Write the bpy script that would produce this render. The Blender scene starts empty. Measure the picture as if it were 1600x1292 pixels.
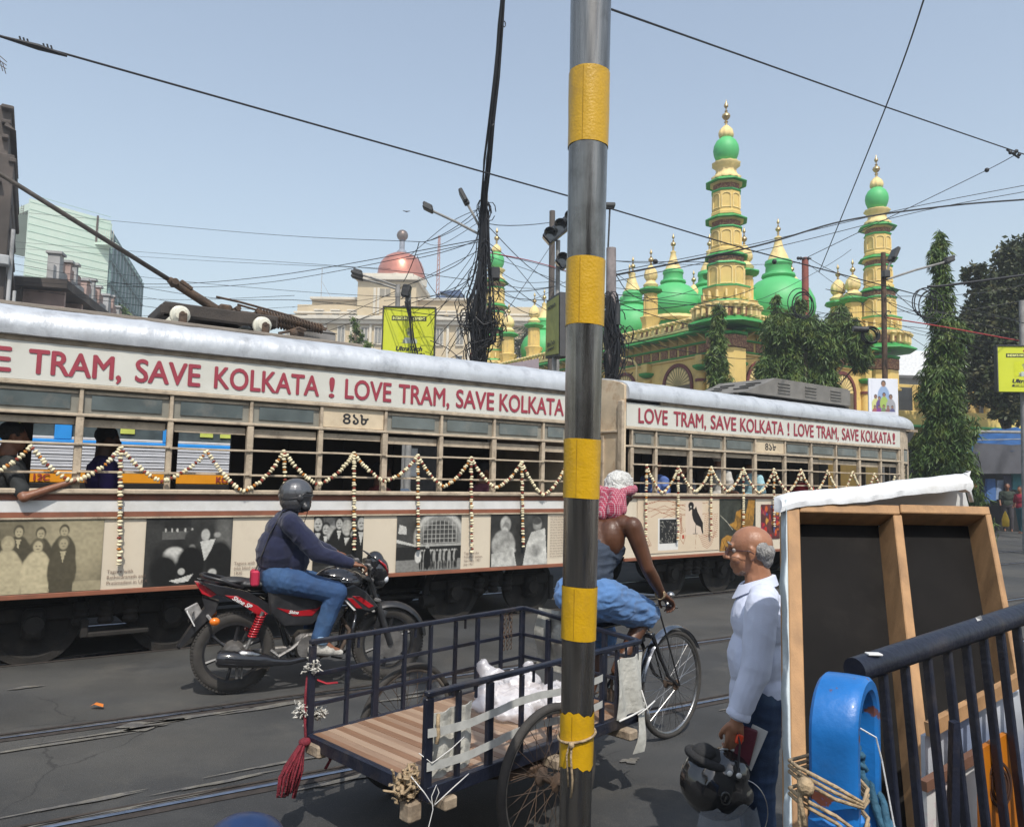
import bpy, bmesh, math, random
import numpy as np
from mathutils import Vector, Matrix, noise as mnoise
random.seed(7); rng = np.random.default_rng(7)
S = bpy.context.scene; COL = S.collection
rad = math.radians
# ---------------------------------------------------------------- camera
cam_d = bpy.data.cameras.new('camera'); cam = bpy.data.objects.new('camera', cam_d); COL.objects.link(cam)
F = 1190.0; PITCH = math.atan(97 / F); ROLL = 0.023; CAMZ = 1.70
cam_d.sensor_fit = 'HORIZONTAL'; cam_d.sensor_width = 36; cam_d.lens = 36 * F / 1600
cam_d.clip_start = .05; cam_d.clip_end = 3000
CR = Matrix.Rotation(math.pi / 2 + PITCH, 4, 'X') @ Matrix.Rotation(ROLL, 4, 'Z')
cam.matrix_world = Matrix.Translation((0, 0, CAMZ)) @ CR
S.camera = cam
# ---------------------------------------------------------------- light
SUN_AZ = rad(-12); SUN_EL = rad(54)          # azimuth the light travels towards, from +Y
w = bpy.data.worlds.new("World"); S.world = w; w.use_nodes = True
nt = w.node_tree; bg = nt.nodes['Background']
sky = nt.nodes.new('ShaderNodeTexSky'); sky.sky_type = 'NISHITA'; sky.sun_disc = False
sky.sun_elevation = SUN_EL; sky.sun_rotation = math.pi + SUN_AZ * -1 * -1
sky.air_density = 1.6; sky.dust_density = 1.6; sky.ozone_density = 2.2; sky.altitude = 10
hs = nt.nodes.new('ShaderNodeHueSaturation'); hs.inputs['Saturation'].default_value = 0.74
nt.links.new(sky.outputs[0], hs.inputs['Color']); nt.links.new(hs.outputs[0], bg.inputs['Color'])
bg.inputs['Strength'].default_value = 0.15
sd = bpy.data.lights.new('sun', 'SUN'); sd.energy = 3.6; sd.angle = rad(.55); sd.color = (1, .95, .87)
sun = bpy.data.objects.new('sun', sd); COL.objects.link(sun)
tv = Vector((math.sin(SUN_AZ) * math.cos(SUN_EL), math.cos(SUN_AZ) * math.cos(SUN_EL), -math.sin(SUN_EL)))
sun.rotation_euler = tv.to_track_quat('-Z', 'Y').to_euler(); sun.location = (0, -5, 30)
S.view_settings.view_transform = 'Standard'; S.view_settings.look = 'None'
S.view_settings.exposure = 0.28; S.view_settings.gamma = 1
S.view_settings.use_curve_mapping = False
S.render.engine = 'CYCLES'
# ---------------------------------------------------------------- helpers
def ray(x, y):
    r = CR.to_3x3() @ Vector(((x - 800) / F, -(y - 646) / F, -1)); return r
def at(x, y, Y):
    "the place at distance Y ahead that shows at pixel x, y of the survey photo"
    r = ray(x, y); return Vector((0, 0, CAMZ)) + r * (Y / r.y)
def onplane(x, y, p0, n):
    r = ray(x, y); n = Vector(n); c = Vector((0, 0, CAMZ)); return c + r * ((Vector(p0) - c).dot(n) / r.dot(n))

MATS = {}
def mat(name, col, rough=.6, metal=0., var=.12, scale=6., bump=0., bscale=60., col2=None, mix=(.45, .6), m_scale=None,
        objvar=0., stretch=None, spec=.5, trans=0., alpha=1., emit=None, coat=0., detail=6., dirt=None, dscale=2., sheen=0.):
    if name in MATS: return MATS[name]
    m = bpy.data.materials.new(name); MATS[name] = m; m.use_nodes = True
    N = m.node_tree.nodes; L = m.node_tree.links; b = N['Principled BSDF']
    tc = N.new('ShaderNodeTexCoord'); src = tc.outputs['Object']
    if stretch:
        mp = N.new('ShaderNodeMapping'); mp.inputs['Scale'].default_value = stretch; L.new(src, mp.inputs[0]); src = mp.outputs[0]
    n1 = N.new('ShaderNodeTexNoise'); n1.inputs['Scale'].default_value = scale; n1.inputs['Detail'].default_value = detail; L.new(src, n1.inputs['Vector'])
    r = N.new('ShaderNodeMapRange'); r.inputs[1].default_value = .3; r.inputs[2].default_value = .7
    r.inputs[3].default_value = 1 - var; r.inputs[4].default_value = 1 + var; L.new(n1.outputs['Fac'], r.inputs[0])
    base = N.new('ShaderNodeRGB'); base.outputs[0].default_value = (*col, 1); cur = base.outputs[0]
    if col2:
        n2 = N.new('ShaderNodeTexNoise'); n2.inputs['Scale'].default_value = m_scale or scale * .6; n2.inputs['Detail'].default_value = 5; L.new(src, n2.inputs['Vector'])
        r2 = N.new('ShaderNodeMapRange'); r2.inputs[1].default_value = mix[0]; r2.inputs[2].default_value = mix[1]; L.new(n2.outputs['Fac'], r2.inputs[0])
        mx = N.new('ShaderNodeMix'); mx.data_type = 'RGBA'; L.new(r2.outputs[0], mx.inputs[0]); L.new(cur, mx.inputs[6]); mx.inputs[7].default_value = (*col2, 1); cur = mx.outputs[2]
    if dirt:
        n3 = N.new('ShaderNodeTexNoise'); n3.inputs['Scale'].default_value = dscale; n3.inputs['Detail'].default_value = 8; n3.inputs['Roughness'].default_value = .7; L.new(tc.outputs['Object'], n3.inputs['Vector'])
        r3 = N.new('ShaderNodeMapRange'); r3.inputs[1].default_value = .52; r3.inputs[2].default_value = .72; r3.inputs[4].default_value = .75; L.new(n3.outputs['Fac'], r3.inputs[0])
        mx = N.new('ShaderNodeMix'); mx.data_type = 'RGBA'; L.new(r3.outputs[0], mx.inputs[0]); L.new(cur, mx.inputs[6]); mx.inputs[7].default_value = (*dirt, 1); cur = mx.outputs[2]
    h = N.new('ShaderNodeHueSaturation'); L.new(cur, h.inputs['Color']); L.new(r.outputs[0], h.inputs['Value'])
    if objvar:
        oi = N.new('ShaderNodeObjectInfo'); ro = N.new('ShaderNodeMapRange'); ro.inputs[3].default_value = 1 - objvar; ro.inputs[4].default_value = 1 + objvar
        L.new(oi.outputs['Random'], ro.inputs[0]); ml = N.new('ShaderNodeMath'); ml.operation = 'MULTIPLY'
        L.new(r.outputs[0], ml.inputs[0]); L.new(ro.outputs[0], ml.inputs[1]); L.new(ml.outputs[0], h.inputs['Value'])
    L.new(h.outputs[0], b.inputs['Base Color'])
    rr = N.new('ShaderNodeMapRange'); rr.inputs[3].default_value = max(0, rough - .1); rr.inputs[4].default_value = min(1, rough + .1)
    L.new(n1.outputs['Fac'], rr.inputs[0]); L.new(rr.outputs[0], b.inputs['Roughness'])
    b.inputs['Metallic'].default_value = metal; b.inputs['Specular IOR Level'].default_value = spec
    if coat: b.inputs['Coat Weight'].default_value = coat; b.inputs['Coat Roughness'].default_value = .08
    if trans: b.inputs['Transmission Weight'].default_value = trans
    if sheen: b.inputs['Sheen Weight'].default_value = sheen
    if alpha < 1: b.inputs['Alpha'].default_value = alpha
    if emit: b.inputs['Emission Color'].default_value = (*emit[0], 1); b.inputs['Emission Strength'].default_value = emit[1]
    if bump:
        nb = N.new('ShaderNodeTexNoise'); nb.inputs['Scale'].default_value = bscale; nb.inputs['Detail'].default_value = 5; L.new(src, nb.inputs['Vector'])
        bp = N.new('ShaderNodeBump'); bp.inputs['Strength'].default_value = bump; bp.inputs['Distance'].default_value = .02
        L.new(nb.outputs['Fac'], bp.inputs['Height']); L.new(bp.outputs[0], b.inputs['Normal'])
    return m

def vcmat(name, rough=.5, spec=.3):
    m = bpy.data.materials.new(name); m.use_nodes = True; N = m.node_tree.nodes; L = m.node_tree.links; b = N['Principled BSDF']
    a = N.new('ShaderNodeAttribute'); a.attribute_name = 'print'; L.new(a.outputs['Color'], b.inputs['Base Color'])
    b.inputs['Roughness'].default_value = rough; b.inputs['Specular IOR Level'].default_value = spec; return m

class MB:
    "collects shapes and links them as ONE mesh object"
    def __init__(s): s.v = []; s.f = []; s.mi = []; s.cm = 0; s.T = None
    def add(s, vs, fs):
        o = len(s.v)
        if s.T is not None: vs = [s.T @ Vector(v) for v in vs]
        s.v += [tuple(v) for v in vs]; s.f += [tuple(o + i for i in f) for f in fs]; s.mi += [s.cm] * len(fs)
        return s
    def box(s, c, size, R=None):
        x, y, z = [a / 2 for a in size]; c = Vector(c)
        vs = [Vector(p) for p in ((-x, -y, -z), (x, -y, -z), (x, y, -z), (-x, y, -z), (-x, -y, z), (x, -y, z), (x, y, z), (-x, y, z))]
        if R is not None: vs = [R @ v for v in vs]
        return s.add([v + c for v in vs], [(0, 3, 2, 1), (4, 5, 6, 7), (0, 1, 5, 4), (1, 2, 6, 5), (2, 3, 7, 6), (3, 0, 4, 7)])
    def bbox(s, c, size, b=.005, R=None):
        "box with chamfered edges"
        x, y, z = [a / 2 for a in size]; b = min(b, x * .45, y * .45, z * .45); vs = []; c = Vector(c)
        idx = {}
        for ax in range(3):
            for sx in (-1, 1):
                for sy in (-1, 1):
                    for sz in (-1, 1):
                        sg = (sx, sy, sz); d = [x - b, y - b, z - b]; d[ax] += b
                        idx[(ax, sx, sy, sz)] = len(vs); vs.append(Vector([sg[i] * d[i] for i in range(3)]))
        fs = []
        def q(*k): fs.append(tuple(idx[i] for i in k))
        for sg in (-1, 1):
            q((0, sg, -1, -1), (0, sg, 1, -1), (0, sg, 1, 1), (0, sg, -1, 1)); q((1, -1, sg, -1), (1, 1, sg, -1), (1, 1, sg, 1), (1, -1, sg, 1)); q((2, -1, -1, sg), (2, 1, -1, sg), (2, 1, 1, sg), (2, -1, 1, sg))
        for a in (-1, 1):
            for c2 in (-1, 1):
                q((0, a, c2, -1), (0, a, c2, 1), (1, a, c2, 1), (1, a, c2, -1)); q((0, a, -1, c2), (0, a, 1, c2), (2, a, 1, c2), (2, a, -1, c2)); q((1, -1, a, c2), (1, 1, a, c2), (2, 1, a, c2), (2, -1, a, c2))
                for d in (-1, 1): fs.append((idx[(0, a, c2, d)], idx[(1, a, c2, d)], idx[(2, a, c2, d)]))
        if R is not None: vs = [R @ v for v in vs]
        return s.add([v + c for v in vs], fs)
    def ring_sweep(s, rings, closed=False, caps=True):
        n = len(rings[0]); vs = [p for r in rings for p in r]; fs = []; m = len(rings)
        for i in range(m if closed else m - 1):
            a = i * n; b = ((i + 1) % m) * n
            for j in range(n): k = (j + 1) % n; fs.append((a + j, a + k, b + k, b + j))
        if caps and not closed: fs.append(tuple(range(n))[::-1]); fs.append(tuple((m - 1) * n + j for j in range(n)))
        return s.add(vs, fs)
    def cyl(s, p0, p1, r0, r1=None, n=10, caps=True):
        return s.tube([p0, p1], [r0, r0 if r1 is None else r1], n, caps)
    def tube(s, pts, r, n=8, caps=True, closed=False, flat=None):
        P = [Vector(p) for p in pts]; m = len(P)
        if not hasattr(r, '__len__'): r = [r] * m
        up = None; rings = []
        for i in range(m):
            if closed: d = P[(i + 1) % m] - P[i - 1]
            else: d = P[min(i + 1, m - 1)] - P[max(i - 1, 0)]
            if d.length < 1e-9: d = Vector((0, 0, 1))
            d.normalize()
            if up is None: up = Vector((0, 0, 1)) if abs(d.z) < .9 else Vector((1, 0, 0))
            x = d.cross(up)
            if x.length < 1e-6: x = d.cross(Vector((0, 1, 0)))
            x.normalize(); y = x.cross(d).normalized(); up = y
            fx, fy = flat or (1, 1)
            rings.append([P[i] + (x * math.cos(2 * math.pi * k / n) * fx + y * math.sin(2 * math.pi * k / n) * fy) * r[i] for k in range(n)])
        return s.ring_sweep(rings, closed, caps)
    def lathe(s, prof, n=16, c=(0, 0, 0), R=None, squash=(1, 1), lobes=0, lamp=.06, closed=False):
        c = Vector(c); rings = []
        for (r, z) in prof:
            ring = []
            for k in range(n):
                a = 2 * math.pi * k / n; rr = max(r, 1e-4) * (1 + (lamp * math.cos(lobes * a) if lobes else 0))
                v = Vector((math.cos(a) * rr * squash[0], math.sin(a) * rr * squash[1], z)); ring.append((R @ v if R is not None else v) + c)
            rings.append(ring)
        return s.ring_sweep(rings, closed)
    def sph(s, c, r, n=10, m=6, R=None):
        if not hasattr(r, '__len__'): r = (r, r, r)
        c = Vector(c); rings = []
        for i in range(m + 1):
            t = math.pi * i / m; t = min(max(t, .02), math.pi - .02)
            ring = []
            for k in range(n):
                a = 2 * math.pi * k / n; v = Vector((math.sin(t) * math.cos(a) * r[0], math.sin(t) * math.sin(a) * r[1], -math.cos(t) * r[2]))
                ring.append((R @ v if R is not None else v) + c)
            rings.append(ring)
        return s.ring_sweep(rings)
    def prism(s, poly, fn, d0, d1):
        "poly of (a,b); fn(a,b,d) gives the point"
        n = len(poly); vs = [fn(a, b, d0) for a, b in poly] + [fn(a, b, d1) for a, b in poly]
        return s.add(vs, [tuple(range(n))[::-1], tuple(range(n, 2 * n))] + [(i, (i + 1) % n, n + (i + 1) % n, n + i) for i in range(n)])
    def grid(s, fn, nu, nv):
        vs = [fn(i / nu, j / nv) for j in range(nv + 1) for i in range(nu + 1)]
        return s.add(vs, [(j * (nu + 1) + i, j * (nu + 1) + i + 1, (j + 1) * (nu + 1) + i + 1, (j + 1) * (nu + 1) + i) for j in range(nv) for i in range(nu)])
    def mesh(s, name, mats, smooth=False):
        me = bpy.data.meshes.new(name); me.from_pydata([tuple(v) for v in s.v], [], s.f)
        if not isinstance(mats, (list, tuple)): mats = [mats]
        for m in mats:
            if m: me.materials.append(m)
        if len(mats) > 1: me.polygons.foreach_set('material_index', s.mi)
        if smooth: me.shade_smooth() if smooth is True else smooth_by_angle(me, smooth)
        me.validate(); me.update(); return me
    def build(s, name, mats, parent=None, smooth=False, loc=None, rot=None, label=None):
        bm = None; me = s.mesh(name, mats, False)
        bm = bmesh.new(); bm.from_mesh(me); bmesh.ops.recalc_face_normals(bm, faces=bm.faces); bm.to_mesh(me); bm.free()
        if smooth is True: me.shade_smooth()
        elif smooth: smooth_by_angle(me, smooth)
        return link(name, me, parent, loc, rot, label)
def smooth_by_angle(me, deg):
    me.shade_smooth(); me.set_sharp_from_angle(angle=rad(deg))
def link(name, me, parent=None, loc=None, rot=None, label=None):
    o = bpy.data.objects.new(name, me); COL.objects.link(o)
    if parent is not None: o.parent = parent
    if loc is not None: o.location = loc
    if rot is not None: o.rotation_euler = rot
    if label: o['label'] = label
    return o
def tag(o, label=None, cat=None, group=None, kind=None):
    if label: o['label'] = label
    if cat: o['category'] = cat
    if group: o['group'] = group
    if kind: o['kind'] = kind
    return o
def thing(name, label, cat, loc=(0, 0, 0), rz=0., group=None):
    o = bpy.data.objects.new(name, None); COL.objects.link(o); o.location = loc; o.rotation_euler = (0, 0, rz); o.empty_display_size = .1
    return tag(o, label, cat, group)
def copy_tree(o, parent=None):
    c = o.copy(); COL.objects.link(c); c.parent = parent
    for ch in o.children: copy_tree(ch, c)
    return c
def text_mesh(body, size, bold=0., sx=1., align='LEFT', extrude=0., spacing=1., shear=0.):
    c = bpy.data.curves.new('lettering', 'FONT'); c.body = body; c.size = size; c.offset = bold; c.align_x = align; c.extrude = extrude
    c.space_character = spacing; c.shear = shear; c.resolution_u = 4
    o = bpy.data.objects.new('lettering', c); COL.objects.link(o)
    dg = bpy.context.evaluated_depsgraph_get(); dg.update()
    me = bpy.data.meshes.new_from_object(o.evaluated_get(dg)); bpy.data.objects.remove(o)
    if len(me.vertices):
        co = np.empty(len(me.vertices) * 3); me.vertices.foreach_get('co', co); co = co.reshape(-1, 3); co[:, 0] *= sx; me.vertices.foreach_set('co', co.ravel()); me.update()
    return me
def put_text(body, size, parent, M, m, bold=0., sx=1., align='LEFT', name='lettering', spacing=1., shear=0., fit=None):
    me = text_mesh(body, size, 0, sx, align, 0., spacing, shear)
    if bold:
        co = np.empty(len(me.vertices) * 3); me.vertices.foreach_get('co', co); co = co.reshape(-1, 3); F_ = [tuple(p.vertices) for p in me.polygons]; V = []; Q = []; d = bold * .55
        for k, (dx, dy) in enumerate(((0, 0), (-d, 0), (d, 0), (0, d * .7), (0, -d * .7))): Q += [tuple(i + len(V) for i in f) for f in F_]; V += [(v[0] + dx, v[1] + dy, .0004 * k) for v in co]
        me = bpy.data.meshes.new('lettering'); me.from_pydata(V, [], Q)
    me.materials.clear(); me.materials.append(m)
    if fit:
        co = np.empty(len(me.vertices) * 3); me.vertices.foreach_get('co', co); co = co.reshape(-1, 3)
        w0 = co[:, 0].min(); w1 = co[:, 0].max(); co[:, 0] = (co[:, 0] - w0) * fit / (w1 - w0); me.vertices.foreach_set('co', co.ravel()); me.update()
    o = link(name, me, parent); o.matrix_local = M; return o
def frameM(o, x, y, off=(0, 0, 0)):
    x = Vector(x).normalized(); y = Vector(y).normalized(); z = x.cross(y)
    M = Matrix(((x.x, y.x, z.x, o[0]), (x.y, y.y, z.y, o[1]), (x.z, y.z, z.z, o[2]), (0, 0, 0, 1))); return M @ Matrix.Translation(off)

# flat print: a small numpy canvas laid onto a fine flat mesh
class Canvas:
    def __init__(s, w, h, res, col):
        s.w, s.h = w, h; s.nx = max(8, int(w * res)); s.ny = max(8, int(h * res))
        s.X, s.Y = np.meshgrid(np.linspace(0, 1, s.nx + 1), np.linspace(0, 1, s.ny + 1))   # y down from the top
        s.C = np.ones((s.ny + 1, s.nx + 1, 3)) * np.array(col); s.rg = np.random.default_rng(len(MATS) + int(w * 1000))
    def noise(s, amp, k=8):
        a = s.rg.random((k + 3, int(k * s.w / s.h) + 3)); yi = s.Y * k; xi = s.X * (a.shape[1] - 2); y0 = yi.astype(int); x0 = xi.astype(int); fy = yi - y0; fx = xi - x0
        n = (a[y0, x0] * (1 - fy) * (1 - fx) + a[y0 + 1, x0] * fy * (1 - fx) + a[y0, x0 + 1] * (1 - fy) * fx + a[y0 + 1, x0 + 1] * fy * fx) - .5
        s.C *= (1 + amp * 2 * n)[..., None]; return s
    def mask(s, m, col): s.C = s.C * (1 - m[..., None]) + np.array(col) * m[..., None]; return s
    def ell(s, cx, cy, rx, ry, col, soft=.15):
        d = np.sqrt(((s.X - cx) / rx) ** 2 + ((s.Y - cy) / ry) ** 2); return s.mask(np.clip((1 - d) / soft + .5, 0, 1), col)
    def rect(s, x0, y0, x1, y1, col): return s.mask(((s.X >= x0) & (s.X <= x1) & (s.Y >= y0) & (s.Y <= y1)).astype(float), col)
    def poly(s, pts, col):
        ins = np.zeros(s.X.shape, bool); n = len(pts)
        for i in range(n):
            x1, y1 = pts[i]; x2, y2 = pts[(i + 1) % n]
            if y1 == y2: continue
            ins ^= ((s.Y > y1) != (s.Y > y2)) & (s.X < (x2 - x1) * (s.Y - y1) / (y2 - y1) + x1)
        return s.mask(ins.astype(float), col)
    def line(s, pts, wd, col):
        asp = s.w / s.h
        for (x1, y1), (x2, y2) in zip(pts, pts[1:]):
            px, py = (s.X - x1) * asp, s.Y - y1; dx, dy = (x2 - x1) * asp, y2 - y1; L2 = dx * dx + dy * dy + 1e-9
            t = np.clip((px * dx + py * dy) / L2, 0, 1); d = np.hypot(px - t * dx, py - t * dy); s.mask(np.clip((wd - d) / (wd * .5), 0, 1), col)
        return s
    def build(s, name, parent, M, m):
        b = MB(); b.grid(lambda u, v: (u * s.w, -v * s.h, 0), s.nx, s.ny); me = b.mesh(name, m)
        at_ = me.color_attributes.new('print', 'FLOAT_COLOR', 'POINT'); c = np.ones((s.C.shape[0] * s.C.shape[1], 4)); c[:, :3] = np.clip(s.C.reshape(-1, 3), 0, 1)
        at_.data.foreach_set('color', c.ravel().astype(np.float32)); o = link(name, me, parent); o.matrix_local = M; return o

# ---------------------------------------------------------------- bodies: overlapping tapered pieces fused to one skin
def cap_mesh(mb, p0, p1, r0, r1, n=14):
    p0, p1 = Vector(p0), Vector(p1); d = (p1 - p0); L = d.length
    if L < 1e-6: return mb.sph(p0, r0, n, 8)
    d.normalize(); a = Vector((0, 0, 1)) if abs(d.z) < .9 else Vector((1, 0, 0)); x = d.cross(a).normalized(); y = d.cross(x)
    rings = []
    for t in (-.98, -.8, -.5, 0): rings.append((p0 + d * t * r0, math.sqrt(1 - t * t) * r0))
    for t in (0, .5, .8, .98): rings.append((p1 + d * t * r1, math.sqrt(1 - t * t) * r1))
    mb.ring_sweep([[c + (x * math.cos(2 * math.pi * k / n) + y * math.sin(2 * math.pi * k / n)) * r for k in range(n)] for c, r in rings])
def fuse(name, prims, mats, parent=None, voxel=.01, smooth=3, disp=None, subdiv=False, label=None):
    mb = MB()
    for p in prims:
        if p[0] == 'cap': cap_mesh(mb, *p[1:])
        elif p[0] == 'ell': mb.sph(p[1], p[2], 18, 12, p[3] if len(p) > 3 else None)
        elif p[0] == 'box': mb.bbox(p[1], p[2], .01, p[3] if len(p) > 3 else None)
    me = mb.mesh(name, mats)
    bm = bmesh.new(); bm.from_mesh(me); bmesh.ops.recalc_face_normals(bm, faces=bm.faces); bm.to_mesh(me); bm.free()
    o = bpy.data.objects.new('tmp', me); COL.objects.link(o)
    r = o.modifiers.new('r', 'REMESH'); r.mode = 'VOXEL'; r.voxel_size = voxel; r.use_smooth_shade = True
    if smooth: sm = o.modifiers.new('s', 'SMOOTH'); sm.factor = .5; sm.iterations = smooth
    dg = bpy.context.evaluated_depsgraph_get(); dg.update()
    m2 = bpy.data.meshes.new_from_object(o.evaluated_get(dg)); bpy.data.objects.remove(o); m2.name = name
    if disp:
        n = len(m2.vertices); co = np.empty(n * 3); m2.vertices.foreach_get('co', co); co = co.reshape(-1, 3)
        no = np.empty(n * 3); m2.vertices.foreach_get('normal', no); no = no.reshape(-1, 3)
        co += no * disp(co)[:, None]; m2.vertices.foreach_set('co', co.ravel())
    m2.materials.clear()
    for m in (mats if isinstance(mats, (list, tuple)) else [mats]): m2.materials.append(m)
    m2.shade_smooth(); m2.update(); return link(name, m2, parent, label=label)
def wrinkle(amp, sx, sy, sz, seed=0., base=None):
    def f(c):
        o = np.empty(len(c))
        for i, p in enumerate(c):
            a = mnoise.noise(Vector((p[0] * sx + seed, p[1] * sy, p[2] * sz))); b_ = mnoise.noise(Vector((p[0] * sx * 2.1, p[1] * sy * 2.1 + seed, p[2] * sz * 1.7)))
            o[i] = (1 - 2.6 * abs(a)) * .7 + (1 - 2.4 * abs(b_)) * .35
        o = np.clip(o, -.6, 1.2); return amp * (np.sign(o) * np.abs(o) ** 1.4) + (base(c) if base else 0)
    return f
def folds(amp, fx, fy, fz, seed=0., amp2=0.):
    "cloth creases: warped bands"
    def f(c):
        x, y, z = c[:, 0], c[:, 1], c[:, 2]; wv = np.sin(x * 11 + seed) + np.sin(y * 13 + 1.7 * seed) + np.sin(z * 9 + .6 * seed)
        a = np.sin(x * fx + y * fy + z * fz + 1.6 * wv + seed); b = np.sin(x * fx * .6 - y * fy * .7 + z * fz * 1.4 + 1.2 * wv + 2 * seed)
        return amp * (np.maximum(a, -.3) * .7 + np.maximum(b, 0) * .5) + amp2 * np.sin(x * 90 + wv * 3) * np.sin(z * 80)
    return f
# ---------------------------------------------------------------- materials
M_asph = mat('asphalt', (.044, .045, .046), .8, var=.3, scale=1.1, bump=.45, bscale=150, col2=(.062, .061, .057), mix=(.45, .62), m_scale=.5, spec=.35, dirt=(.095, .088, .076), dscale=1.3)
M_patch = mat('light_patch', (.14, .13, .11), .85, var=.35, scale=14, bump=.5, bscale=60, col2=(.10, .095, .09), m_scale=9)
M_rail = mat('rail_steel', (.36, .39, .44), .3, metal=1, var=.2, scale=12, stretch=(.2, 4, 4))
M_railg = mat('rail_groove', (.035, .028, .024), .9, var=.4, scale=20)
M_kerb = mat('kerb', (.30, .29, .27), .85, var=.25, scale=3, bump=.2, dirt=(.08, .075, .07))
M_pave = mat('pavement', (.24, .22, .2), .85, var=.2, scale=2, bump=.2, dirt=(.1, .09, .08))
M_cream = mat('cream_paint', (.60, .49, .34), .6, var=.13, scale=7, bump=.08, dirt=(.30, .22, .14), dscale=3.5, bscale=30)
M_wood = mat('painted_wood', (.43, .35, .255), .75, var=.2, scale=9, stretch=(1, 1, 1), bump=.25, bscale=45, dirt=(.15, .11, .08), dscale=7)
M_woodd = mat('worn_wood', (.30, .235, .165), .8, var=.3, scale=9, bump=.3, bscale=45, dirt=(.1, .06, .04), dscale=6)
M_bann = mat('banner_white', (.58, .57, .51), .6, var=.06, scale=2.5, dirt=(.50, .46, .38), dscale=1.6, bump=.05, bscale=8)
M_maroon = mat('letter_maroon', (.30, .035, .055), .55, var=.12, scale=5)
M_brown = mat('brown_band', (.24, .085, .045), .6, var=.15, scale=5, dirt=(.12, .06, .04))
M_skirt = mat('skirt_vinyl', (.62, .54, .42), .5, var=.05, scale=2, bump=.06, bscale=7, dirt=(.5, .42, .32), dscale=2)
M_foil = mat('silver_roof', (.53, .55, .575), .42, metal=.3, var=.07, scale=2.5, bump=.45, bscale=6, dirt=(.27, .28, .30), dscale=4.2, stretch=(2.2, 1.6, .9), detail=9)
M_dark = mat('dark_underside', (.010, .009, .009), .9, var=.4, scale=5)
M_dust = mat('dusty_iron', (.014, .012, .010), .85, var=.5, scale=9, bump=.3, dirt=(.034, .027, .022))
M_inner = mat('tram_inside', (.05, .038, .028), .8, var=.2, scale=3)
M_glass = mat('window_glass', (.10, .12, .12), .12, var=.3, scale=3, spec=.8, dirt=(.2, .19, .17), dscale=5)
M_shut = mat('shutter_grey', (.22, .21, .175), .6, var=.15, scale=6, dirt=(.12, .1, .08))
M_black = mat('black_paint', (.018, .018, .02), .45, var=.3, scale=8)
M_rust = mat('rusty_iron', (.075, .052, .038), .8, metal=.2, var=.4, scale=14, bump=.4, col2=(.095, .058, .036), m_scale=9)
M_porc = mat('white_porcelain', (.62, .60, .50), .35, var=.15, scale=9, dirt=(.2, .15, .1), dscale=12)
M_print = vcmat('old_print')
M_ink = mat('print_ink', (.2, .13, .1), .6, var=.05)
M_steel = mat('pole_steel', (.24, .225, .205), .26, metal=.95, var=.4, scale=5, stretch=(6, 6, .35), bump=.12, bscale=14, dirt=(.07, .06, .05), dscale=3)  # vertical streaks put into the colour stand for reflections along the pole
M_yel = mat('yellow_tape', (.56, .32, .004), .35, var=.06, scale=26, bump=.14, bscale=130, spec=.6, dirt=(.42, .24, .02), dscale=9)
M_yel2 = mat('yellow_tape_seam', (.38, .22, .006), .5, var=.1)
M_navy = mat('navy_paint', (.009, .0115, .023), .38, var=.3, scale=10, bump=.15, dirt=(.05, .04, .034), dscale=6, spec=.5)
M_blue = mat('blue_paint', (.008, .135, .42), .42, var=.25, scale=7, bump=.10, bscale=50, col2=(.13, .045, .03), mix=(.645, .66), m_scale=13, dirt=(.02, .10, .27), dscale=6, coat=.15)
M_tyre = mat('tyre_rubber', (.040, .036, .032), .85, var=.25, scale=18, bump=.3, bscale=150)
M_chrome = mat('worn_chrome', (.34, .33, .32), .3, metal=1, var=.3, scale=10)
M_bike = mat('black_plastic', (.020, .020, .022), .4, var=.3, scale=9, spec=.5, dirt=(.05, .045, .04), dscale=9)
M_bikeg = mat('gloss_black', (.015, .015, .017), .15, var=.2, scale=8, coat=.6)
M_red = mat('gloss_red', (.32, .008, .014), .25, var=.15, scale=8, coat=.4)
M_white = mat('white_paint', (.64, .63, .61), .5, var=.08, scale=6, dirt=(.5, .48, .44))
M_alu = mat('cast_aluminium', (.20, .19, .18), .5, metal=.7, var=.3, scale=12, bump=.2)
M_skinb = mat('skin_brown', (.20, .085, .046), .45, var=.14, scale=16, bump=.12, bscale=120, spec=.4)
M_skind = mat('skin_dark', (.088, .036, .018), .4, var=.16, scale=16, bump=.12, bscale=120, spec=.45)
M_skinl = mat('skin_tan', (.36, .185, .115), .45, var=.12, scale=16, bump=.12, bscale=140, spec=.4)
M_lip = mat('lips', (.17, .06, .05), .5)
M_hairg = mat('grey_hair', (.30, .29, .28), .8, var=.35, scale=60, bump=.8, bscale=160, stretch=(1, 1, .3))
M_hairw = mat('white_hair', (.62, .61, .58), .8, var=.25, scale=60, bump=.9, bscale=120)
M_hairk = mat('black_hair', (.012, .011, .012), .5, var=.3, scale=60, bump=.6, bscale=120)
M_eye = mat('eye_white', (.42, .38, .35), .6, var=.02, spec=.1); M_iris = mat('iris', (.02, .012, .01), .2, var=.02)
M_shirt = mat('pale_blue_shirt', (.60, .64, .78), .85, var=.05, scale=9, bump=.12, bscale=200, sheen=.15)
M_denim = mat('denim', (.022, .060, .15), .85, var=.22, scale=9, bump=.25, bscale=260, col2=(.034, .082, .175), m_scale=3)
M_denimd = mat('dark_denim', (.022, .045, .10), .85, var=.25, scale=9, bump=.25, bscale=260, col2=(.065, .11, .18), m_scale=3)
M_sweat = mat('navy_sweater', (.006, .009, .036), .9, var=.15, scale=12, bump=.25, bscale=220, sheen=.2)
M_lungi = mat('blue_lungi', (.075, .17, .36), .85, var=.12, scale=9, bump=.2, bscale=220, sheen=.15)
M_vest = mat('dark_vest', (.030, .042, .065), .85, var=.2, scale=10, bump=.3, bscale=160)
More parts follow.
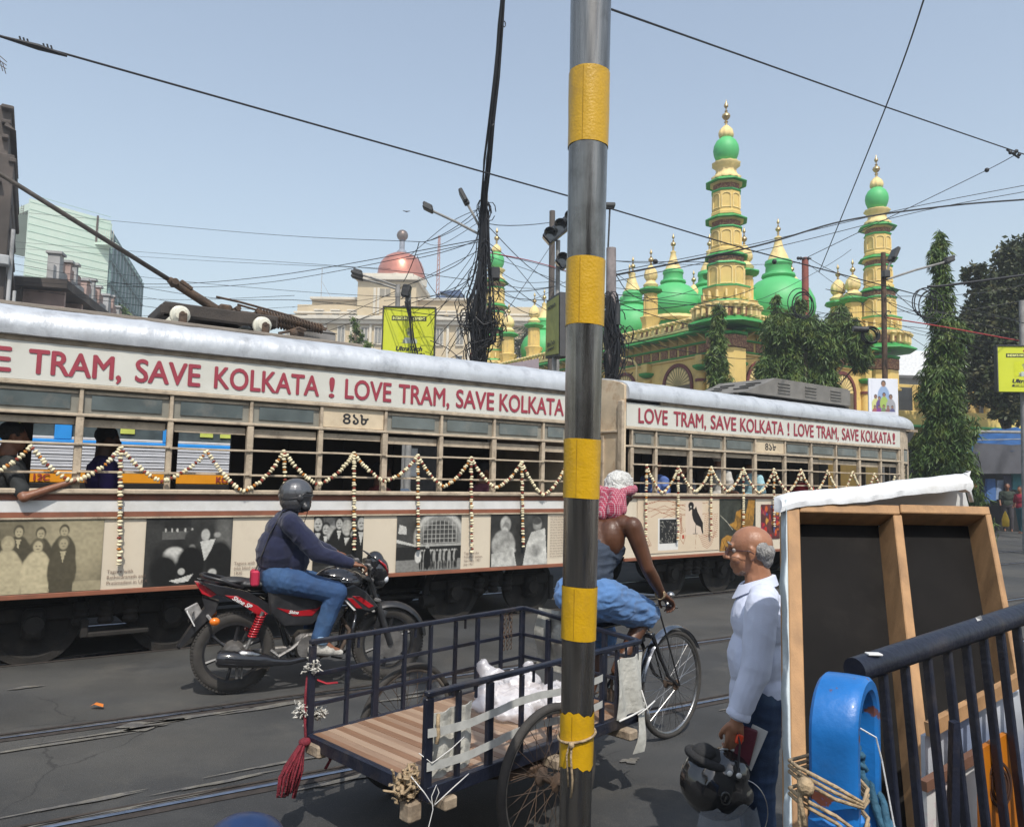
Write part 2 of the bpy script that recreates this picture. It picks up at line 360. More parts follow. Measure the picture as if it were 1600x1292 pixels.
M_ply = mat('raw_timber', (.36, .205, .095), .7, var=.22, scale=3, stretch=(7, 7, 1.2), bump=.12, bscale=40, dirt=(.16, .09, .045), dscale=3.5)
M_bpan = mat('black_board', (.009, .008, .0075), .7, var=.4, scale=5, dirt=(.018, .016, .014), dscale=4, spec=.12)
M_canvas = mat('white_canvas', (.62, .63, .64), .8, var=.06, scale=5, bump=.35, bscale=16, dirt=(.42, .40, .36), dscale=3)
M_rope = mat('jute_rope', (.34, .25, .15), .9, var=.3, scale=60, bump=.5, bscale=90)
M_plas = mat('clear_plastic_bag', (.80, .78, .80), .22, var=.06, scale=8, bump=.5, bscale=30, alpha=.5, spec=.9, coat=.5)
M_cloth = mat('grubby_white_cloth', (.50, .48, .43), .9, var=.25, scale=12, bump=.5, bscale=40, dirt=(.25, .22, .18), dscale=9)
M_yelw = mat('mosque_cream', (.64, .46, .15), .7, var=.08, scale=.9, bump=.1, bscale=12, dirt=(.40, .28, .12), dscale=1.6)
M_yell = mat('mosque_pale', (.72, .56, .25), .7, var=.08, scale=2, dirt=(.38, .27, .13), dscale=2.6)
M_grn = mat('mosque_green', (.075, .42, .135), .55, var=.08, scale=.8, spec=.5, dirt=(.05, .30, .10), dscale=.8)
M_grnd = mat('mosque_green_trim', (.028, .27, .055), .6, var=.2, scale=3, dirt=(.02, .12, .035), dscale=2)
M_lat = mat('brown_lattice', (.17, .065, .04), .8, var=.4, scale=18, col2=(.34, .2, .1), m_scale=11)
M_arch = mat('maroon_archivolt', (.13, .03, .025), .7, var=.2, scale=4)
M_gold = mat('dull_gold', (.42, .32, .16), .35, metal=.6, var=.2, scale=8)
M_beige = mat('beige_stucco', (.52, .42, .27), .85, var=.06, scale=.3, dirt=(.42, .34, .23), dscale=.25)
M_trim = mat('pale_stone_trim', (.58, .53, .44), .85, var=.08, scale=.5, dirt=(.36, .33, .27), dscale=.4)
M_copper = mat('copper_dome', (.50, .185, .125), .32, metal=.45, var=.12, scale=.9, dirt=(.36, .14, .1), dscale=.5)
M_bronze = mat('bronze_ball', (.16, .12, .10), .4, metal=.5, var=.3, scale=2)
M_wing = mat('far_window', (.06, .065, .07), .3, var=.3, scale=2)
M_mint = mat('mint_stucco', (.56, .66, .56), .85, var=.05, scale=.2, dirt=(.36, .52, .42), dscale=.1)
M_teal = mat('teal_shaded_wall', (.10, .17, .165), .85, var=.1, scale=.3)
M_old = mat('old_dark_stone', (.075, .062, .055), .9, var=.4, scale=.8, bump=.5, bscale=4, dirt=(.16, .13, .11), dscale=.7)
M_pink = mat('weathered_pink', (.36, .26, .23), .85, var=.25, scale=1.5, dirt=(.12, .09, .08), dscale=1)
M_wht = mat('weathered_white', (.36, .36, .36), .85, var=.25, scale=1.2, dirt=(.12, .12, .12), dscale=1)
M_wire = mat('black_cable', (.012, .012, .014), .6, var=.2, scale=3)
M_conc = mat('grey_pole', (.24, .235, .225), .8, var=.25, scale=5, dirt=(.08, .075, .07), dscale=3)
M_leaf = mat('ashoka_leaf', (.062, .108, .026), .5, var=.4, scale=5, col2=(.13, .165, .035), mix=(.5, .68), m_scale=3, spec=.3)
M_leafd = mat('dark_leaf', (.040, .052, .020), .5, var=.4, scale=4, col2=(.10, .09, .04), mix=(.52, .7), m_scale=2, spec=.25)
M_bark = mat('bark', (.10, .075, .055), .9, var=.3, scale=8, bump=.5)
M_ulty = mat('sign_yellow', (.52, .56, .02), .5, var=.05, scale=2, dirt=(.42, .45, .03), dscale=1)
M_tarp = mat('blue_tarp', (.008, .065, .20), .5, var=.25, scale=2, bump=.5, bscale=5, sheen=.1)
M_gcl = mat('grey_cloth', (.075, .075, .085), .85, var=.25, scale=2, bump=.4, bscale=4)
M_lamp = mat('lamp_housing', (.045, .045, .045), .5, var=.2)
M_carp = mat('car_dark_blue', (.012, .02, .04), .2, var=.1, coat=.7)
M_cglass = mat('car_glass', (.03, .035, .04), .06, var=.1, spec=.9)
M_busb = mat('bus_blue', (.03, .28, .72), .4, var=.06, coat=.2); M_busw = mat('bus_white', (.55, .56, .59), .4, var=.05)
M_busy = mat('bus_orange', (.75, .30, .01), .5, var=.06)
def street_grain(m):   # speckle of stones, tar smears and hairline cracks
    N = m.node_tree.nodes; L = m.node_tree.links; b_ = N['Principled BSDF']; cur = b_.inputs['Base Color'].links[0].from_socket; tc = N.new('ShaderNodeTexCoord'); o = tc.outputs['Object']
    def mixin(fac, col):
        nonlocal cur
        mx = N.new('ShaderNodeMix'); mx.data_type = 'RGBA'; L.new(fac, mx.inputs[0]); L.new(cur, mx.inputs[6]); mx.inputs[7].default_value = (*col, 1); cur = mx.outputs[2]
    def nz(sc, a, b, top, det=3, st=None):
        src = o
        if st: mp = N.new('ShaderNodeMapping'); mp.inputs['Scale'].default_value = st; mp.inputs['Rotation'].default_value = (0, 0, -.6); L.new(o, mp.inputs[0]); src = mp.outputs[0]
        n = N.new('ShaderNodeTexNoise'); n.inputs['Scale'].default_value = sc; n.inputs['Detail'].default_value = det; L.new(src, n.inputs['Vector']); r = N.new('ShaderNodeMapRange'); r.inputs[1].default_value = a; r.inputs[2].default_value = b; r.inputs[4].default_value = top; L.new(n.outputs['Fac'], r.inputs[0]); return r.outputs[0]
    mixin(nz(1.7, .56, .60, .3, 8), (.028, .029, .031)); mixin(nz(.35, .5, .62, .5, 6, (.25, 1.6, 1)), (.085, .082, .075)); mixin(nz(140, .60, .70, .6), (.14, .135, .125)); mixin(nz(90, .62, .72, .6), (.018, .018, .019))
    v = N.new('ShaderNodeTexVoronoi'); v.feature = 'DISTANCE_TO_EDGE'; v.inputs['Scale'].default_value = .9; n = N.new('ShaderNodeTexNoise'); n.inputs['Scale'].default_value = 2.5; n.inputs['Detail'].default_value = 6; L.new(o, n.inputs['Vector'])
    ad = N.new('ShaderNodeMix'); ad.data_type = 'VECTOR'; ad.inputs[0].default_value = .22; L.new(o, ad.inputs[4]); L.new(n.outputs['Color'], ad.inputs[5]); L.new(ad.outputs[1], v.inputs['Vector'])
    r = N.new('ShaderNodeMapRange'); r.inputs[1].default_value = .0; r.inputs[2].default_value = .006; r.inputs[3].default_value = .6; r.inputs[4].default_value = 0; L.new(v.outputs['Distance'], r.inputs[0])
    ml = N.new('ShaderNodeMath'); ml.operation = 'MULTIPLY'; L.new(r.outputs[0], ml.inputs[0]); L.new(nz(.6, .5, .56, 1), ml.inputs[1]); mixin(ml.outputs[0], (.015, .015, .016)); L.new(cur, b_.inputs['Base Color'])
street_grain(M_asph)
# ---------------------------------------------------------------- the setting
def gridplane(name, x0, x1, y0, y1, nx, ny, z, m, bumpf=None):
    b = MB(); b.grid(lambda u, v: (x0 + (x1 - x0) * u, y0 + (y1 - y0) * v, z + (bumpf(x0 + (x1 - x0) * u, y0 + (y1 - y0) * v) if bumpf else 0)), nx, ny)
    return b.build(name, m)
tag(gridplane('ground', -1500, 1500, -300, 2700, 4, 4, -.02, M_pave), kind='structure')
A1 = math.atan2(.56352605, .82609829)              # heading of the tracks and the front tram car
A2 = rad(36.0)
U1 = Vector((math.cos(A1), math.sin(A1), 0)); N1 = Vector((-U1.y, U1.x, 0)); P1 = N1 * 7.5
U2 = Vector((math.cos(A2), math.sin(A2), 0)); N2 = Vector((-U2.y, U2.x, 0)); J2 = Vector((1.4435, 10.1845, 0))
road = MB()
def rl(t, d): return U1 * t + N1 * d
road.grid(lambda u, v: tuple(rl(-90 + 260 * u, -5 + 34 * v)), 40, 8); tag(road.build('road', M_asph), kind='structure')
pv = MB(); pv.add([rl(-90, 29), rl(170, 29), rl(170, 90), rl(-90, 90)], [(0, 1, 2, 3)])
pv.T = Matrix.Translation((0, 0, .14)); pv2 = MB(); pv2.add([tuple(p + Vector((0, 0, .14))) for p in (rl(-90, 29.25), rl(170, 29.25), rl(170, 90), rl(-90, 90))], [(0, 1, 2, 3)])
tag(pv2.build('far_pavement', M_pave), kind='structure')
kb = thing('kerb', 'row of pale kerb stones along the far edge of the road', 'kerb', (0, 0, 0), A1)
kb['kind'] = 'structure'
del kb['category']
kme = None
for i in range(60):
    t = -4 + i * 1.0
    if kme is None:
        b = MB(); b.bbox((0, 0, .08), (.985, .25, .16), .02); o = b.build('kerb_stone', M_kerb, kb, loc=(t, 29.12, 0)); kme = o.data
    else: link('kerb_stone', kme, kb, loc=(t, 29.12 + rng.normal() * .008, rng.normal() * .006))
# near pavement kerb the photographer stands at lies behind the camera; tracks: each rail is a grooved bar set in the road
def rail(d0, slope, name, label):
    root = thing(name, label, 'rail')
    def P(t, w, z): return rl(t, d0 + slope * t + w) + Vector((0, 0, z))
    for nm, w0, w1, z, m in (('groove', -.075, .075, .004, M_railg), ('rail_head', -.02, .022, .010, M_rail), ('groove_lip', .052, .066, .010, M_railg)):
        b = MB(); b.grid(lambda u, v: tuple(P(-40 + 90 * u, w0 + (w1 - w0) * v, z + (.006 * math.sin(math.pi * v) if nm != 'groove' else 0))), 60, 1 if nm == 'groove' else 6); b.build(nm, m, root, smooth=True)
    return root
rail(4.30, -.045, 'tram_rail', 'polished steel rail set in the road nearest the camera, shining below the cart')
rail(5.80, -.035, 'tram_rail', 'thin steel tram rail in the road passing beside the rear wheel of the motorcycle')
rail(7.86, -.0, 'tram_rail', 'dark steel rail under the near side wheels of the long tram')
rail(9.30, -.0, 'tram_rail', 'dark steel rail under the far side wheels of the long tram')
# worn concrete patches along the rails, thin irregular sheets
def patch(pts, z=.008, name='road_patch'):
    b = MB(); n = len(pts); b.add([(p[0], p[1], z) for p in pts], [tuple(range(n))]); tag(b.build(name, M_patch), kind='structure')
def blob(cx, cy, rx, ry, seed, ang):
    r = np.random.default_rng(seed); out = []
    for k in range(26):
        a = 2 * math.pi * k / 26; q = 1 + .28 * math.sin(3 * a + seed) + .16 * math.sin(7 * a + seed) + r.normal() * .07
        x, y = rx * q * math.cos(a), ry * q * math.sin(a); out.append((cx + x * math.cos(ang) - y * math.sin(ang), cy + x * math.sin(ang) + y * math.cos(ang)))
    return out
for x, y, rx, ry, s in ((230, 1134, .17, .09, 1), (300, 1121, .3, .035, 2), (455, 1100, .45, .04, 3), (700, 1075, .35, .04, 4), (130, 1255, .3, .02, 5), (350, 1222, .3, .018, 6), (985, 1190, .06, .04, 7), (40, 1075, .1, .03, 9), (60, 1168, .5, .02, 10), (180, 1145, .35, .02, 11), (520, 1178, .6, .02, 12), (640, 1090, .3, .02, 13), (1180, 1100, .4, .03, 14), (90, 1290, .5, .03, 15), (240, 1255, .4, .02, 16), (560, 1215, .3, .03, 17), (1000, 1118, .5, .02, 18)):
    r_ = ray(x, y); q = Vector((0, 0, CAMZ)) + r_ * (-CAMZ / r_.z); patch(blob(q.x, q.y, rx, ry, s, A1), .009)
r_ = ray(151, 1108); q = Vector((0, 0, CAMZ)) + r_ * (-CAMZ / r_.z)
b = MB(); b.add([(q.x + a, q.y + c, .02 + d) for a, c, d in ((-.05, 0, 0), (-.01, -.02, .02), (.05, -.01, 0), (.03, .03, .01), (-.02, .03, .02))], [(0, 1, 4), (1, 2, 3), (1, 3, 4)])
tag(b.build('fallen_leaf', mat('orange_leaf', (.55, .16, .02), .7)), 'small orange leaf lying on the road left of the motorcycle', 'leaf')
# ---------------------------------------------------------------- the tram: two cars, local x along the track, y away from us
ORD = ['first', 'second', 'third', 'fourth', 'fifth', 'sixth', 'seventh', 'eighth', 'ninth', 'tenth', 'eleventh', 'twelfth']
TW = 2.1
def roof_profile(k=0.):
    return [(.02, 2.765), (-.045, 2.775), (-.06, 2.84), (-.045, 2.92), (.0, 2.975), (.08, 3.015), (.25, 3.06), (.6, 3.11), (1.05, 3.13), (1.5, 3.11), (1.85, 3.06), (2.02, 3.015), (2.1, 2.975), (2.145, 2.92), (2.16, 2.84), (2.145, 2.775), (2.08, 2.765)]
def wr(x, a, s): return mnoise.noise(Vector((x * 3.1, a * 1.9, s))) * .007 + mnoise.noise(Vector((x * 11, a * 5, s))) * .005
def make_car(root, x0, x1, posts, end_round, seed, zoff=0.):
    # roof skin, one wrapped silver sheet with crumpled seams
    b = MB(); pr = roof_profile(); n = int((x1 - x0) / .07); rings = []
    for i in range(n + 1):
        x = x0 + (x1 - x0) * i / n; sq = 1.
        ring = []
        seam = .010 * math.exp(-((x - round(x / 1.1) * 1.1 + .1 * math.sin(seed + round(x / 1.1))) / .03) ** 2)
        for j, (y, z) in enumerate(pr):
            if end_round and x > x1 - 1.4:
                q = (x - (x1 - 1.4)) / 1.4; yy = 1.05 + (y - 1.05) * (1 - .5 * q ** 2.2); z2 = z - .20 * q ** 3
            else: yy = y; z2 = z
            k = wr(x, j, seed) + seam; c = Vector((yy - 1.05, z2 - 2.4)); c.normalize(); ring.append((x, yy + c.x * k, z2 + c.y * k))
        rings.append(ring)
    b.ring_sweep(rings); b.build('roof', M_foil, root, smooth=55)
    zt = 2.765
    b = MB(); b.box(((x0 + x1) / 2, .012, 2.75), (x1 - x0 - (1.34 if end_round else 0), .03, .045)); b.build('eave_strip', M_woodd, root)
    # banner board
    L = x1 - (1.34 if end_round else 0)
    b = MB(); b.bbox(((x0 + L) / 2, .015, 2.565), (L - x0 - .03, .03, .325), .004); b.build('banner_board', M_bann, root)
    b = MB(); b.bbox(((x0 + L) / 2, .012, 2.382), (L - x0, .05, .038), .006); b.build('top_rail', M_wood, root)
    b = MB(); b.bbox(((x0 + L) / 2, .02, 2.135), (L - x0, .05, .028), .006); b.build('middle_rail', M_wood, root)
    b = MB(); b.bbox(((x0 + L) / 2, -.005, 1.482), (L - x0, .09, .045), .01); b.build('window_sill', M_wood, root)
    for z in (1.886, 1.645):
        for d in range(len(posts) - 1):
            p, q = posts[d], posts[d + 1]
            if z == 1.886 and d == 0: gme = [None, None]
            b = MB(); b.bbox(((p + q) / 2, -.012, z + rng.normal() * .004), (q - p, .014, .02), .003); b.build('window_bar', M_wood, root)
    # posts, narrow above, broad below
    for i, p in enumerate(posts):
        wd = .062 if (i % 2 == 0) else .05
        b = MB(); b.bbox((p, .03, 1.81), (wd, .06, .62), .006); b.bbox((p, .028, 2.255), (.032, .055, .22), .005); b.build('window_post', M_wood, root)
    # panes
    for i in range(len(posts) - 1):
        p, q = posts[i], posts[i + 1]; c = (p + q) / 2; wi = q - p
        if i in root.get('plate', []) or c == root.get('platec', None): pass
        b = MB(); b.box((c, .045, 2.255), (wi - .03, .008, .215)); fo = b.build('clerestory_pane', M_shut, root)
        if i != root['plate_at']:
            b = MB(); f = .07
            b.box((c, .032, 2.25), (wi - .16, .008, .125)); b.build('dark_glass', M_glass, fo)
            for (cx, cz, sx_, sz_) in ((c, 2.335, wi - .05, .03), (c, 2.168, wi - .05, .02), (p + .055, 2.25, .03, .15), (q - .055, 2.25, .03, .15)):
                pass
            b = MB(); b.box((c, .034, 2.332), (wi - .05, .01, .022)); b.build('glazing_bar', M_wood, fo)
        else:
            b = MB(); b.bbox((c, .03, 2.258), (wi - .04, .012, .208), .003); b.build('number_plate', M_cream, root)
            Mx = frameM((c - .13, .022, 2.20), (1, 0, 0), (0, 0, 1)); put_text('৪১৮', .165, root, Mx, M_black, bold=.008, name='number')
        # lowered shutter strip under the rail
        h = .055 + .03 * rng.random(); b = MB(); b.bbox((c, .06, 2.12 - h / 2 - .004 * i % 2), (wi - .07, .014, h), .003); b.build('shutter_rail', M_wood, root)
    return L
def interior(root, x0, x1, closed):
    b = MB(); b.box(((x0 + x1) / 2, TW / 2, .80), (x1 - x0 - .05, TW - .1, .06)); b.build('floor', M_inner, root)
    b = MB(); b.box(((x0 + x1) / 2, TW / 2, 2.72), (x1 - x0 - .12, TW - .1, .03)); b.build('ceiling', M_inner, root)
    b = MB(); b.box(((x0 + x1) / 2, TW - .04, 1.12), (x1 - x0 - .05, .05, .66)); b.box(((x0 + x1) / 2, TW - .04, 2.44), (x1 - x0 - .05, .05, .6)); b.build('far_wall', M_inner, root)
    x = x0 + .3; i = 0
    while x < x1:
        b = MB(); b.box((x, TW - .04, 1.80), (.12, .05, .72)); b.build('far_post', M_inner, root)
        if closed(x + .35): b = MB(); b.box((x + .36, TW - .03, 1.80), (.66, .03, .72)); b.build('far_dark_fill', M_inner, root)  # panel added over the far window to keep the inside dark
        x += .72; i += 1
def lower_side(root, x0, x1, white):
    top = 1.46
    if white:
        for nm, z0, z1, m, pr in (('brown_strip', 1.405, 1.46, M_brown, .0), ('white_strip', 1.305, 1.405, M_white, .004), ('brown_strip', 1.262, 1.305, M_brown, .0), ('ledge', 1.245, 1.262, M_wood, -.012)):
            b = MB(); b.bbox(((x0 + x1) / 2, .01 + pr, (z0 + z1) / 2), (x1 - x0, .03, z1 - z0 - .001), .002); b.build(nm, m, root)
        top = 1.245
    else:
        b = MB(); b.bbox(((x0 + x1) / 2, .0, 1.445), (x1 - x0, .03, .028), .003); b.build('brown_strip', M_brown, root); top = 1.43
    b = MB(); b.grid(lambda u, v: (x0 + (x1 - x0) * u, .006 + .004 * mnoise.noise(Vector((x0 + (x1 - x0) * u * 1.0, v * 2, 3))), .637 + (top - .637) * v), 60, 6); b.build('side_panel', M_skirt, root, smooth=True)
    b = MB(); b.bbox(((x0 + x1) / 2, .008, .615), (x1 - x0, .035, .04), .004); b.build('bottom_rail', M_brown, root)
    b = MB(); b.box(((x0 + x1) / 2, TW - .03, 1.04), (x1 - x0, .03, .8)); b.build('far_panel', M_brown, root)
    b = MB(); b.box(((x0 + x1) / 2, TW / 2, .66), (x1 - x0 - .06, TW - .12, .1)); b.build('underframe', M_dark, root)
def bogie(root, x):
    g = MB(); g.bbox((x, .36, .42), (1.7, .09, .13), .02); g.bbox((x, 1.78, .42), (1.7, .09, .13), .02); g.bbox((x, 1.05, .45), (.35, 1.5, .2), .03)
    for dx in (-.55, .55):
        for y in (.31, 1.83):
            g.bbox((x + dx, y, .34), (.17, .14, .26), .03); g.cyl((x + dx, y - .1, .34), (x + dx, y - .02, .34), .075, .085, 12)
    g.bbox((x + .9, .35, .3), (.08, .08, .3), .02); g.cyl((x - .95, .33, .25), (x - .8, .33, .25), .07, n=10)
    for dx in (-.2, 0, .2): g.lathe([(.055, .3), (.07, .33), (.055, .36), (.07, .39), (.055, .42), (.07, .45), (.055, .5)], 10, (x + dx, .30, 0))
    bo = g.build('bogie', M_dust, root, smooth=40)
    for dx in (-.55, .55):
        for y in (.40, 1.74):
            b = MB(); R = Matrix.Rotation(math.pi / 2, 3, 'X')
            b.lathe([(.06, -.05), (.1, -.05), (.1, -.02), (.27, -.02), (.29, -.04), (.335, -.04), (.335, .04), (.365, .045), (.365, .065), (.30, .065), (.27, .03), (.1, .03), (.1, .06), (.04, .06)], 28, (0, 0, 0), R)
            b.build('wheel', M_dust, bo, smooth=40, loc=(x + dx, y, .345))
T1 = thing('tram_car', 'long cream tram car with the trolley pole and old photographs along its side', 'tram', tuple(P1), A1, 'coupled tram cars')
T1['plate_at'] = 7
posts1 = [-2.24, -1.53, -.82, -.09, .62, 1.345, 2.065, 2.77, 3.485, 4.17, 4.88, 5.60, 6.0]
T1['plate_at'] = 7
make_car(T1, -3.6, 6.15, posts1, False, 2.)
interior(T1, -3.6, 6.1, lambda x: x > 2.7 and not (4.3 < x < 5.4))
lower_side(T1, -3.6, 6.15, True); bogie(T1, .95); bogie(T1, 5.1)
b = MB(); b.box((6.13, TW / 2, 1.75), (.04, TW - .06, 2.0)); b.build('end_wall', M_cream, T1)
b = MB(); b.box((-3.58, TW / 2, 1.75), (.04, TW - .06, 2.0)); b.build('end_wall', M_cream, T1)
g = MB()
for x, s_ in ((2.5, (.5, .4, .32)), (-.5, (.7, .5, .35)), (3.4, (.25, .3, .25))): g.bbox((x, .6, .46), s_, .03)
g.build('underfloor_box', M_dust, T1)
# step plate near the middle and brake rods
b = MB(); b.cyl((-3, .5, .36), (6, .5, .36), .018, n=6); b.cyl((1.7, .45, .3), (4.3, .45, .3), .022, n=6); b.build('brake_rod', M_dust, T1)
bc = MB(); bc.bbox((1.05, .25, .22), (.5, .1, .045), .01); bc.bbox((.78, .25, .28), (.06, .1, .16), .01); bc.build('brake_shoe', M_dust, T1)
# lettering on the banners
def banner_text(root, pieces):
    for s, xa, xb in pieces:
        put_text(s, .29, root, frameM((xa, -.006, 2.463), (1, 0, 0), (0, 0, 1)), M_maroon, bold=.013, fit=(xb - xa), name='lettering')
def tA(x, y):
    q = onplane(x, y, P1, N1); return q.dot(U1), q.z
def tB(x, y):
    q = onplane(x, y, J2, N2); return (q - J2).dot(U2), q.z
def spans(f, L, y): return [(s, f(a, y)[0], f(c, y)[0]) for s, a, c in L]
banner_text(T1, [('LOV', -1.0, -.27)] + spans(tA, [('E', -22, 17), ('TRAM,', 43, 190), ('SAVE', 211, 314)], 580) + spans(tA, [('KOLKATA', 334, 499), ('!', 514, 523), ('LOVE', 539, 612)], 600) + spans(tA, [('TRAM,', 622, 702), ('SAVE', 712, 772), ('KOLKATA', 780, 881)], 625))
T2 = thing('tram_car', 'shorter tram car behind the striped pole with a grey louvred box on its roof', 'tram', tuple(J2), A2, 'coupled tram cars')
T2['plate_at'] = 4
posts2 = [.25, .72, 1.44, 2.20, 2.95, 3.73, 4.47, 5.22, 5.97, 6.70, 7.36]
make_car(T2, .12, 8.75, posts2, True, 5.)
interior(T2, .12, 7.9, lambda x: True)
lower_side(T2, .12, 7.4, False); bogie(T2, 1.9); bogie(T2, 6.3)
banner_text(T2, spans(tB, [('LOVE', 997, 1043), ('TRAM,', 1052, 1103), ('SAVE', 1110, 1150), ('KOLKATA', 1156, 1224), ('!', 1230, 1233)], 655) + spans(tB, [('LOVE', 1240, 1271), ('TRAM,', 1275, 1310), ('SAVE', 1315, 1341), ('KOLKATA', 1345, 1392), ('!', 1394, 1398)], 670))
# curved cab end of the second car, a half round of panels, glazed door and grille
ce = MB()
def cabp(a, z, k=0.):   # a 0..1 round the end
    th = a * math.pi; x = 7.4 + (1.15 + k) * math.sin(th); y = 1.05 - (1.05 + k) * math.cos(th); return (x, y, z)
def cabw(a0, a1, z0, z1, k, m, nm, n=6):
    b = MB(); vs = []
    for i in range(n + 1):
        a = a0 + (a1 - a0) * i / n; vs += [cabp(a, z0, k), cabp(a, z1, k), cabp(a, z1, k - .03), cabp(a, z0, k - .03)]
    rg = [vs[i * 4:i * 4 + 4] for i in range(n + 1)]; b.ring_sweep(rg); return b.build(nm, m, T2, smooth=30)
cabw(0, 1, .66, 1.45, 0, M_skirt, 'cab_panel', 16); cabw(0, 1, 2.38, 2.78, 0, M_wood, 'cab_header', 16)
for a in (.0, .13, .27, .42, .58, .73, .87): cabw(a, a + .035, 1.45, 2.38, .004, M_wood, 'cab_post', 2)
for a0, a1 in ((.035, .13), (.165, .27), (.305, .42), (.455, .58), (.615, .73)):
    cabw(a0, a1, 2.14, 2.36, -.01, M_glass, 'cab_pane', 3); cabw(a0, a1, 2.10, 2.14, .002, M_wood, 'cab_rail', 3)
for k in range(7): cabw(.165, .27, 1.52 + k * .085, 1.528 + k * .085, -.004, M_rust, 'grille_bar', 3)
# near end bulkhead of the second car (faces the gap)
b = MB()
prof = [(y, z - .02) for y, z in roof_profile() if z > 2.77]; poly = [(.0, .66)] + [(max(.0, min(2.1, y)), z) for y, z in prof] + [(2.1, .66)]
def bulk(x0, cuts): pass
wy0, wy1, wz0, wz1 = .42, 1.02, 1.55, 2.26
for (y0, y1, z0, z1) in ((0, wy0, .66, 2.76), (wy1, 2.1, .66, 2.76), (wy0, wy1, .66, wz0), (wy0, wy1, wz1, 2.76)):
    b.box((.10, (y0 + y1) / 2, (z0 + z1) / 2), (.04, y1 - y0, z1 - z0))
b.prism([(0, 2.76)] + [(y, z) for y, z in prof if 0 <= y <= 2.1] + [(2.1, 2.76)], lambda a, c, d: (d, a, c), .08, .12)
b.build('bulkhead', mat('rusty_cream', (.60, .48, .33), .65, var=.15, scale=4, bump=.1, dirt=(.30, .14, .05), dscale=3.2), T2)
b = MB(); b.bbox((.07, .04, 1.7), (.05, .09, 2.1), .01); b.bbox((.07, 1.05, 2.33), (.03, 2.0, .03), .005); b.bbox((.07, wy0 - .02, 1.9), (.03, .05, .75), .005); b.bbox((.07, wy1 + .02, 1.9), (.03, .05, .75), .005); b.bbox((.07, .72, 2.05), (.02, .6, .03), .005); b.build('bulkhead_trim', M_wood, T2)
b = MB(); b.box((.09, .72, 2.15), (.01, .56, .18)); b.build('bulkhead_pane', M_glass, T2)
b = MB(); b.box((.085, .62, 2.14), (.004, .2, .12)); b.build('red_emblem', mat('emblem_red', (.5, .05, .02), .5, col2=(.7, .4, .05), m_scale=30), T2)
# coupling between the cars
b = MB(); b.bbox((-.15, 1.05, .55), (.8, .16, .12), .02); b.bbox((.0, 1.05, .48), (.2, .7, .1), .02); b.build('coupler', M_dust, T2)
q_ = onplane(282, 492, P1 + N1 * .55, N1); BX = q_.dot(U1) + .48; BZ = q_.z
# roof walkway planks and trolley base of the first car
for y in (.42, .78, 1.32, 1.68):
    b = MB(); b.bbox((-.2, y, 3.10 if y < .5 or y > 1.6 else 3.15), (7.1, .09, .035), .006); b.build('roof_plank', M_rust if y > 1.2 else mat('grey_plank', (.20, .17, .14), .85, var=.3, scale=8, bump=.4, bscale=40, stretch=(.4, 2, 2)), T1)
bs = MB()
for y in (.66, 1.30): bs.bbox((BX - .06, y, BZ + .065), (1.14, .10, .13), .012)
bs.bbox((BX - .6, .98, BZ + .05), (.12, .74, .10), .012); bs.bbox((BX + .44, .98, BZ + .05), (.12, .74, .10), .012); bs.bbox((BX, .98, BZ + .12), (.5, .6, .03), .008)
base = bs.build('trolley_base', mat('dark_timber', (.045, .036, .03), .8, var=.3, scale=6, bump=.3), T1)
for x in (BX - .48, BX + .33):
    for y in (.60, 1.24):
        b = MB(); R = Matrix.Rotation(math.pi / 2, 3, 'X')
        b.lathe([(.02, -.08), (.075, -.075), (.095, -.04), (.095, .0), (.06, .02), (.085, .045), (.06, .08), (.02, .085)], 18, (0, 0, 0), R); b.build('insulator', M_porc, base, smooth=40, loc=(x, y - .04, BZ))
        b = MB(); b.bbox((x + .01, y - .13, BZ - .065), (.075, .05, .15), .01); b.cyl((x, y - .16, BZ), (x, y + .1, BZ), .022, n=8); b.build('bracket', M_rust, base)
tp = MB()
tb = Vector((1.72, 1.0, 3.50)); q0 = onplane(272, 442, P1 + N1 * 1.0, N1); e0 = Vector((q0.dot(U1), 1.0, q0.z)); q1 = onplane(0, 272, P1 + N1 * 1.0, N1); e1 = Vector((q1.dot(U1), 1.0, q1.z)); dr = (e1 - e0).normalized()
tp.tube([e0 - dr * .05, e0 + dr * 1.6, e0 + dr * 4.4], [.026, .023, .018], 12); tp.build('trolley_pole', mat('pole_iron', (.07, .06, .052), .6, metal=.3, var=.3, scale=12), T1, smooth=True)
tp = MB(); sk = Vector((BX + .02, 1.0, BZ + .17))
tp.tube([e0 + dr * .06, e0, e0 - dr * .12, sk + Vector((-.08, 0, .03)), sk], [.034, .042, .046, .05, .045], 10)
tp.bbox(sk + Vector((.02, 0, .03)), (.14, .16, .1), .02); tp.cyl(e0 + Vector((0, -.08, 0)), e0 + Vector((0, .08, 0)), .035, n=10); tp.bbox(e0 - dr * .13 + Vector((0, 0, .045)), (.14, .1, .045), .01, Matrix.Rotation(.55, 3, 'Y'))
tp.cyl(sk + Vector((0, -.12, -.02)), sk + Vector((0, .12, -.02)), .05, n=12); tp.build('pole_socket', M_rust, T1, smooth=40)
sp = MB()
for y in (.86, 1.14):
    p0 = Vector((BX + .24, y, BZ + .20)); p1 = Vector((BX + 1.12, y, BZ + .10)); pts = []; N_ = 22
    for i in range(N_ * 10 + 1):
        a = 2 * math.pi * i / 10; t = i / (N_ * 10); c = p0.lerp(p1, .12 + .85 * t); pts.append(c + Vector((0, math.cos(a) * .048, math.sin(a) * .048)))
    sp.tube(pts, .010, 5); sp.cyl(p0 + Vector((-.1, 0, .05)), p0.lerp(p1, 1.02), .012, n=6); sp.cyl(p0.lerp(p1, .12), p0.lerp(p1, .97), .034, n=8)
sp.build('tension_spring', M_rust, T1, smooth=40)
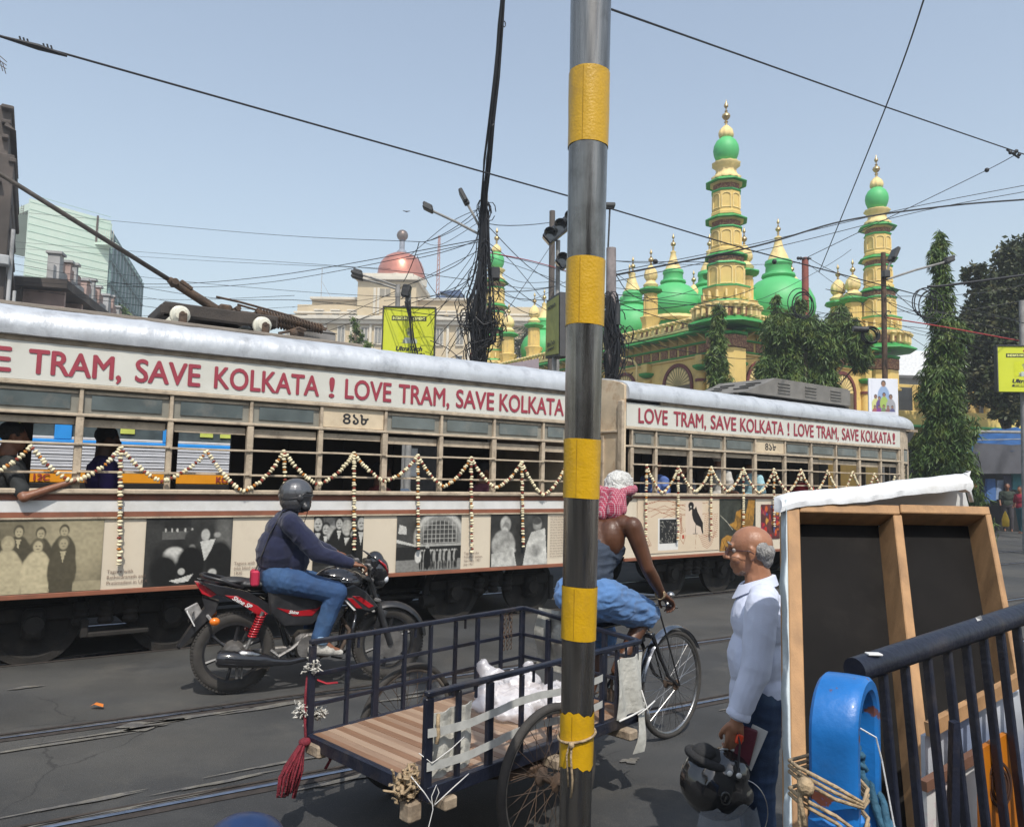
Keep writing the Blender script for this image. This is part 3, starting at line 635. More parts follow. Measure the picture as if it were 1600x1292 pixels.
sp = MB(); sp.tube([(BX - .05, 1, BZ + .33), (BX + .2, 1, BZ + .31), (BX + .8, 1, BZ + .23), (BX + 1.2, 1, BZ + .14)], .013, 6); sp.cyl((BX + .14, .8, BZ + .2), (BX + .14, 1.2, BZ + .2), .03, n=8); sp.cyl((BX + .36, .8, BZ + .19), (BX + .36, 1.2, BZ + .19), .03, n=8); sp.bbox((BX + .24, 1.0, BZ + .16), (.3, .34, .05), .01); sp.build('spring_rod', M_rust, T1, smooth=40)
# small roof fittings further along
b = MB(); b.bbox((3.05, 1.15, 3.24), (.42, .34, .14), .015); b.prism([(2.83, 3.31), (3.27, 3.31), (3.05, 3.37)], lambda a, c, d: (a, d, c), .97, 1.33); b.build('roof_box', mat('zinc_box', (.2, .19, .18), .7, var=.3, scale=6, metal=.2), T1)
b = MB(); b.sph((2.62 + .05, .7, 3.2), (.05, .05, .05)); b.tube([(2.5, .7, 3.18), (2.62, .7, 3.22), (2.72, .7, 3.27), (2.8, .7, 3.25)], .018, 6); b.bbox((2.76, .8, 3.22), (.08, .12, .1), .01); b.build('roof_hook', M_rust, T1)
# louvred grey box on the second car
lb = MB(); m_gb = mat('grey_louvre_box', (.155, .145, .13), .7, var=.2, scale=5, dirt=(.08, .07, .06), dscale=2)
lb.prism([(3.25, 3.16), (3.95, 3.40), (4.1, 3.47), (6.35, 3.47), (6.45, 3.44), (6.45, 3.16)], lambda a, c, d: (a, d, c), .45, 1.65); box = lb.build('resistor_box', m_gb, T2)
for x in (4.35, 5.15, 5.95):
    for k in range(4):
        b = MB(); b.box((x, .447, 3.23 + k * .055), (.34, .03, .018), Matrix.Rotation(.5, 3, 'X')); b.build('louvre', m_gb, box)
for k in range(3):
    b = MB(); b.box((3.5 + k * .17, .7, 3.26 + k * .058), (.03, .3, .012), Matrix.Rotation(-.33, 3, 'Y')); b.build('slot', M_dark, box); b = MB(); b.box((3.5 + k * .17, 1.25, 3.26 + k * .058), (.03, .3, .012), Matrix.Rotation(-.33, 3, 'Y')); b.build('slot', M_dark, box)
b = MB(); b.bbox((4.9, .6, 3.13), (3.4, .08, .06), .01); b.bbox((4.9, 1.5, 3.13), (3.4, .08, .06), .01); b.build('box_foot', M_dust, T2)

# ---- prints on the side panels: plain generic scenes, no one in particular
class Sx:
    def __init__(s, c, x): s.c = c; s.x = x; s.k = c.h / c.w * 1.15
    def ell(s, cx, cy, rx, ry, col, soft=.15): s.c.ell(s.x + (cx - s.x) * s.k, cy, rx * s.k, ry, col, soft)
    def poly(s, pts, col): s.c.poly([(s.x + (a - s.x) * s.k, b_) for a, b_ in pts], col)
def person_blob(c, x, y, s, skin, cloth, hair, hat=False, shirt=None, seated=False):
    c = Sx(c, x)
    c.ell(x, y + .36 * s, .15 * s, .30 * s, cloth, .12); c.ell(x - .12 * s, y + .42 * s, .05 * s, .22 * s, cloth, .3); c.ell(x + .12 * s, y + .42 * s, .05 * s, .22 * s, cloth, .3)
    if shirt: c.poly([(x - .035 * s, y + .12 * s), (x + .035 * s, y + .12 * s), (x, y + .3 * s)], shirt)
    c.ell(x, y - .015 * s, .068 * s, .105 * s, hair, .2); c.ell(x, y + .01 * s, .05 * s, .085 * s, skin, .25)
    c.ell(x - .018 * s, y, .012 * s, .008 * s, hair, .8); c.ell(x + .018 * s, y, .012 * s, .008 * s, hair, .8); c.ell(x, y + .045 * s, .018 * s, .007 * s, hair, .9)
    if seated: c.poly([(x - .15 * s, y + .55 * s), (x + .13 * s, y + .55 * s), (x + .16 * s, y + 1.15 * s), (x - .1 * s, y + 1.15 * s)], tuple(v * .92 for v in cloth))
def g(v, tint=(1, .98, .9)): return tuple(v * t for t in tint)
SE = (1, .86, .55)
M1 = lambda xa: frameM((xa, -.004, 1.238), (1, 0, 0), (0, 0, 1))
def add_print(root, nm, xa, xb, za, zb, paint, base, label, res=150):
    c = Canvas(xb - xa, za - zb, res, base); paint(c); o = c.build(nm, root, frameM((xa, -.004, za), (1, 0, 0), (0, 0, 1)), M_print); o['label'] = label; return o
def p_group(c):
    c.noise(.25, 5); c.rect(0, .86, 1, 1, g(.30, SE)); c.ell(.86, .3, .2, .5, g(.34, SE), .9)
    for i, x in enumerate((.06, .2, .33, .44, .56, .67, .79)): person_blob(c, x, .16 + .03 * (i % 2), .8, g(.36, SE), g(.07, SE), g(.07, SE), shirt=g(.4, SE))
    person_blob(c, .25, .36, .85, g(.33, SE), g(.08, SE), g(.1, SE), seated=True)
    person_blob(c, .51, .33, 1.0, g(.38, SE), g(.42, SE), g(.32, SE), seated=True); person_blob(c, .66, .36, .95, g(.42, SE), g(.46, SE), g(.12, SE), seated=True)
    c.poly([(.62, .62), (.71, .62), (.75, .93), (.60, .93)], g(.45, SE)); person_blob(c, .79, .33, .9, g(.36, SE), g(.08, SE), g(.14, SE), shirt=g(.4, SE), seated=True)
    c.noise(.15, 30)
def p_three(c):
    c.noise(.5, 6); c.rect(.2, .0, .5, .14, g(.02)); c.rect(.18, .2, .55, .32, g(.10)); c.ell(.9, .35, .1, .4, g(.12), .9)
    for x in (.22, .29, .35, .44, .52): c.ell(x, .18, .012, .03, g(.4))
    c.ell(.33, .55, .12, .12, g(.50), .3); c.ell(.3, .66, .05, .1, g(.4), .5); c.poly([(.24, .66), (.34, .66), (.33, .84), (.27, .86)], g(.45)); c.ell(.38, .6, .05, .06, g(.36), .4)
    c.ell(.22, .8, .16, .25, g(.012), .3); c.ell(.52, .3, .08, .12, g(.03), .2); c.ell(.53, .46, .04, .06, g(.3), .4); c.ell(.52, .72, .16, .3, g(.01), .2)
    c.ell(.70, .22, .09, .12, g(.03), .2); c.ell(.68, .26, .05, .09, g(.42), .3); c.poly([(.62, .36), (.80, .32), (.75, .5), (.68, .66)], g(.5)); c.ell(.86, .7, .16, .34, g(.014), .2); c.ell(.82, .26, .04, .04, g(.3), .5)
    c.poly([(.62, .36), (.80, .32), (.75, .5), (.68, .66)], g(.5)); c.ell(.78, .84, .05, .06, g(.42), .4); c.ell(.42, .80, .04, .05, g(.42), .3)
    c.poly([(.28, .93), (.40, .9), (.56, .84), (.5, .95), (.38, .97)], g(.5)); c.noise(.2, 40)
def p_crowd(c):
    c.C += .04; c.noise(.9, 9)
    for i, x in enumerate((.08, .24, .36, .5, .66, .8, .95)): person_blob(c, x, .12 + .09 * ((i * 7) % 3), 1.0 if i % 2 else 1.25, g(.38), g(.015), g(.3 if i in (2, 4) else .02), shirt=g(.45))
    c.rect(0, .82, 1, 1, g(.03)); c.ell(.36, .9, .1, .06, g(.35), .6); c.noise(.3, 40)
def p_station(c):
    c.noise(.4, 5); c.ell(.66, .42, .40, .5, g(.45), .1); c.ell(.66, .44, .34, .43, g(.22), .1); c.ell(.66, .46, .28, .36, g(.05), .1)
    for k in range(9): c.line([(.40 + k * .065, .1), (.40 + k * .065, .5)], .008, g(.4))
    for k in range(5): c.line([(.4, .18 + k * .08), (.93, .18 + k * .08)], .007, g(.4))
    c.rect(.34, .52, 1, .56, g(.35)); c.rect(0, .56, 1, .80, g(.02)); c.rect(0, .80, 1, 1, g(.20)); c.poly([(0, .42), (.35, .55), (.35, .58), (0, .48)], g(.5)); c.poly([(.04, .16), (.14, .2), (.15, .34), (.02, .32)], g(.5))
    for k in range(16): x = .36 + .038 * k + .01 * math.sin(k * 5); c.ell(x, .64, .016, .025, g(.45 if k % 3 else .2), .4); c.ell(x, .75, .026, .11, g(.02 if k % 2 else .3), .2); c.ell(x, .9, .012, .08, g(.02), .3)
    c.ell(.33, .60, .02, .03, g(.02)); c.ell(.33, .74, .05, .11, g(.55), .2); c.ell(.47, .56, .03, .05, g(.4)); c.ell(.47, .78, .055, .2, g(.012), .15); c.noise(.2, 40)
def p_two(c):
    c.noise(.5, 4); c.ell(.25, .19, .09, .15, g(.36), .3); c.ell(.26, .24, .06, .09, g(.22), .3); c.ell(.24, .38, .06, .14, g(.5), .3); c.ell(.22, .6, .2, .3, g(.30), .15); c.poly([(.02, .75), (.4, .7), (.45, 1), (.02, 1)], g(.42)); c.ell(.33, .7, .1, .06, g(.45), .4)
    c.ell(.81, .2, .08, .13, g(.25), .3); c.ell(.80, .14, .08, .07, g(.06), .3); c.poly([(.7, .36), (.95, .28), (1, 1), (.56, 1), (.62, .6)], g(.5)); c.ell(.78, .72, .12, .12, g(.28), .5); c.noise(.35, 14); c.noise(.15, 50)
zA, zB = 1.243, .64
add_print(T1, 'photo_print', -.55, tA(160, 860)[0], zA, zB, p_group, g(.17, SE), 'brownish group photograph of people in two rows')
add_print(T1, 'photo_print', tA(226, 860)[0], tA(362, 850)[0], zA, zB, p_three, g(.03), 'dark photograph of a white haired man and two women')
add_print(T1, 'photo_print', tA(489, 850)[0], tA(567, 850)[0], zA, zB, p_crowd, g(.04), 'black and white photograph of men in dark suits')
add_print(T1, 'photo_print', tA(619, 850)[0], tA(720, 850)[0], zA, zB, p_station, g(.06), 'black and white photograph of a crowd under an arched window')
add_print(T1, 'photo_print', tA(766, 850)[0], tA(855, 850)[0], zA, zB, p_two, g(.04), 'black and white photograph of two seated figures in white')
for (x, z, lines, sz) in ((.90, .775, ['Tagore with', 'Rathindranath and', 'Pratimadevi in USA'], .042), (1.97, .80, ['Tagore with Helen', '(the blind poetess)', '1930'], .04), (4.50, .80, ['Tagore at the', 'Frankfurt station,', 'Germany. 1921', 'July 1921'], .036)):
    for k, l in enumerate(lines): put_text(l, sz, T1, frameM((x, -.004, z - k * sz * 1.15), (1, 0, 0), (0, 0, 1)), M_ink, name='caption')
for k in range(16): put_text(['the poet spoke to them of', 'the song and the river and', 'of the road that goes on'][k % 3], .028, T1, frameM((5.72, -.004, 1.20 - k * .032), (1, 0, 0), (0, 0, 1)), M_ink, name='caption', fit=.33)
def p_sk(c):   # loose red brown line drawing
    ink = (.30, .10, .05)
    r = random.Random(4)
    for k in range(9):
        x, y = r.random() * .5, .05 + .35 * r.random(); pts = [(x, y)]
        for i in range(7): x += .05; y += (r.random() - .5) * .09; pts.append((x, y))
        c.line(pts, .006, ink)
    for k in range(26):
        a = k / 26; c.line([(.30 + .2 * math.cos(a * 6.28), .12 + .08 * math.sin(a * 6.28)), (.30 + .2 * math.cos((a + .04) * 6.28), .12 + .08 * math.sin((a + .04) * 6.28))], .005, ink)
    for k in range(6): c.line([(.02 + .02 * k, .7), (.06 + .02 * k, .8 + .01 * k), (.0 + .02 * k, .88)], .006, ink)
    for k in range(10): c.line([(.46 + .01 * k, .3 + .035 * k), (.52, .33 + .035 * k), (.50, .38 + .03 * k)], .008, ink)
    c.line([(.52, .55), (.50, .75), (.54, .85), (.57, .7), (.56, .55)], .006, ink); c.rect(.525, .68, .55, .75, (.4, .06, .03))
    for k in range(12): c.line([(.80, .3 + .04 * k), (.86, .28 + .04 * k), (.92, .31 + .04 * k), (.98, .29 + .04 * k)], .005, ink)
    for k in range(7): c.line([(.72 + .01 * k, .66 + .04 * k), (.84, .72 + .04 * k), (.96 - .01 * k, .64 + .04 * k)], .006, ink)
    c.line([(.70, .62), (.69, .95)], .005, ink)
    # dark framed square
    c.rect(.235, .36, .475, .95, (.66, .64, .60)); c.rect(.255, .38, .455, .83, (.02, .02, .02))
    for k in range(70):
        x = .262 + r.random() * .185; y = .4 + r.random() * .4; c.line([(x, y), (x + (r.random() - .5) * .03, y + (r.random() - .3) * .07)], .005, (.33, .32, .28))
    # simple dark bird
    c.rect(.565, .05, .775, .68, (.60, .49, .39)); K = (.015, .012, .012)
    c.ell(.635, .13, .035, .075, K, .1); c.poly([(.615, .12), (.603, .24), (.64, .20)], K); c.poly([(.65, .13), (.672, .2), (.70, .14), (.715, .24), (.785, .46), (.79, .68), (.775, .66), (.755, .54), (.70, .50), (.665, .42), (.645, .3)], K)
    c.line([(.695, .48), (.69, .66)], .011, K); c.line([(.66, .67), (.715, .67)], .008, K); c.ell(.632, .15, .008, .018, (.6, .58, .5)); c.noise(.03, 12)
def p_gold(c):
    o = (.34, .17, .03); c.noise(.4, 8); c.poly([(.4, .45), (.45, .25), (.6, .2), (.72, .3), (.8, .0), (.98, .02), (.95, .4), (.9, .6), (.55, .65), (.42, .6), (.25, .5)], o); c.poly([(.05, .78), (.2, .7), (.45, .76), (.7, .74), (.95, .85), (1, 1), (0, 1)], o)
    for k in range(14): c.line([(.4 + .04 * k, .3 + .02 * (k % 5)), (.5 + .03 * k, .5), (.42 + .04 * k, .62)], .008, (.03, .025, .015))
    for k in range(9): c.line([(.08 + .1 * k, .8), (.13 + .1 * k, .9), (.08 + .1 * k, .98)], .008, (.03, .025, .015))
    c.line([(.02, .32), (.2, .45), (.35, .6)], .008, (.4, .38, .3)); c.noise(.3, 25)
def p_redm(c):
    r = random.Random(9); c.noise(.5, 9)
    for k in range(40): c.ell(r.random(), r.random(), .03 + .05 * r.random(), .03 + .07 * r.random(), r.choice([(.45, .03, .02), (.5, .1, .02), (.25, .02, .05), (.05, .08, .2), (.5, .25, .05)]), .3)
zC = 1.425
add_print(T2, 'line_drawing', .35, 2.06, zC, .68, p_sk, (.60, .49, .36), 'line drawings in red brown ink with a dark square and a black bird', 130)
add_print(T2, 'painting_print', 2.07, 2.93, zC, .66, p_gold, (.035, .038, .03), 'dark print with golden brown curving shapes', 110)
add_print(T2, 'painting_print', 3.07, 3.55, 1.34, .8, p_redm, (.1, .03, .03), 'small red and black print', 120)

# ---- garlands: strings of pale blossoms and dark red ones
M_gw = mat('garland_white', (.70, .62, .42), .8, var=.15, scale=30); M_gr = mat('garland_red', (.22, .035, .02), .85, var=.3, scale=30); M_go = mat('garland_orange', (.42, .15, .02), .85, var=.3, scale=30); M_gs = mat('garland_string', (.25, .22, .1), .9)
def bead(b, c, d, r, white):
    d = d.normalized(); Q = Vector((0, 0, 1)).rotation_difference(d).to_matrix(); b.cm = 0 if white else (1 if rng.random() < .7 else 2)
    rr = (r if white else r * .82) * (.9 + .2 * rng.random()); off = Vector(rng.normal(size=3)) * .0025; R2 = Q @ Matrix.Rotation(rng.normal() * .2, 3, 'X')
    b.sph(c + off, (rr, rr, rr * .55), 8, 4, R2)
def garland(name, root_obj, pts, label, group, r=.0245, cat='garland'):
    "pts in car space; beads strung along"
    P = [Vector(p) for p in pts]; b = MB(); acc = 0; k = 0; b.cm = 3; b.tube(P, .0025, 4)
    for a, c in zip(P, P[1:]):
        L = (c - a).length; d = (c - a)
        while acc < L: bead(b, a + d * (acc / L), d, r, k % 3 != 1 if rng.random() < .9 else True); acc += .0285 * (1 + .12 * rng.normal()); k += 1
        acc -= L
    M = root_obj.matrix_basis if False else (Matrix.Translation(root_obj.location) @ Matrix.Rotation(root_obj.rotation_euler.z, 4, 'Z'))
    b.v = [tuple(M @ Vector(v)) for v in b.v]; o = b.build(name, [M_gw, M_gr, M_go, M_gs], smooth=True); tag(o, label, cat, group); return o
def swag(p, q, low, y=-.045, n=18):
    out = []
    for i in range(n + 1):
        t = i / n; x = p[0] + (q[0] - p[0]) * t; zt = p[1] + (q[1] - p[1]) * t; s = (2 * t - 1) ** 2; s = .65 * s + .35 * abs(2 * t - 1)
        out.append((x + .006 * math.sin(t * 9), y - .01 * math.sin(math.pi * t), low + (zt - low) * s))
    return out
ap1 = [(-.43, 1.86), (.27, 1.853), (.94, 1.863), (1.66, 1.861), (2.38, 1.888), (3.11, 1.895), (3.85, 1.893), (4.53, 1.894), (5.24, 1.863), (5.91, 1.834)]
lo1 = [1.56, 1.566, 1.576, 1.494, 1.565, 1.607, 1.561, 1.553, 1.475]
for i in range(9): garland('garland_swag', T1, swag(ap1[i], ap1[i + 1], lo1[i]), f'looped white and red flower garland on the long tram, {ORD[i]} loop from the left', 'flower garland loops on the tram windows')
dr1 = [(2, .845, 'beside the brownish group photograph'), (4, 1.30, 'behind the helmet of the motorcycle rider'), (5, .879, 'in front of the photograph of men in suits'), (6, .88, 'in front of the arched window photograph'), (7, .807, 'right of the arched window photograph'), (8, .854, 'between the two seated figures in white'), (9, .792, 'over the small caption text beside the striped pole')]
for i, z, w_ in dr1:
    x, zt = ap1[i]; garland('garland_drop', T1, [(x + .004 * k, -.05, zt + (z - zt) * k / 12) for k in range(13)], 'straight hanging string of pale blossoms ' + w_, 'straight hanging garland strings')
ap2 = [(.47, 1.882), (1.11, 1.88), (1.82, 1.889), (2.57, 1.888), (3.34, 1.896), (4.07, 1.91), (4.85, 1.91), (5.63, 1.905), (6.35, 1.886), (7.1, 1.876)]
lo2 = [1.508, 1.53, 1.534, 1.519, 1.533, 1.54, 1.53, 1.54, 1.55]
for i in range(9): garland('garland_swag', T2, swag(ap2[i], ap2[i + 1], lo2[i]), f'looped flower garland on the right hand tram car, {ORD[i]} loop from the striped pole', 'flower garland loops on the tram windows', .024)
for i, z, w_ in ((0, .841, 'on the right hand car beside the cyclist headcloth'), (1, .839, 'beside the dark framed square drawing'), (2, .881, 'beside the black bird drawing'), (3, .918, 'across the golden brown print'), (4, .998, 'above the bald man'), (5, 1.72, 'very short, sixth window of the right hand car')):
    x, zt = ap2[i]; garland('garland_drop', T2, [(x, -.05, zt + (z - zt) * k / 12) for k in range(13)], 'straight hanging string of pale blossoms ' + w_, 'straight hanging garland strings', .024)
# ---------------------------------------------------------------- striped steel pole
PX, PY = .217, 2.40
def pole_pt(z): return Vector((PX + .0005 * z, PY - .035 * z, z))
def pole_r(z): return .0430 + .0066 * max(z, 0)
PO = thing('striped_pole', 'stainless steel pole with yellow reflective bands standing in front of the tram', 'pole', (0, 0, 0))
b = MB(); b.tube([pole_pt(z * .25 - .2) for z in range(34)], [pole_r(z * .25 - .2) for z in range(34)], 40); b.build('shaft', M_steel, PO, smooth=True)
def pz(y):
    r = ray(910, y); return CAMZ + r.z / r.y * (PY - .05)
BUMPY = mat('yellow_tape', (0, 0, 0))
def band(y0, y1, torn=False):
    z0, z1 = pz(y1), pz(y0); b = MB(); n = 40; rings = []
    for j in range(7):
        z = z0 + (z1 - z0) * j / 6; rg = []
        for k in range(n):
            a = 2 * math.pi * k / n; zz = z + (.006 * math.sin(3 * a + 1) + .004 * math.sin(11 * a) if (j in (0, 6) and torn) else .0015 * math.sin(2 * a) if j in (0, 6) else 0); c = pole_pt(zz); r = pole_r(zz) + .0022 + .0006 * math.sin(9 * a + z * 30); rg.append((c.x + math.cos(a) * r, c.y + math.sin(a) * r, zz))
        rings.append(rg)
    b.ring_sweep(rings, caps=False); o = b.build('yellow_band', M_yel, PO, smooth=True)
    a0 = -1.95; sm = MB(); sm.tube([pole_pt(z) + Vector((math.cos(a0) * (pole_r(z) + .0024), math.sin(a0) * (pole_r(z) + .0024), 0)) for z in np.linspace(z0 + .004, z1 - .004, 6)], .0012, 4); sm.build('tape_seam', M_yel2, o)
for y0, y1, t in ((-260, -150, 0), (130, 241, 0), (412, 513, 0), (687, 778, 0), (915, 998, 0), (1112, 1197, 1)): band(y0, y1, t)
zt = pz(1150); b = MB(); pts = []
for k in range(33):
    a = 2 * math.pi * k / 32; c = pole_pt(zt); r = pole_r(zt) + .007; pts.append((c.x + math.cos(a) * r, c.y + math.sin(a) * r, zt + .012 * math.cos(a - .4)))
b.tube(pts, .004, 6); c = pole_pt(zt); b.tube([(c.x - .02, c.y - .06, zt - .005), (c.x - .022, c.y - .064, zt - .05), (c.x - .016, c.y - .063, zt - .11), (c.x - .02, c.y - .062, zt - .16)], .0035, 6); b.tube([(c.x - .024, c.y - .058, zt - .005), (c.x - .034, c.y - .058, zt - .04), (c.x - .028, c.y - .06, zt - .13)], .003, 6); b.sph((c.x - .021, c.y - .064, zt - .012), .009, 8, 6)
tag(b.build('tie_cord', M_rope, smooth=True), 'thin grey cord knotted round the lowest yellow band of the striped pole', 'cord')

# ---------------------------------------------------------------- wheels
def spoke_wheel(nm, parent, x, y, z, r, tyre_w=.02, spokes=32, hub=.03, hubw=.07, rusty=True, yaw=0.):
    w_ = MB(); R = Matrix.Rotation(math.pi / 2, 3, 'X'); rw = r - tyre_w
    pts = [(rw * math.cos(a), 0, rw * math.sin(a)) for a in np.linspace(0, 2 * math.pi, 49)[:-1]]
    w_.tube(pts, tyre_w, 10, closed=True, flat=(1, .95)); t = w_.build(nm, M_tyre, parent, smooth=True, loc=(x, y, z), rot=(0, 0, yaw))
    w_ = MB(); rr = rw - tyre_w * .8; w_.tube([(rr * math.cos(a), 0, rr * math.sin(a)) for a in np.linspace(0, 2 * math.pi, 49)[:-1]], tyre_w * .62, 8, closed=True); w_.build('rim', M_chrome if not rusty else mat('worn_rim', (.34, .31, .27), .45, metal=.7, var=.3, scale=14, dirt=(.12, .07, .04), dscale=8), t, smooth=True)
    w_ = MB()
    for k in range(spokes):
        a = 2 * math.pi * k / spokes; s = 1 if k % 2 else -1; a2 = a + (.55 if (k // 2) % 2 else -.55); w_.cyl((hub * math.cos(a2), s * hubw * .5, hub * math.sin(a2)), (rr * math.cos(a), 0, rr * math.sin(a)), .0016, n=4)
    w_.build('spokes', M_rust if rusty else M_chrome, t)
    w_ = MB(); w_.lathe([(.012, -hubw * .75), (.014, -hubw * .6), (hub + .012, -hubw * .5), (hub + .012, -hubw * .42), (hub * .6, -hubw * .3), (hub * .6, hubw * .3), (hub + .012, hubw * .42), (hub + .012, hubw * .5), (.014, hubw * .6), (.012, hubw * .75)], 16, R=R); w_.build('hub', M_rust, t, smooth=40)
    return t
# ---------------------------------------------------------------- cargo tricycle
TH = rad(46.5); TR = thing('cargo_tricycle', 'cargo tricycle with dark blue railed wooden bed and large spoked wheels on the road', 'tricycle', (-.163, 3.935, 0), TH)
spoke_wheel('wheel', TR, 0, -.51, .33, .335, .021, 36, .03, .1); spoke_wheel('wheel', TR, 0, .50, .33, .335, .021, 36, .03, .1); spoke_wheel('wheel', TR, 1.79, -.045, .345, .35, .019, 36, .024, .08, rusty=False, yaw=-.05)
b = MB(); b.cyl((0, -.56, .33), (0, .55, .33), .016, n=10); b.build('axle', M_rust, TR)
ZB = .45; x0, x1 = -.67, .83
b = MB(); b.box(((x0 + x1) / 2, 0, ZB - .021), (x1 - x0 - .03, .84, .02)); b.build('bed_board', M_woodd, TR)
pcs = [mat('bed_plank_a', (.27, .175, .115), .55, var=.14, scale=5, stretch=(5, .6, 1), dirt=(.22, .14, .09), dscale=5), mat('bed_plank_b', (.21, .115, .065), .55, var=.18, scale=5, stretch=(5, .6, 1)), mat('bed_plank_c', (.34, .235, .16), .55, var=.12, scale=5, stretch=(5, .6, 1), dirt=(.3, .2, .14), dscale=6)]
npk = 34
for i in range(npk):
    pw = (x1 - x0 - .02) / npk; xx = x0 + .01 + pw * (i + .5); b = MB(); b.bbox((0, 0, 0), (pw - .0015, .845, .011), .001); o = b.build('plank', pcs[int(rng.integers(0, 3))], TR, loc=(xx, 0, ZB - .004 + rng.normal() * .0006))
fr = MB()
for y in (-.43, .43): fr.bbox(((x0 + x1) / 2, y, ZB - .025), (x1 - x0, .03, .06), .004)
for x in (x0, x1): fr.bbox((x, 0, ZB - .025), (.03, .83, .06), .004)
fr.build('bed_frame', M_navy, TR)
for x in (-.56, .1, .68):
    b = MB(); b.bbox((x, 0, ZB - .08), (.07, 1.02 if x > 0 else .94, .05), .008); b.build('cross_timber', M_woodd, TR)
b = MB(); b.bbox((-.66, .36, .40), (.07, .12, .06), .01); b.build('timber_block', M_woodd, TR); b = MB(); b.bbox((-.70, -.38, .36), (.07, .07, .08), .01); b.build('timber_block', M_woodd, TR)
ls = MB()
for y in (-.40, .40):
    for k in range(4): ls.tube([(-.42 + .09 * k, y, .405 - .018 * k), (-.2, y, .372 - .01 * k), (0, y, .358 - .009 * k), (.2, y, .372 - .01 * k), (.42 - .09 * k, y, .405 - .018 * k)], .012, 6, flat=(1.6, .45))
    ls.bbox((0, y, .345), (.08, .07, .05), .008)
ls.build('leaf_spring', M_rust, TR)
# chassis tubes to the front half
ch = MB()
for y in (-.2, .2): ch.tube([(-.4, y, .37), (.7, y, .36), (1.0, y * .3, .36)], .016, 8)
ch.tube([(1.0, 0, .34), (.93, 0, .62), (.9, 0, .9)], .017, 8); ch.tube([(.92, 0, .80), (1.5, -.01, .80)], .016, 8); ch.tube([(1.02, 0, .34), (1.50, -.01, .70)], .019, 8); ch.tube([(1.49, -.01, .66), (1.465, -.01, .86)], .024, 10)
for y in (-.1, .1): ch.tube([(.84, y, .40), (.92, y * .2, .76)], .010, 6)
ch.build('frame_tube', M_bikeg, TR, smooth=40)
fk = MB(); fk.tube([(1.465, -.01, .88), (1.505, -.012, .70)], .018, 10); fk.bbox((1.52, -.015, .70), (.05, .13, .035), .01)
for y in (-.055, .055): fk.tube([(1.52, y - .015, .70), (1.60, y - .025, .55), (1.68, y - .035, .42), (1.79, y - .045, .345)], [.014, .013, .012, .009], 8)
for y in (-.065, .065): fk.tube([(1.79, y - .045, .345), (1.66, y - .03, .66), (1.56, y - .02, .88)], .006, 6)
fk.build('fork', M_bikeg, TR, smooth=40)
hb = MB(); hb.tube([(1.46, 0, .86), (1.455, 0, .95)], .013, 8); hb.tube([(1.34, -.29, .94), (1.42, -.25, .965), (1.475, -.15, .96), (1.455, 0, .955), (1.475, .15, .96), (1.42, .25, .965), (1.34, .29, .94)], .011, 8); hb.build('handlebar', M_chrome, TR, smooth=True)
b = MB(); b.tube([(1.38, -.285, .93), (1.46, -.29, .91), (1.50, -.24, .90), (1.5, -.1, .90)], .006, 6); b.sph((1.49, -.22, .975), (.028, .028, .022)); b.build('brake_lever', M_chrome, TR, smooth=True)
fe = MB(); rings = []
for i in range(22):
    a = rad(168 - i * 6.6); c = Vector((1.79 + .385 * math.cos(a), -.045, .345 + .385 * math.sin(a))); o = Vector((math.cos(a), 0, math.sin(a)))
    rings.append([c + Vector((0, y, 0)) - o * (y * y * 14) for y in (-.034, -.022, 0, .022, .034)] + [c + Vector((0, y, 0)) - o * (y * y * 14 + .003) for y in (.034, .022, 0, -.022, -.034)])
fe.ring_sweep(rings); fe.build('mudguard', mat('steel_mudguard', (.26, .27, .29), .22, metal=1, var=.25, scale=9), TR, smooth=50)
b = MB(); b.tube([(.80, 0, .935), (.86, 0, .945), (.98, 0, .93), (1.06, 0, .925)], [.075, .09, .05, .02], 12, flat=(1, .4)); b.build('saddle', M_bike, TR, smooth=True)
cr = MB(); cr.cyl((1.06, -.06, .36), (1.06, -.05, .36), .09, n=24); cr.tube([(1.06, -.08, .36), (1.06, -.09, .53)], .009, 6); cr.tube([(1.06, .08, .36), (1.06, .09, .19)], .009, 6); cr.bbox((1.06, -.135, .535), (.08, .09, .022), .005); cr.bbox((1.06, .135, .185), (.08, .09, .022), .005); cr.tube([(1.06, -.055, .45), (.5, -.055, .40), (0, -.055, .37)], .006, 4); cr.tube([(1.06, -.055, .27), (.5, -.055, .28), (0, -.055, .29)], .006, 4); cr.build('crank', M_rust, TR)
# railings: near side, far side, front
def rail_side(y, h, name, thick):
    t = MB(); t.bbox(((x0 + x1) / 2, y, ZB + h), (x1 - x0 + .02, .032, .022), .004); t.build(name, M_navy, TR)
    return
for y, h in ((-.43, .365), (.43, .43)):
    rail_side(y, h, 'top_bar', 0)
    if y > 0:
        for q in (.31, .64): b = MB(); b.bbox(((x0 + x1) / 2, y, ZB + h * q), (x1 - x0, .012, .020), .003); b.build('mid_bar', M_navy, TR)
    posts_ = [(-.665, .034), (-.46, .018), (-.285, .034), (-.10, .018), (.08, .018), (.266, .018), (.44, .024), (.64, .018), (.825, .036)] if y > 0 else [(-.665, .042), (-.50, .020), (-.315, .036), (-.11, .018), (.09, .018), (.29, .018), (.50, .022), (.63, .018), (.80, .030)]
    for x, wd in posts_: b = MB(); b.bbox((x, y, ZB + h / 2 - .03), (wd, .024, h + .03), .003); b.build('rail_post', M_navy, TR)
    for x in np.arange(-.4, .8, .37): b = MB(); b.bbox((x, y, ZB + h - .035), (.012, .012, .06), .002); b.build('hook', M_navy, TR)
b = MB(); b.bbox((.83, 0, ZB + .40), (.03, .84, .022), .004, Matrix.Rotation(.076, 3, 'X')); b.build('top_bar', M_navy, TR)
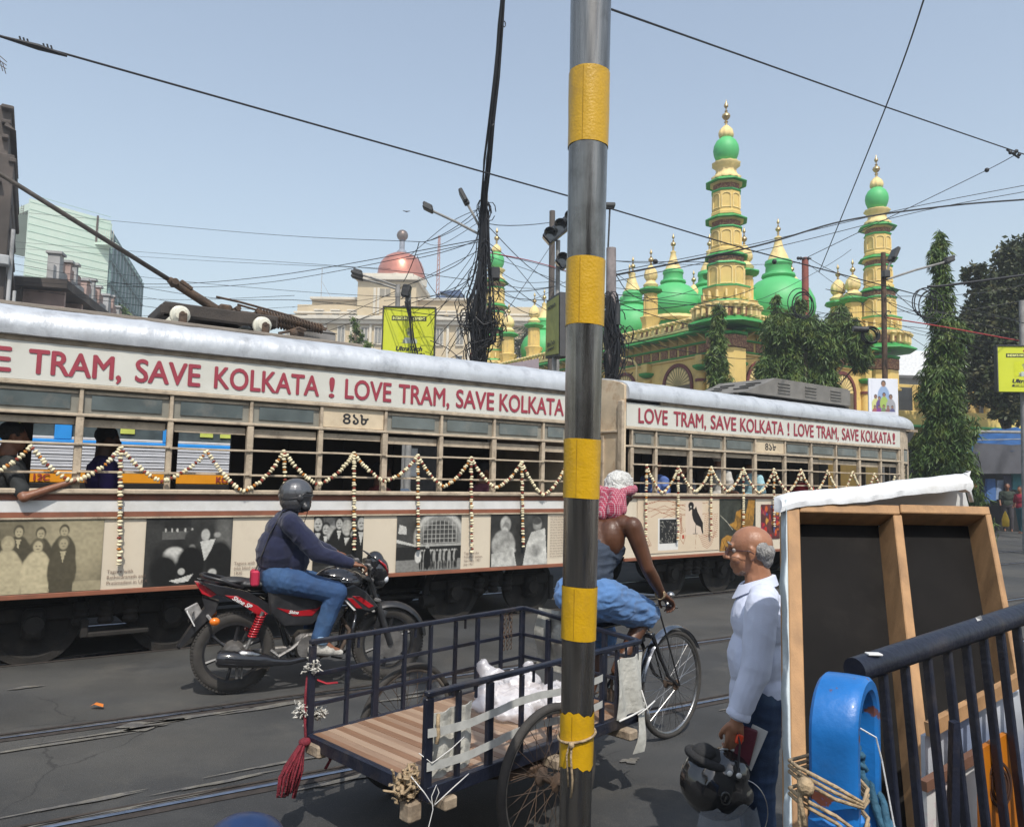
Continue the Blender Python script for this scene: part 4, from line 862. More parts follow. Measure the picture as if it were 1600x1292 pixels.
for q in (.35, .68): b = MB(); b.bbox((.83, 0, ZB + .40 * q), (.012, .84, .020), .003); b.build('mid_bar', M_navy, TR)
for y in (-.2, .02, .22): b = MB(); b.bbox((.83, y, ZB + .19), (.024, .03, .4), .003); b.build('rail_post', M_navy, TR)
TM = Matrix.Translation(TR.location) @ Matrix.Rotation(TH, 4, 'Z')
def onT(b, name, m, label, cat, group=None, smooth=True):
    b.v = [tuple(TM @ Vector(v)) for v in b.v]; o = b.build(name, m, smooth=smooth); return tag(o, label, cat, group)
# rope bundle hanging at the rear
M_mr = mat('maroon_rope', (.16, .012, .022), .85, var=.3, scale=40, bump=.5, bscale=120)
b = MB(); rr_ = random.Random(3)
for k in range(17):
    a = rr_.random() * 6.28; s = .02 + .03 * rr_.random(); L = .13 + .07 * rr_.random(); ox = math.cos(a) * s; oy = math.sin(a) * s
    b.tube([(-.70, .40, .44), (-.725 + ox * .4, .40 + oy * .5, .41), (-.77 + ox * 1.2, .41 + oy * 1.3, .40 - L * .55), (-.785 + ox, .41 + oy * 1.2, .42 - L - .02), (-.765 + ox * .6, .41 + oy * .8, .42 - L - .03), (-.745 + ox * .8, .40 + oy, .42 - L * .6), (-.71, .40, .43)], .0055, 6)
b.tube([(-.70, .40, .43), (-.69, .43, .5), (-.685, .445, .62), (-.675, .45, .72)], .007, 6); b.tube([(-.69, .40, .44), (-.62, .36, .40), (-.6, .34, .34), (-.62, .35, .30)], .008, 6); b.sph((-.705, .40, .43), (.03, .03, .02)); onT(b, 'rope_bundle', M_mr, 'dark red rope bundle hanging from the rear corner of the cargo bed', 'rope')
def rag(name, c, size, label, seed, m=None, n=900):
    b = MB(); r = np.random.default_rng(seed)
    for k in range(150):
        p = Vector(r.normal(size=3)) * .42; p = Vector((p.x * size[0], p.y * size[1], p.z * size[2])) + Vector(c); q = p + Vector(r.normal(size=3)) * size[0] * .35
        b.tube([p, (p + q) / 2 + Vector(r.normal(size=3)) * size[0] * .2, q], size[0] * .10, 4, flat=(1.6, .7))
    return onT(b, name, m or M_cloth, label, 'cloth')
rag('cloth_rag', (-.69, .46, .56), (.032, .032, .034), 'ragged whitish cloth tied outside the rear corner post of the cart', 1)
rag('cloth_rag', (-.60, .45, .535), (.032, .028, .024), 'ragged whitish cloth tuft tied low inside the rear corner rails of the cart', 2)
rag('cloth_rag', (-.66, .44, .76), (.034, .028, .022), 'pale rag knotted high on the rear corner post below the rider shoe', 5)
rag('cloth_rag', (-.71, -.36, .45), (.06, .055, .045), 'knotted pale rag on the near rear corner of the cargo bed', 6, M_rope)
# sheets of packing tied to the near rail, with tape bands and string
def sheet(name, fn, m, label, cat, nu=14, nv=10, th=.004):
    b = MB(); vs = []
    for s_ in (0, 1):
        for j in range(nv + 1):
            for i in range(nu + 1): p = Vector(fn(i / nu, j / nv)); vs.append(p + Vector((0, th * s_, 0)))
    M_ = (nu + 1) * (nv + 1); fs = []
    for j in range(nv):
        for i in range(nu):
            a = j * (nu + 1) + i; fs += [(a, a + 1, a + nu + 2, a + nu + 1), (M_ + a, M_ + a + nu + 1, M_ + a + nu + 2, M_ + a + 1)]
    for i in range(nu): a = i; fs.append((a, M_ + a, M_ + a + 1, a + 1)); a = nv * (nu + 1) + i; fs.append((a, a + 1, M_ + a + 1, M_ + a))
    for j in range(nv): a = j * (nu + 1); fs.append((a, a + nu + 1, M_ + a + nu + 1, M_ + a)); a += nu; fs.append((a, M_ + a, M_ + a + nu + 1, a + nu + 1))
    b.add(vs, fs); return onT(b, name, m, label, cat, smooth=30)
M_sack = mat('woven_sack', (.50, .49, .44), .75, var=.18, scale=7, bump=.4, bscale=30, dirt=(.25, .23, .2), dscale=8)
sheet('packing_sheet', lambda u, v: (-.66 + .27 * u, -.405 + .012 * math.sin(u * 14) + .004 * math.sin(v * 11), ZB + .01 + .26 * v + .01 * u), M_sack, 'grey white packing sheet tied inside the near rear rail of the cart', 'sheet')
sheet('packing_sheet', lambda u, v: (.60 + .24 * u, -.455 - .016 * math.sin(u * 9 + v * 3), ZB - .0 + .30 * v + .01 * u), M_sack, 'grey white woven sheet tied to the near front rail of the cart', 'sheet')
sheet('packing_sheet', lambda u, v: (.80 + .08 * u - .06 * (1 - v), -.462 - .02 * math.sin(v * 4 + u), ZB - .20 + .24 * v), M_sack, 'loose white flap hanging below the front corner of the cart bed', 'sheet', 8, 8)
sheet('packing_sheet', lambda u, v: (.86 + .02 * math.sin(v * 8), .02 + .32 * u, ZB + .08 + .36 * v), M_sack, 'white plastic wrapping around the front rail of the cart behind the striped pole', 'sheet', 10, 8)
for z0, z1, lab in ((ZB + .20, ZB + .235, 'upper'), (ZB + .07, ZB + .105, 'lower')):
    sheet('plastic_strap', lambda u, v, z0=z0, z1=z1: (-.68 + 1.16 * u, -.448 - .002 * math.sin(u * 40), z0 + (z1 - z0) * v - .012 * math.sin(u * 3.1 * 3) + .02 * u), mat('strap_tape', (.5, .5, .47), .5, var=.15, scale=20, alpha=.85), f'{lab} pale plastic strap stretched along the near rail of the cart', 'strap', 30, 1, .001)
b = MB(); b.tube([(-.70, -.42, ZB + .14), (-.66, -.455, ZB + .10), (-.55, -.45, ZB + .13), (-.48, -.447, ZB + .16)], .002, 6); b.tube([(-.72, -.40, ZB + .05), (-.70, -.46, ZB + .0), (-.66, -.47, ZB - .06), (-.55, -.465, ZB - .02), (-.46, -.46, ZB + .01)], .0022, 6); b.tube([(-.66, -.472, ZB - .06), (-.64, -.48, ZB - .01), (-.65, -.475, ZB + .02), (-.67, -.47, ZB - .02), (-.665, -.475, ZB - .07), (-.69, -.48, ZB - .13), (-.74, -.48, ZB - .19), (-.75, -.48, ZB - .25)], .0018, 6)
onT(b, 'white_string', M_white, 'thin white string tied in a bow at the near rear corner of the cart', 'string')
b = MB(); b.tube([(.76, -.475, ZB + .0), (.84, -.48, ZB + .02), (.9, -.49, ZB + .05)], .004, 6); b.tube([(.6, -.47, ZB + .0), (.7, -.478, ZB + .01), (.82, -.475, ZB + .02)], .005, 6); b.tube([(.80, -.47, ZB + .12), (.84, -.48, ZB + .02), (.86, -.485, ZB - .03)], .004, 6); onT(b, 'white_string', M_white, 'thin white string with a loose end at the front corner of the cart', 'string')
b = MB(); b.tube([(-.62, -.44, ZB + .28), (-.635, -.455, ZB + .25), (-.625, -.45, ZB + .2), (-.64, -.455, ZB + .17)], .008, 6); onT(b, 'rope_end', M_rope, 'short brown rope end wound on the near rear post of the cart', 'rope')
# chain at the far front of the rails
b = MB()
for s_ in range(3):
    for k in range(9):
        z = ZB + .42 - k * .026; b.tube([(.66 + .03 * s_ + .008 * math.cos(a) * (k % 2), .425 - .008 * math.cos(a) * ((k + 1) % 2), z + .016 * math.sin(a)) for a in np.linspace(0, 6.28, 9)[:-1]], .003, 4, closed=True)
onT(b, 'chain', M_rust, 'rusty chain hanging over the far rail of the cart', 'chain')
# plastic bag
def crump(amp, s):
    def f(c):
        return amp * np.array([mnoise.turbulence(Vector(p) * s, 4, True) - .5 for p in c])
    return f
bag = fuse('plastic_bag', [('ell', (.36, .0, .52), (.19, .19, .058)), ('ell', (.22, -.08, .49), (.11, .11, .04)), ('ell', (.30, .12, .52), (.12, .11, .06)), ('ell', (.50, -.12, .52), (.15, .12, .06)), ('ell', (.40, .05, .57), (.09, .10, .06)), ('cap', (.36, .14, .56), (.30, .22, .64), .06, .03), ('cap', (.46, .02, .57), (.47, .05, .66), .05, .012), ('cap', (.2, .1, .5), (.12, .14, .49), .05, .012)], M_plas, voxel=.008, smooth=2, disp=wrinkle(.024, 10, 10, 10, 2.))
bag.matrix_basis = TM; tag(bag, 'crumpled white translucent plastic bag lying on the cart bed', 'bag')
b = MB(); b.tube([(.52, -.16, .49), (.58, -.2, .485), (.66, -.22, .48)], .012, 6, flat=(2, .4)); onT(b, 'pink_ribbon', mat('pink_print', (.45, .05, .14), .6), 'pink strip showing at the near edge of the white plastic bag', 'strip')
b = MB(); b.tube([(-.665, .44, .70), (-.655, .44, .58), (-.66, .445, .47)], .007, 6, flat=(1.8, .5)); b.tube([(-.64, .42, .70), (-.60, .40, .68), (-.55, .38, .68)], .007, 6, flat=(2, .5)); onT(b, 'red_strap', mat('red_strap', (.3, .01, .02), .7), 'narrow red strap running down the rear corner post of the cart', 'strap')

# ---------------------------------------------------------------- motorcycle
MA = rad(24.6); MC = thing('motorcycle', 'black and red motorcycle ridden past the tram', 'motorcycle', (-2.077, 5.976, 0), MA)
def moto_wheel(x, r, w_, nm):
    R = Matrix.Rotation(math.pi / 2, 3, 'X'); q = MB()
    q.lathe([(r - .085, -w_ * .55), (r - .05, -w_ * .98), (r - .018, -w_ * .8), (r - .003, -w_ * .35), (r, 0), (r - .003, w_ * .35), (r - .018, w_ * .8), (r - .05, w_ * .98), (r - .085, w_ * .55)], 56, R=R, closed=True); t = q.build(nm, M_tyre, MC, smooth=50, loc=(x, 0, r + .003))
    tr = MB()
    for k in range(72):
        a = 2 * math.pi * k / 72
        for s in (-1, 1): tr.bbox(((r - .0085) * math.cos(a + s * .02), s * w_ * .5, (r - .0085) * math.sin(a + s * .02)), (.016, w_ * .6, .02), .002, Matrix.Rotation(-a, 3, 'Y'))
    tr.build('tread', M_tyre, t)['kind'] = 'stuff'
    q = MB(); q.lathe([(r - .10, -w_ * .5), (r - .075, -w_ * .62), (r - .078, 0), (r - .075, w_ * .62), (r - .10, w_ * .5)], 48, R=R, closed=True); q.build('rim', M_bike, t, smooth=40)
    for k in range(6):
        a = 2 * math.pi * k / 6 + .3; q = MB(); q.tube([(.04 * math.cos(a), 0, .04 * math.sin(a)), (.12 * math.cos(a + .1), 0, .12 * math.sin(a + .1)), ((r - .09) * math.cos(a + .06), 0, (r - .09) * math.sin(a + .06))], [.022, .013, .016], 6); q.build('wheel_spoke', M_bike, t)
    q = MB(); q.lathe([(.02, -.075), (.06, -.07), (.085, -.03), (.085, .03), (.06, .07), (.02, .075)], 20, R=R); q.build('hub', M_alu, t, smooth=40)
    return t
moto_wheel(-.02, .305, .052, 'wheel'); moto_wheel(1.195, .30, .042, 'wheel')
def side(b, poly, y0, y1, bev=.0):
    "extruded outline in x,z between y0 and y1, pinched at its faces"
    n = len(poly); cx = sum(p[0] for p in poly) / n; cz = sum(p[1] for p in poly) / n; rings = []
    for y, s in ((y0, .93), (y0 + (y1 - y0) * .18, 1.0), (y1 - (y1 - y0) * .18, 1.0), (y1, .93)): rings.append([(cx + (x - cx) * s, y, cz + (z - cz) * s) for x, z in poly])
    return b.ring_sweep(rings)
def fp(name, prims, m, vox=.008, sm=3): return fuse(name, prims, m, MC, vox, sm)
fp('fuel_tank', [('ell', (.74, 0, .83), (.17, .125, .10)), ('ell', (.83, 0, .81), (.14, .15, .09)), ('ell', (.63, 0, .80), (.10, .09, .08))], M_bikeg)
b = MB(); b.cyl((.76, 0, .925), (.76, 0, .94), .038, n=18); b.build('fuel_cap', M_chrome, MC, smooth=40)
for s in (-1, 1):
    b = MB(); side(b, [(.70, .76), (.86, .80), (.96, .74), (1.06, .62), (1.0, .585), (.86, .62), (.76, .66)], s * .12, s * .175); sh = b.build('tank_shroud', M_bike, MC, smooth=30)
    b = MB(); side(b, [(.84, .715), (.90, .715), (1.02, .63), (.98, .615)], s * .172, s * .180); b.build('red_stripe', M_red, sh); b = MB(); side(b, [(.80, .70), (.84, .70), (.93, .615), (.88, .62)], s * .172, s * .180); b.build('red_stripe', M_red, sh); b = MB(); side(b, [(.78, .685), (.795, .685), (.875, .605), (.86, .60)], s * .172, s * .181); b.build('white_stripe', M_white, sh)
    b = MB(); side(b, [(.20, .77), (.60, .70), (.68, .60), (.55, .50), (.33, .50), (.22, .62)], s * .08, s * .13); sp_ = b.build('side_cover', M_bike, MC, smooth=30)
    b = MB(); side(b, [(.27, .645), (.42, .612), (.585, .625), (.63, .66), (.54, .57), (.40, .575)], s * .126, s * .136); b.build('red_stripe', M_red, sp_); 
    b = MB(); side(b, [(-.30, .86), (-.12, .82), (.06, .77), (.24, .66), (.26, .60), (.17, .585), (.0, .68), (-.18, .77)], s * .07, s * .115); tl = b.build('tail_cowl', M_bikeg, MC, smooth=30)
    b = MB(); side(b, [(-.11, .755), (-.02, .745), (.13, .665), (.21, .60), (.13, .60), (.02, .675)], s * .112, s * .121); b.build('red_stripe', M_red, tl)
    put_text('Shine SP', .045, tl, frameM((-.06 if s < 0 else .16, s * .125, .725 if s < 0 else .62), (.86 * -s, 0, -.5 * -s), (.5 * -s if s < 0 else .5, 0, .86)) if s < 0 else frameM((.18, .125, .65), (-.86, 0, .5), (.5, 0, .86)), M_white, bold=.003, shear=.3) if s < 0 else None
    put_text('Shine', .034, sp_, frameM((.36, -.14, .60), (.99, 0, -.12), (.12, 0, .99)), M_white, bold=.003, shear=.3) if s < 0 else None
fp('seat', [('ell', (.52, 0, .77), (.20, .11, .045)), ('ell', (.35, 0, .775), (.16, .12, .045)), ('ell', (.13, 0, .82), (.17, .10, .04)), ('ell', (-.05, 0, .845), (.13, .085, .032)), ('cap', (.25, 0, .80), (.05, 0, .82), .05, .045)], mat('seat_vinyl', (.03, .03, .032), .5, var=.2, scale=9, bump=.1, dirt=(.06, .06, .058), dscale=7))
b = MB()
for s in (-1, 1): b.tube([(.02, s * .11, .80), (-.12, s * .12, .86), (-.25, s * .09, .895), (-.28, 0, .90)], .013, 8)
b.build('grab_rail', M_bike, MC, smooth=True)
b = MB(); side(b, [(-.32, .85), (-.20, .82), (-.15, .76), (-.20, .735), (-.27, .765)], -.075, .075); b.build('tail_light', mat('tail_lens', (.42, .01, .02), .12, coat=.6), MC, smooth=30)
b = MB(); side(b, [(-.26, .74), (-.14, .70), (-.16, .62), (-.28, .50), (-.40, .36), (-.425, .375), (-.31, .56), (-.24, .66)], -.055, .055); b.build('rear_mudguard', M_bike, MC, smooth=30)
b = MB(); b.bbox((-.335, 0, .585), (.008, .19, .12), .003, Matrix.Rotation(rad(-28), 3, 'Y')); np_ = b.build('number_plate', M_white, MC)
for k, s in enumerate(('WB 02', 'AL 4417')): put_text(s, .05, np_, frameM((-.347 - .022 * k + .02, .075, .605 - .05 * k), (0, -1, 0), (.42, 0, .9)), M_black, bold=.01, fit=.15)
b = MB(); b.bbox((-.30, .0, .60), (.10, .03, .16), .01, Matrix.Rotation(rad(-28), 3, 'Y')); b.tube([(-.22, -.06, .60), (-.2, -.16, .585)], .012, 6); b.build('plate_bracket', mat('dull_plate_bracket', (.28, .27, .26), .5, var=.4, scale=20), MC)
b = MB(); b.sph((-.175, -.18, .575), (.038, .028, .030), 12, 8); b.build('indicator', mat('indicator_orange', (.7, .17, .01), .2, coat=.5), MC, smooth=True)
b = MB(); b.sph((-.175, .18, .575), (.038, .028, .030), 12, 8); b.build('indicator', MATS['indicator_orange'], MC, smooth=True)
for s in (-1, 1):
    sp_ = MB(); p0 = Vector((.17, s * .13, .62)); p1 = Vector((.06, s * .13, .345)); sp_.cyl(p0, p1, .014, n=8); pts = []
    for i in range(9 * 10 + 1): a = 2 * math.pi * i / 10; c = p0.lerp(p1, .08 + .58 * i / 90); pts.append(c + Vector((math.cos(a) * .030, math.sin(a) * .030, 0)))
    q = MB(); q.tube(pts, .0075, 6); so = sp_.build('shock_absorber', M_alu, MC, smooth=40); q.build('coil_spring', M_red, so, smooth=True)
b = MB(); b.tube([(.52, -.13, .25), (.38, -.155, .235), (.25, -.165, .25)], [.022, .024, .035], 12); b.tube([(.26, -.17, .25), (.2, -.175, .262), (.0, -.185, .29), (-.13, -.185, .305), (-.15, -.185, .307)], [.036, .052, .062, .062, .045], 18); mf = b.build('exhaust', M_bikeg, MC, smooth=40)
b = MB(); b.tube([(.20, -.18, .30), (.10, -.185, .315), (.02, -.19, .325), (-.03, -.19, .325)], [.012, .045, .045, .014], 10, flat=(.9, .9)); b.build('heat_shield', M_chrome, mf, smooth=True)
b = MB(); b.bbox((-.0, -.15, .20), (.02, .03, .12), .005); b.bbox((.035, -.15, .2), (.012, .03, .12), .005); b.bbox((.34, 0, .30), (.5, .05, .05), .01); b.tube([(.52, -.1, .42), (.40, -.13, .33), (.30, -.14, .28), (.24, -.13, .33)], .016, 6); b.build('swing_arm', M_alu, MC)
en = MB(); en.bbox((.58, 0, .33), (.30, .22, .20), .04); en.cyl((.52, -.15, .33), (.52, .15, .33), .085, n=20); en.cyl((.66, -.13, .32), (.66, .13, .32), .07, n=18)
for k in range(7): en.bbox((.66 + .012 * k, 0, .42 + .019 * k), (.15, .15, .010), .003, Matrix.Rotation(-.4, 3, 'Y'))
en.bbox((.74, 0, .57), (.13, .13, .07), .02); en.build('engine', M_alu, MC, smooth=40)
b = MB(); b.tube([(.80, .0, .52), (.86, -.06, .42), (.78, -.10, .27), (.52, -.13, .25)], .018, 8); b.build('exhaust_header', M_rust, MC, smooth=True)
b = MB(); b.tube([(1.0, 0, .78), (.84, 0, .55), (.80, 0, .30), (.60, 0, .20), (.40, 0, .24), (.32, 0, .5), (.24, 0, .70)], .020, 8); b.tube([(1.0, 0, .80), (.6, 0, .72), (.1, 0, .74), (-.2, 0, .8)], .02, 8)
for s in (-1, 1): b.tube([(.30, s * .09, .72), (.34, s * .09, .5), (.42, s * .10, .30)], .013, 6); b.tube([(.885, s * .02, .58), (.875, s * .17, .56), (.85, s * .19, .45), (.83, s * .19, .30), (.80, s * .05, .25)], .013, 8)
b.build('frame_tube', M_bikeg, MC, smooth=True)
b = MB(); b.cyl((.56, -.22, .255), (.56, .22, .255), .011, n=8); b.bbox((.56, -.20, .262), (.07, .11, .025), .008); b.bbox((.56, .20, .262), (.07, .11, .025), .008); b.tube([(.70, -.14, .25), (.75, -.16, .24), (.80, -.19, .235)], .008, 6); b.build('footpeg', M_bike, MC)
for s in (-1, 1):
    b = MB(); b.cyl((.985, s * .085, .86), (1.08, s * .085, .62), .018, n=12); b.cyl((1.075, s * .085, .63), (1.195, s * .082, .30), .027, n=12); b.build('fork_leg', M_bike, MC, smooth=40)
b = MB(); b.bbox((1.0, 0, .83), (.07, .22, .03), .008, Matrix.Rotation(.35, 3, 'Y')); b.bbox((1.07, 0, .66), (.06, .22, .03), .008, Matrix.Rotation(.35, 3, 'Y')); b.build('fork_bridge', M_alu, MC)
b = MB(); rings = []
for i in range(15):
    a = rad(122 - i * 8.2); c = Vector((1.195 + .335 * math.cos(a), 0, .303 + .335 * math.sin(a))); o = Vector((math.cos(a), 0, math.sin(a))); rings.append([c + Vector((0, y, 0)) - o * (y * y * 9) for y in (-.066, -.045, 0, .045, .066)] + [c + Vector((0, y, 0)) - o * (y * y * 9 + .005) for y in (.066, .045, 0, -.045, -.066)])
b.ring_sweep(rings); b.bbox((1.11, -.065, .50), (.07, .01, .16), .003, Matrix.Rotation(.35, 3, 'Y')); b.build('front_mudguard', M_bike, MC, smooth=50)
b = MB(); b.cyl((1.2, -.07, .30), (1.2, -.085, .30), .115, n=28); b.build('brake_disc', M_alu, MC, smooth=40)
fp('headlight_cowl', [('ell', (1.09, 0, .89), (.09, .10, .11)), ('ell', (1.06, 0, .95), (.08, .085, .10)), ('ell', (1.10, 0, .80), (.055, .08, .055))], M_bikeg, .007, 3)
b = MB(); b.sph((1.145, 0, .82), (.035, .07, .04), 14, 8); b.build('headlight', mat('lamp_lens', (.55, .57, .6), .08, spec=.9, coat=.6), MC, smooth=True)
for s in (-1, 1): b = MB(); b.tube([(1.07, s * .088, .985), (1.12, s * .087, .94), (1.165, s * .06, .86)], [.008, .02, .007], 8, flat=(1, .6)); b.build('red_stripe', M_red, MC, smooth=True)
b = MB(); rings = []
for i in range(9):
    t = i / 8; x = 1.13 - .16 * t - .02 * t * t; z = .955 + .13 * t - .02 * t * t; wd = .085 * (1 - .75 * t ** 2.2) + .004; rings.append([(x - .6 * y * y * 8, y, z) for y in np.linspace(-wd, wd, 7)] + [(x - .6 * y * y * 8 - .004, y, z - .004) for y in np.linspace(wd, -wd, 7)])
b.ring_sweep(rings); b.build('windscreen', mat('smoked_screen', (.02, .02, .022), .08, coat=.8, alpha=.9), MC, smooth=50)
b = MB(); b.tube([(.84, -.36, .955), (.92, -.27, .965), (.98, -.15, .93), (.985, 0, .90), (.98, .15, .93), (.92, .27, .985), (.84, .36, .975)], .012, 8); b.build('handlebar', M_bike, MC, smooth=True)
for s in (-1, 1):
    b = MB(); b.tube([(.955, s * .20, .955), (.965, s * .30, .95), (.93, s * .37, .945)], .006, 6); b.bbox((.95, s * .20, .95), (.05, .06, .045), .01); b.build('brake_lever', M_alu, MC)
b = MB(); b.tube([(1.0, -.12, .93), (.99, -.13, .86), (1.05, -.12, .74)], .006, 6); b.tube([(.98, -.1, .93), (1.03, -.09, .85), (.95, -.08, .7)], .005, 6); b.bbox((1.0, 0, .965), (.06, .13, .05), .01); b.build('instrument_cluster', M_bike, MC)

# ---------------------------------------------------------------- people
def head_prims(c, fwd, s=1., up=(0, 0, 1), ears=True, nose=True):
    f = Vector(fwd).normalized(); u0 = Vector(up); l = u0.cross(f).normalized(); u = f.cross(l).normalized(); c = Vector(c)
    R = Matrix((f, l, u)).transposed()
    def P(x, y, z): return c + (f * x + l * y + u * z) * s
    def E(x, y, z, a, b_, d): return ('ell', P(x, y, z), (a * s, b_ * s, d * s), R)
    pr = [E(-.014, 0, .034, .096, .077, .084), E(.020, 0, -.03, .066, .057, .078), E(.047, 0, -.086, .030, .030, .023), E(.02, 0, -.07, .055, .046, .035), ('cap', P(.078, -.032, .030), P(.078, .032, .030), .013 * s, .013 * s), E(.058, .038, -.028, .028, .022, .024), E(.058, -.038, -.028, .028, .022, .024), E(.076, 0, -.056, .014, .024, .009), E(.073, 0, -.068, .014, .021, .008), ('cap', P(-.028, 0, -.05), P(-.045, 0, -.14), .052 * s, .056 * s)]
    if nose: pr += [('cap', P(.084, 0, .020), P(.107, 0, -.020), .009 * s, .0135 * s), E(.094, .012, -.027, .010, .008, .008), E(.094, -.012, -.027, .010, .008, .008)]
    if ears:
        for q in (-1, 1): pr += [E(-.008, q * .079, -.004, .018, .007, .028), ('cap', P(-.018, q * .081, .012), P(-.004, q * .081, .022), .006 * s, .006 * s), ('cap', P(-.004, q * .079, -.03), P(0, q * .076, -.022), .007 * s, .006 * s)]
    return pr, P, R
def eyes(parent, P, R, s):
    for q in (-1, 1):
        b = MB(); b.sph(P(.074, q * .031, .010), .0125 * s, 10, 8); e = b.build('eye', M_eye, parent, smooth=True); b = MB(); b.sph(P(.081, q * .032, .010), .0066 * s, 8, 6); b.build('iris', M_iris, e, smooth=True) if parent.parent is None else None
def hand_prims(wrist, d, palm_n, curl=1.0, s=1., left=True, spread=.0):
    "palm and five fingers; d = along the hand, palm_n = side the fingers curl to"
    w_ = Vector(wrist); d = Vector(d).normalized(); n = Vector(palm_n); n = (n - d * n.dot(d)).normalized(); l = d.cross(n).normalized() * (1 if left else -1)
    pr = [('cap', w_, w_ + d * .03 * s, .024 * s, .026 * s)]
    for q in (-.030, -.010, .010, .030): pr.append(('cap', w_ + d * .018 * s + l * q * .7 * s, w_ + d * .082 * s + l * q * s, .0135 * s, .0115 * s))
    Ls = (.036, .041, .038, .030)
    for i, q in enumerate((.032, .011, -.011, -.031)):
        p = w_ + d * .086 * s + l * q * s; a = .35 * curl; L = Ls[i] * s
        r0 = (.0092, .0092, .009, .008)[i] * s
        for j in range(3):
            dd = d * math.cos(a) + n * math.sin(a) + l * spread * q * 4; e = p + dd * L * (1, .72, .58)[j]; pr.append(('cap', p, e, r0 * (1 - .1 * j), r0 * (.9 - .1 * j))); p = e; a += .85 * curl
    p = w_ + d * .022 * s + l * .028 * s; t1 = p + (d * .030 + l * .020 + n * .012) * s; t2 = t1 + (d * .026 + l * .004 + n * .018 * curl) * s; t3 = t2 + (d * .018 - l * .008 + n * .012 * curl) * s
    pr += [('cap', p, t1, .014 * s, .0115 * s), ('cap', t1, t2, .0108 * s, .010 * s), ('cap', t2, t3, .0098 * s, .0082 * s)]
    return pr
def limb(a, m, b_, r): return [('cap', a, m, r[0], r[1]), ('cap', m, b_, r[2], r[3])]
def foot_prims(ank, toe_dir, s=1., r=.034, L=.19):
    a = Vector(ank); t = Vector(toe_dir).normalized(); dn = Vector((0, 0, -1)); heel = a - t * .035 * s + dn * .045 * s
    return [('cap', a, heel, r * s, r * .85 * s), ('cap', heel, a + t * L * .45 * s + dn * .045 * s, r * .8 * s, r * .9 * s), ('cap', a + t * .03 * s, a + t * L * .5 * s + dn * .04 * s, r * .9 * s, r * .75 * s), ('cap', a + t * L * .42 * s + dn * .05 * s, a + t * L * .78 * s + dn * .055 * s, r * .95 * s, r * .6 * s)]

# standing man, seen from his left, facing the tram's tail
MAN = thing('person', 'bald bespectacled man in a pale blue shirt and jeans holding a wallet and helmet', 'person', (1.055, 3.25, 0), rad(166))
ms = .885
MAN.scale = (ms, ms, ms)
hp, HP, HR = head_prims((.045, 0, 1.585), (1, 0, -.05), 1.03)
LS, LE, LW = Vector((.0, .185, 1.365)), Vector((.03, .235, 1.09)), Vector((.115, .25, .868)); RS, RE, RW = Vector((.0, -.185, 1.365)), Vector((-.02, -.24, 1.09)), Vector((.05, -.22, .86))
hd = Vector((.02, -.02, -.25)).normalized()
torso = [('ell', (.0, 0, 1.26), (.115, .165, .15)), ('ell', (.01, 0, 1.08), (.115, .155, .15)), ('ell', (.0, 0, .97), (.115, .155, .11)), ('cap', (-.01, -.12, 1.385), (-.01, .12, 1.385), .052, .052), ('cap', (0, 0, 1.36), (.01, 0, 1.47), .065, .056)]
arms = limb(LS, LE, LW, (.050, .040, .038, .026)) + limb(RS, RE, RW, (.050, .040, .038, .026))
legs = limb((.0, .09, .92), (.02, .10, .49), (-.01, .105, .09), (.078, .055, .052, .034)) + limb((.0, -.09, .92), (.05, -.10, .49), (-.02, -.105, .09), (.078, .055, .052, .034))
feet = foot_prims((-.01, .105, .085), (1, .1, 0)) + foot_prims((-.02, -.105, .085), (1, -.1, 0))
hl = hand_prims(LW, hd, (.25, -1, 0), .95, 1.04, left=False); hr = hand_prims(RW, hd, (.2, 1, 0), .6, 1.0, left=True)
body = fuse('body', hp + torso + arms + legs + feet + hl + hr, mat('skin_medium', (.33, .155, .088), .42, var=.14, scale=14, bump=.1, bscale=140, spec=.45, dirt=(.25, .11, .065), dscale=9), MAN, .0055, 3)
def hair_part(name, prims, m, parent, vox=.006, amp=.004, sc=60): return fuse(name, prims, m, parent, vox, 1, disp=crump(amp, sc))
f_ = Vector((1, 0, -.04)).normalized()
hair_part('hair', [('ell', HP(-.062, 0, .000), (.056, .0865, .052)), ('ell', HP(-.052, .052, .012), (.036, .034, .042)), ('ell', HP(-.052, -.052, .012), (.036, .034, .042)), ('ell', HP(-.072, 0, -.03), (.036, .062, .05))], M_hairg, MAN)
hair_part('beard', [('ell', HP(.044, 0, -.088), (.0335, .030, .0235)), ('ell', HP(.028, 0, -.082), (.034, .042, .026))], mat('grey_stubble', (.30, .22, .18), .8, var=.3, scale=90, bump=.6, bscale=200, col2=(.30, .16, .10), m_scale=50), MAN, .0045, .002, 90)
b = MB(); b.tube([HP(.098, -.03, -.062), HP(.0985, 0, -.0625), HP(.098, .03, -.062)], .001, 4)
for q in (-1, 1):
    e = MB(); e.sph(HP(.065, q * .031, .009), .0128, 10, 8); e.build('eye', M_eye, MAN, smooth=True); e = MB(); e.sph(HP(.0725, q * .032, .009), .0062, 8, 6); e.build('iris', M_iris, MAN, smooth=True)
    e = MB(); e.tube([HP(.088, q * .014, .036), HP(.090, q * .03, .042), HP(.076, q * .05, .037)], [.003, .0042, .002], 6); e.build('eyebrow', M_hairg, MAN, smooth=True)
gl = MB()
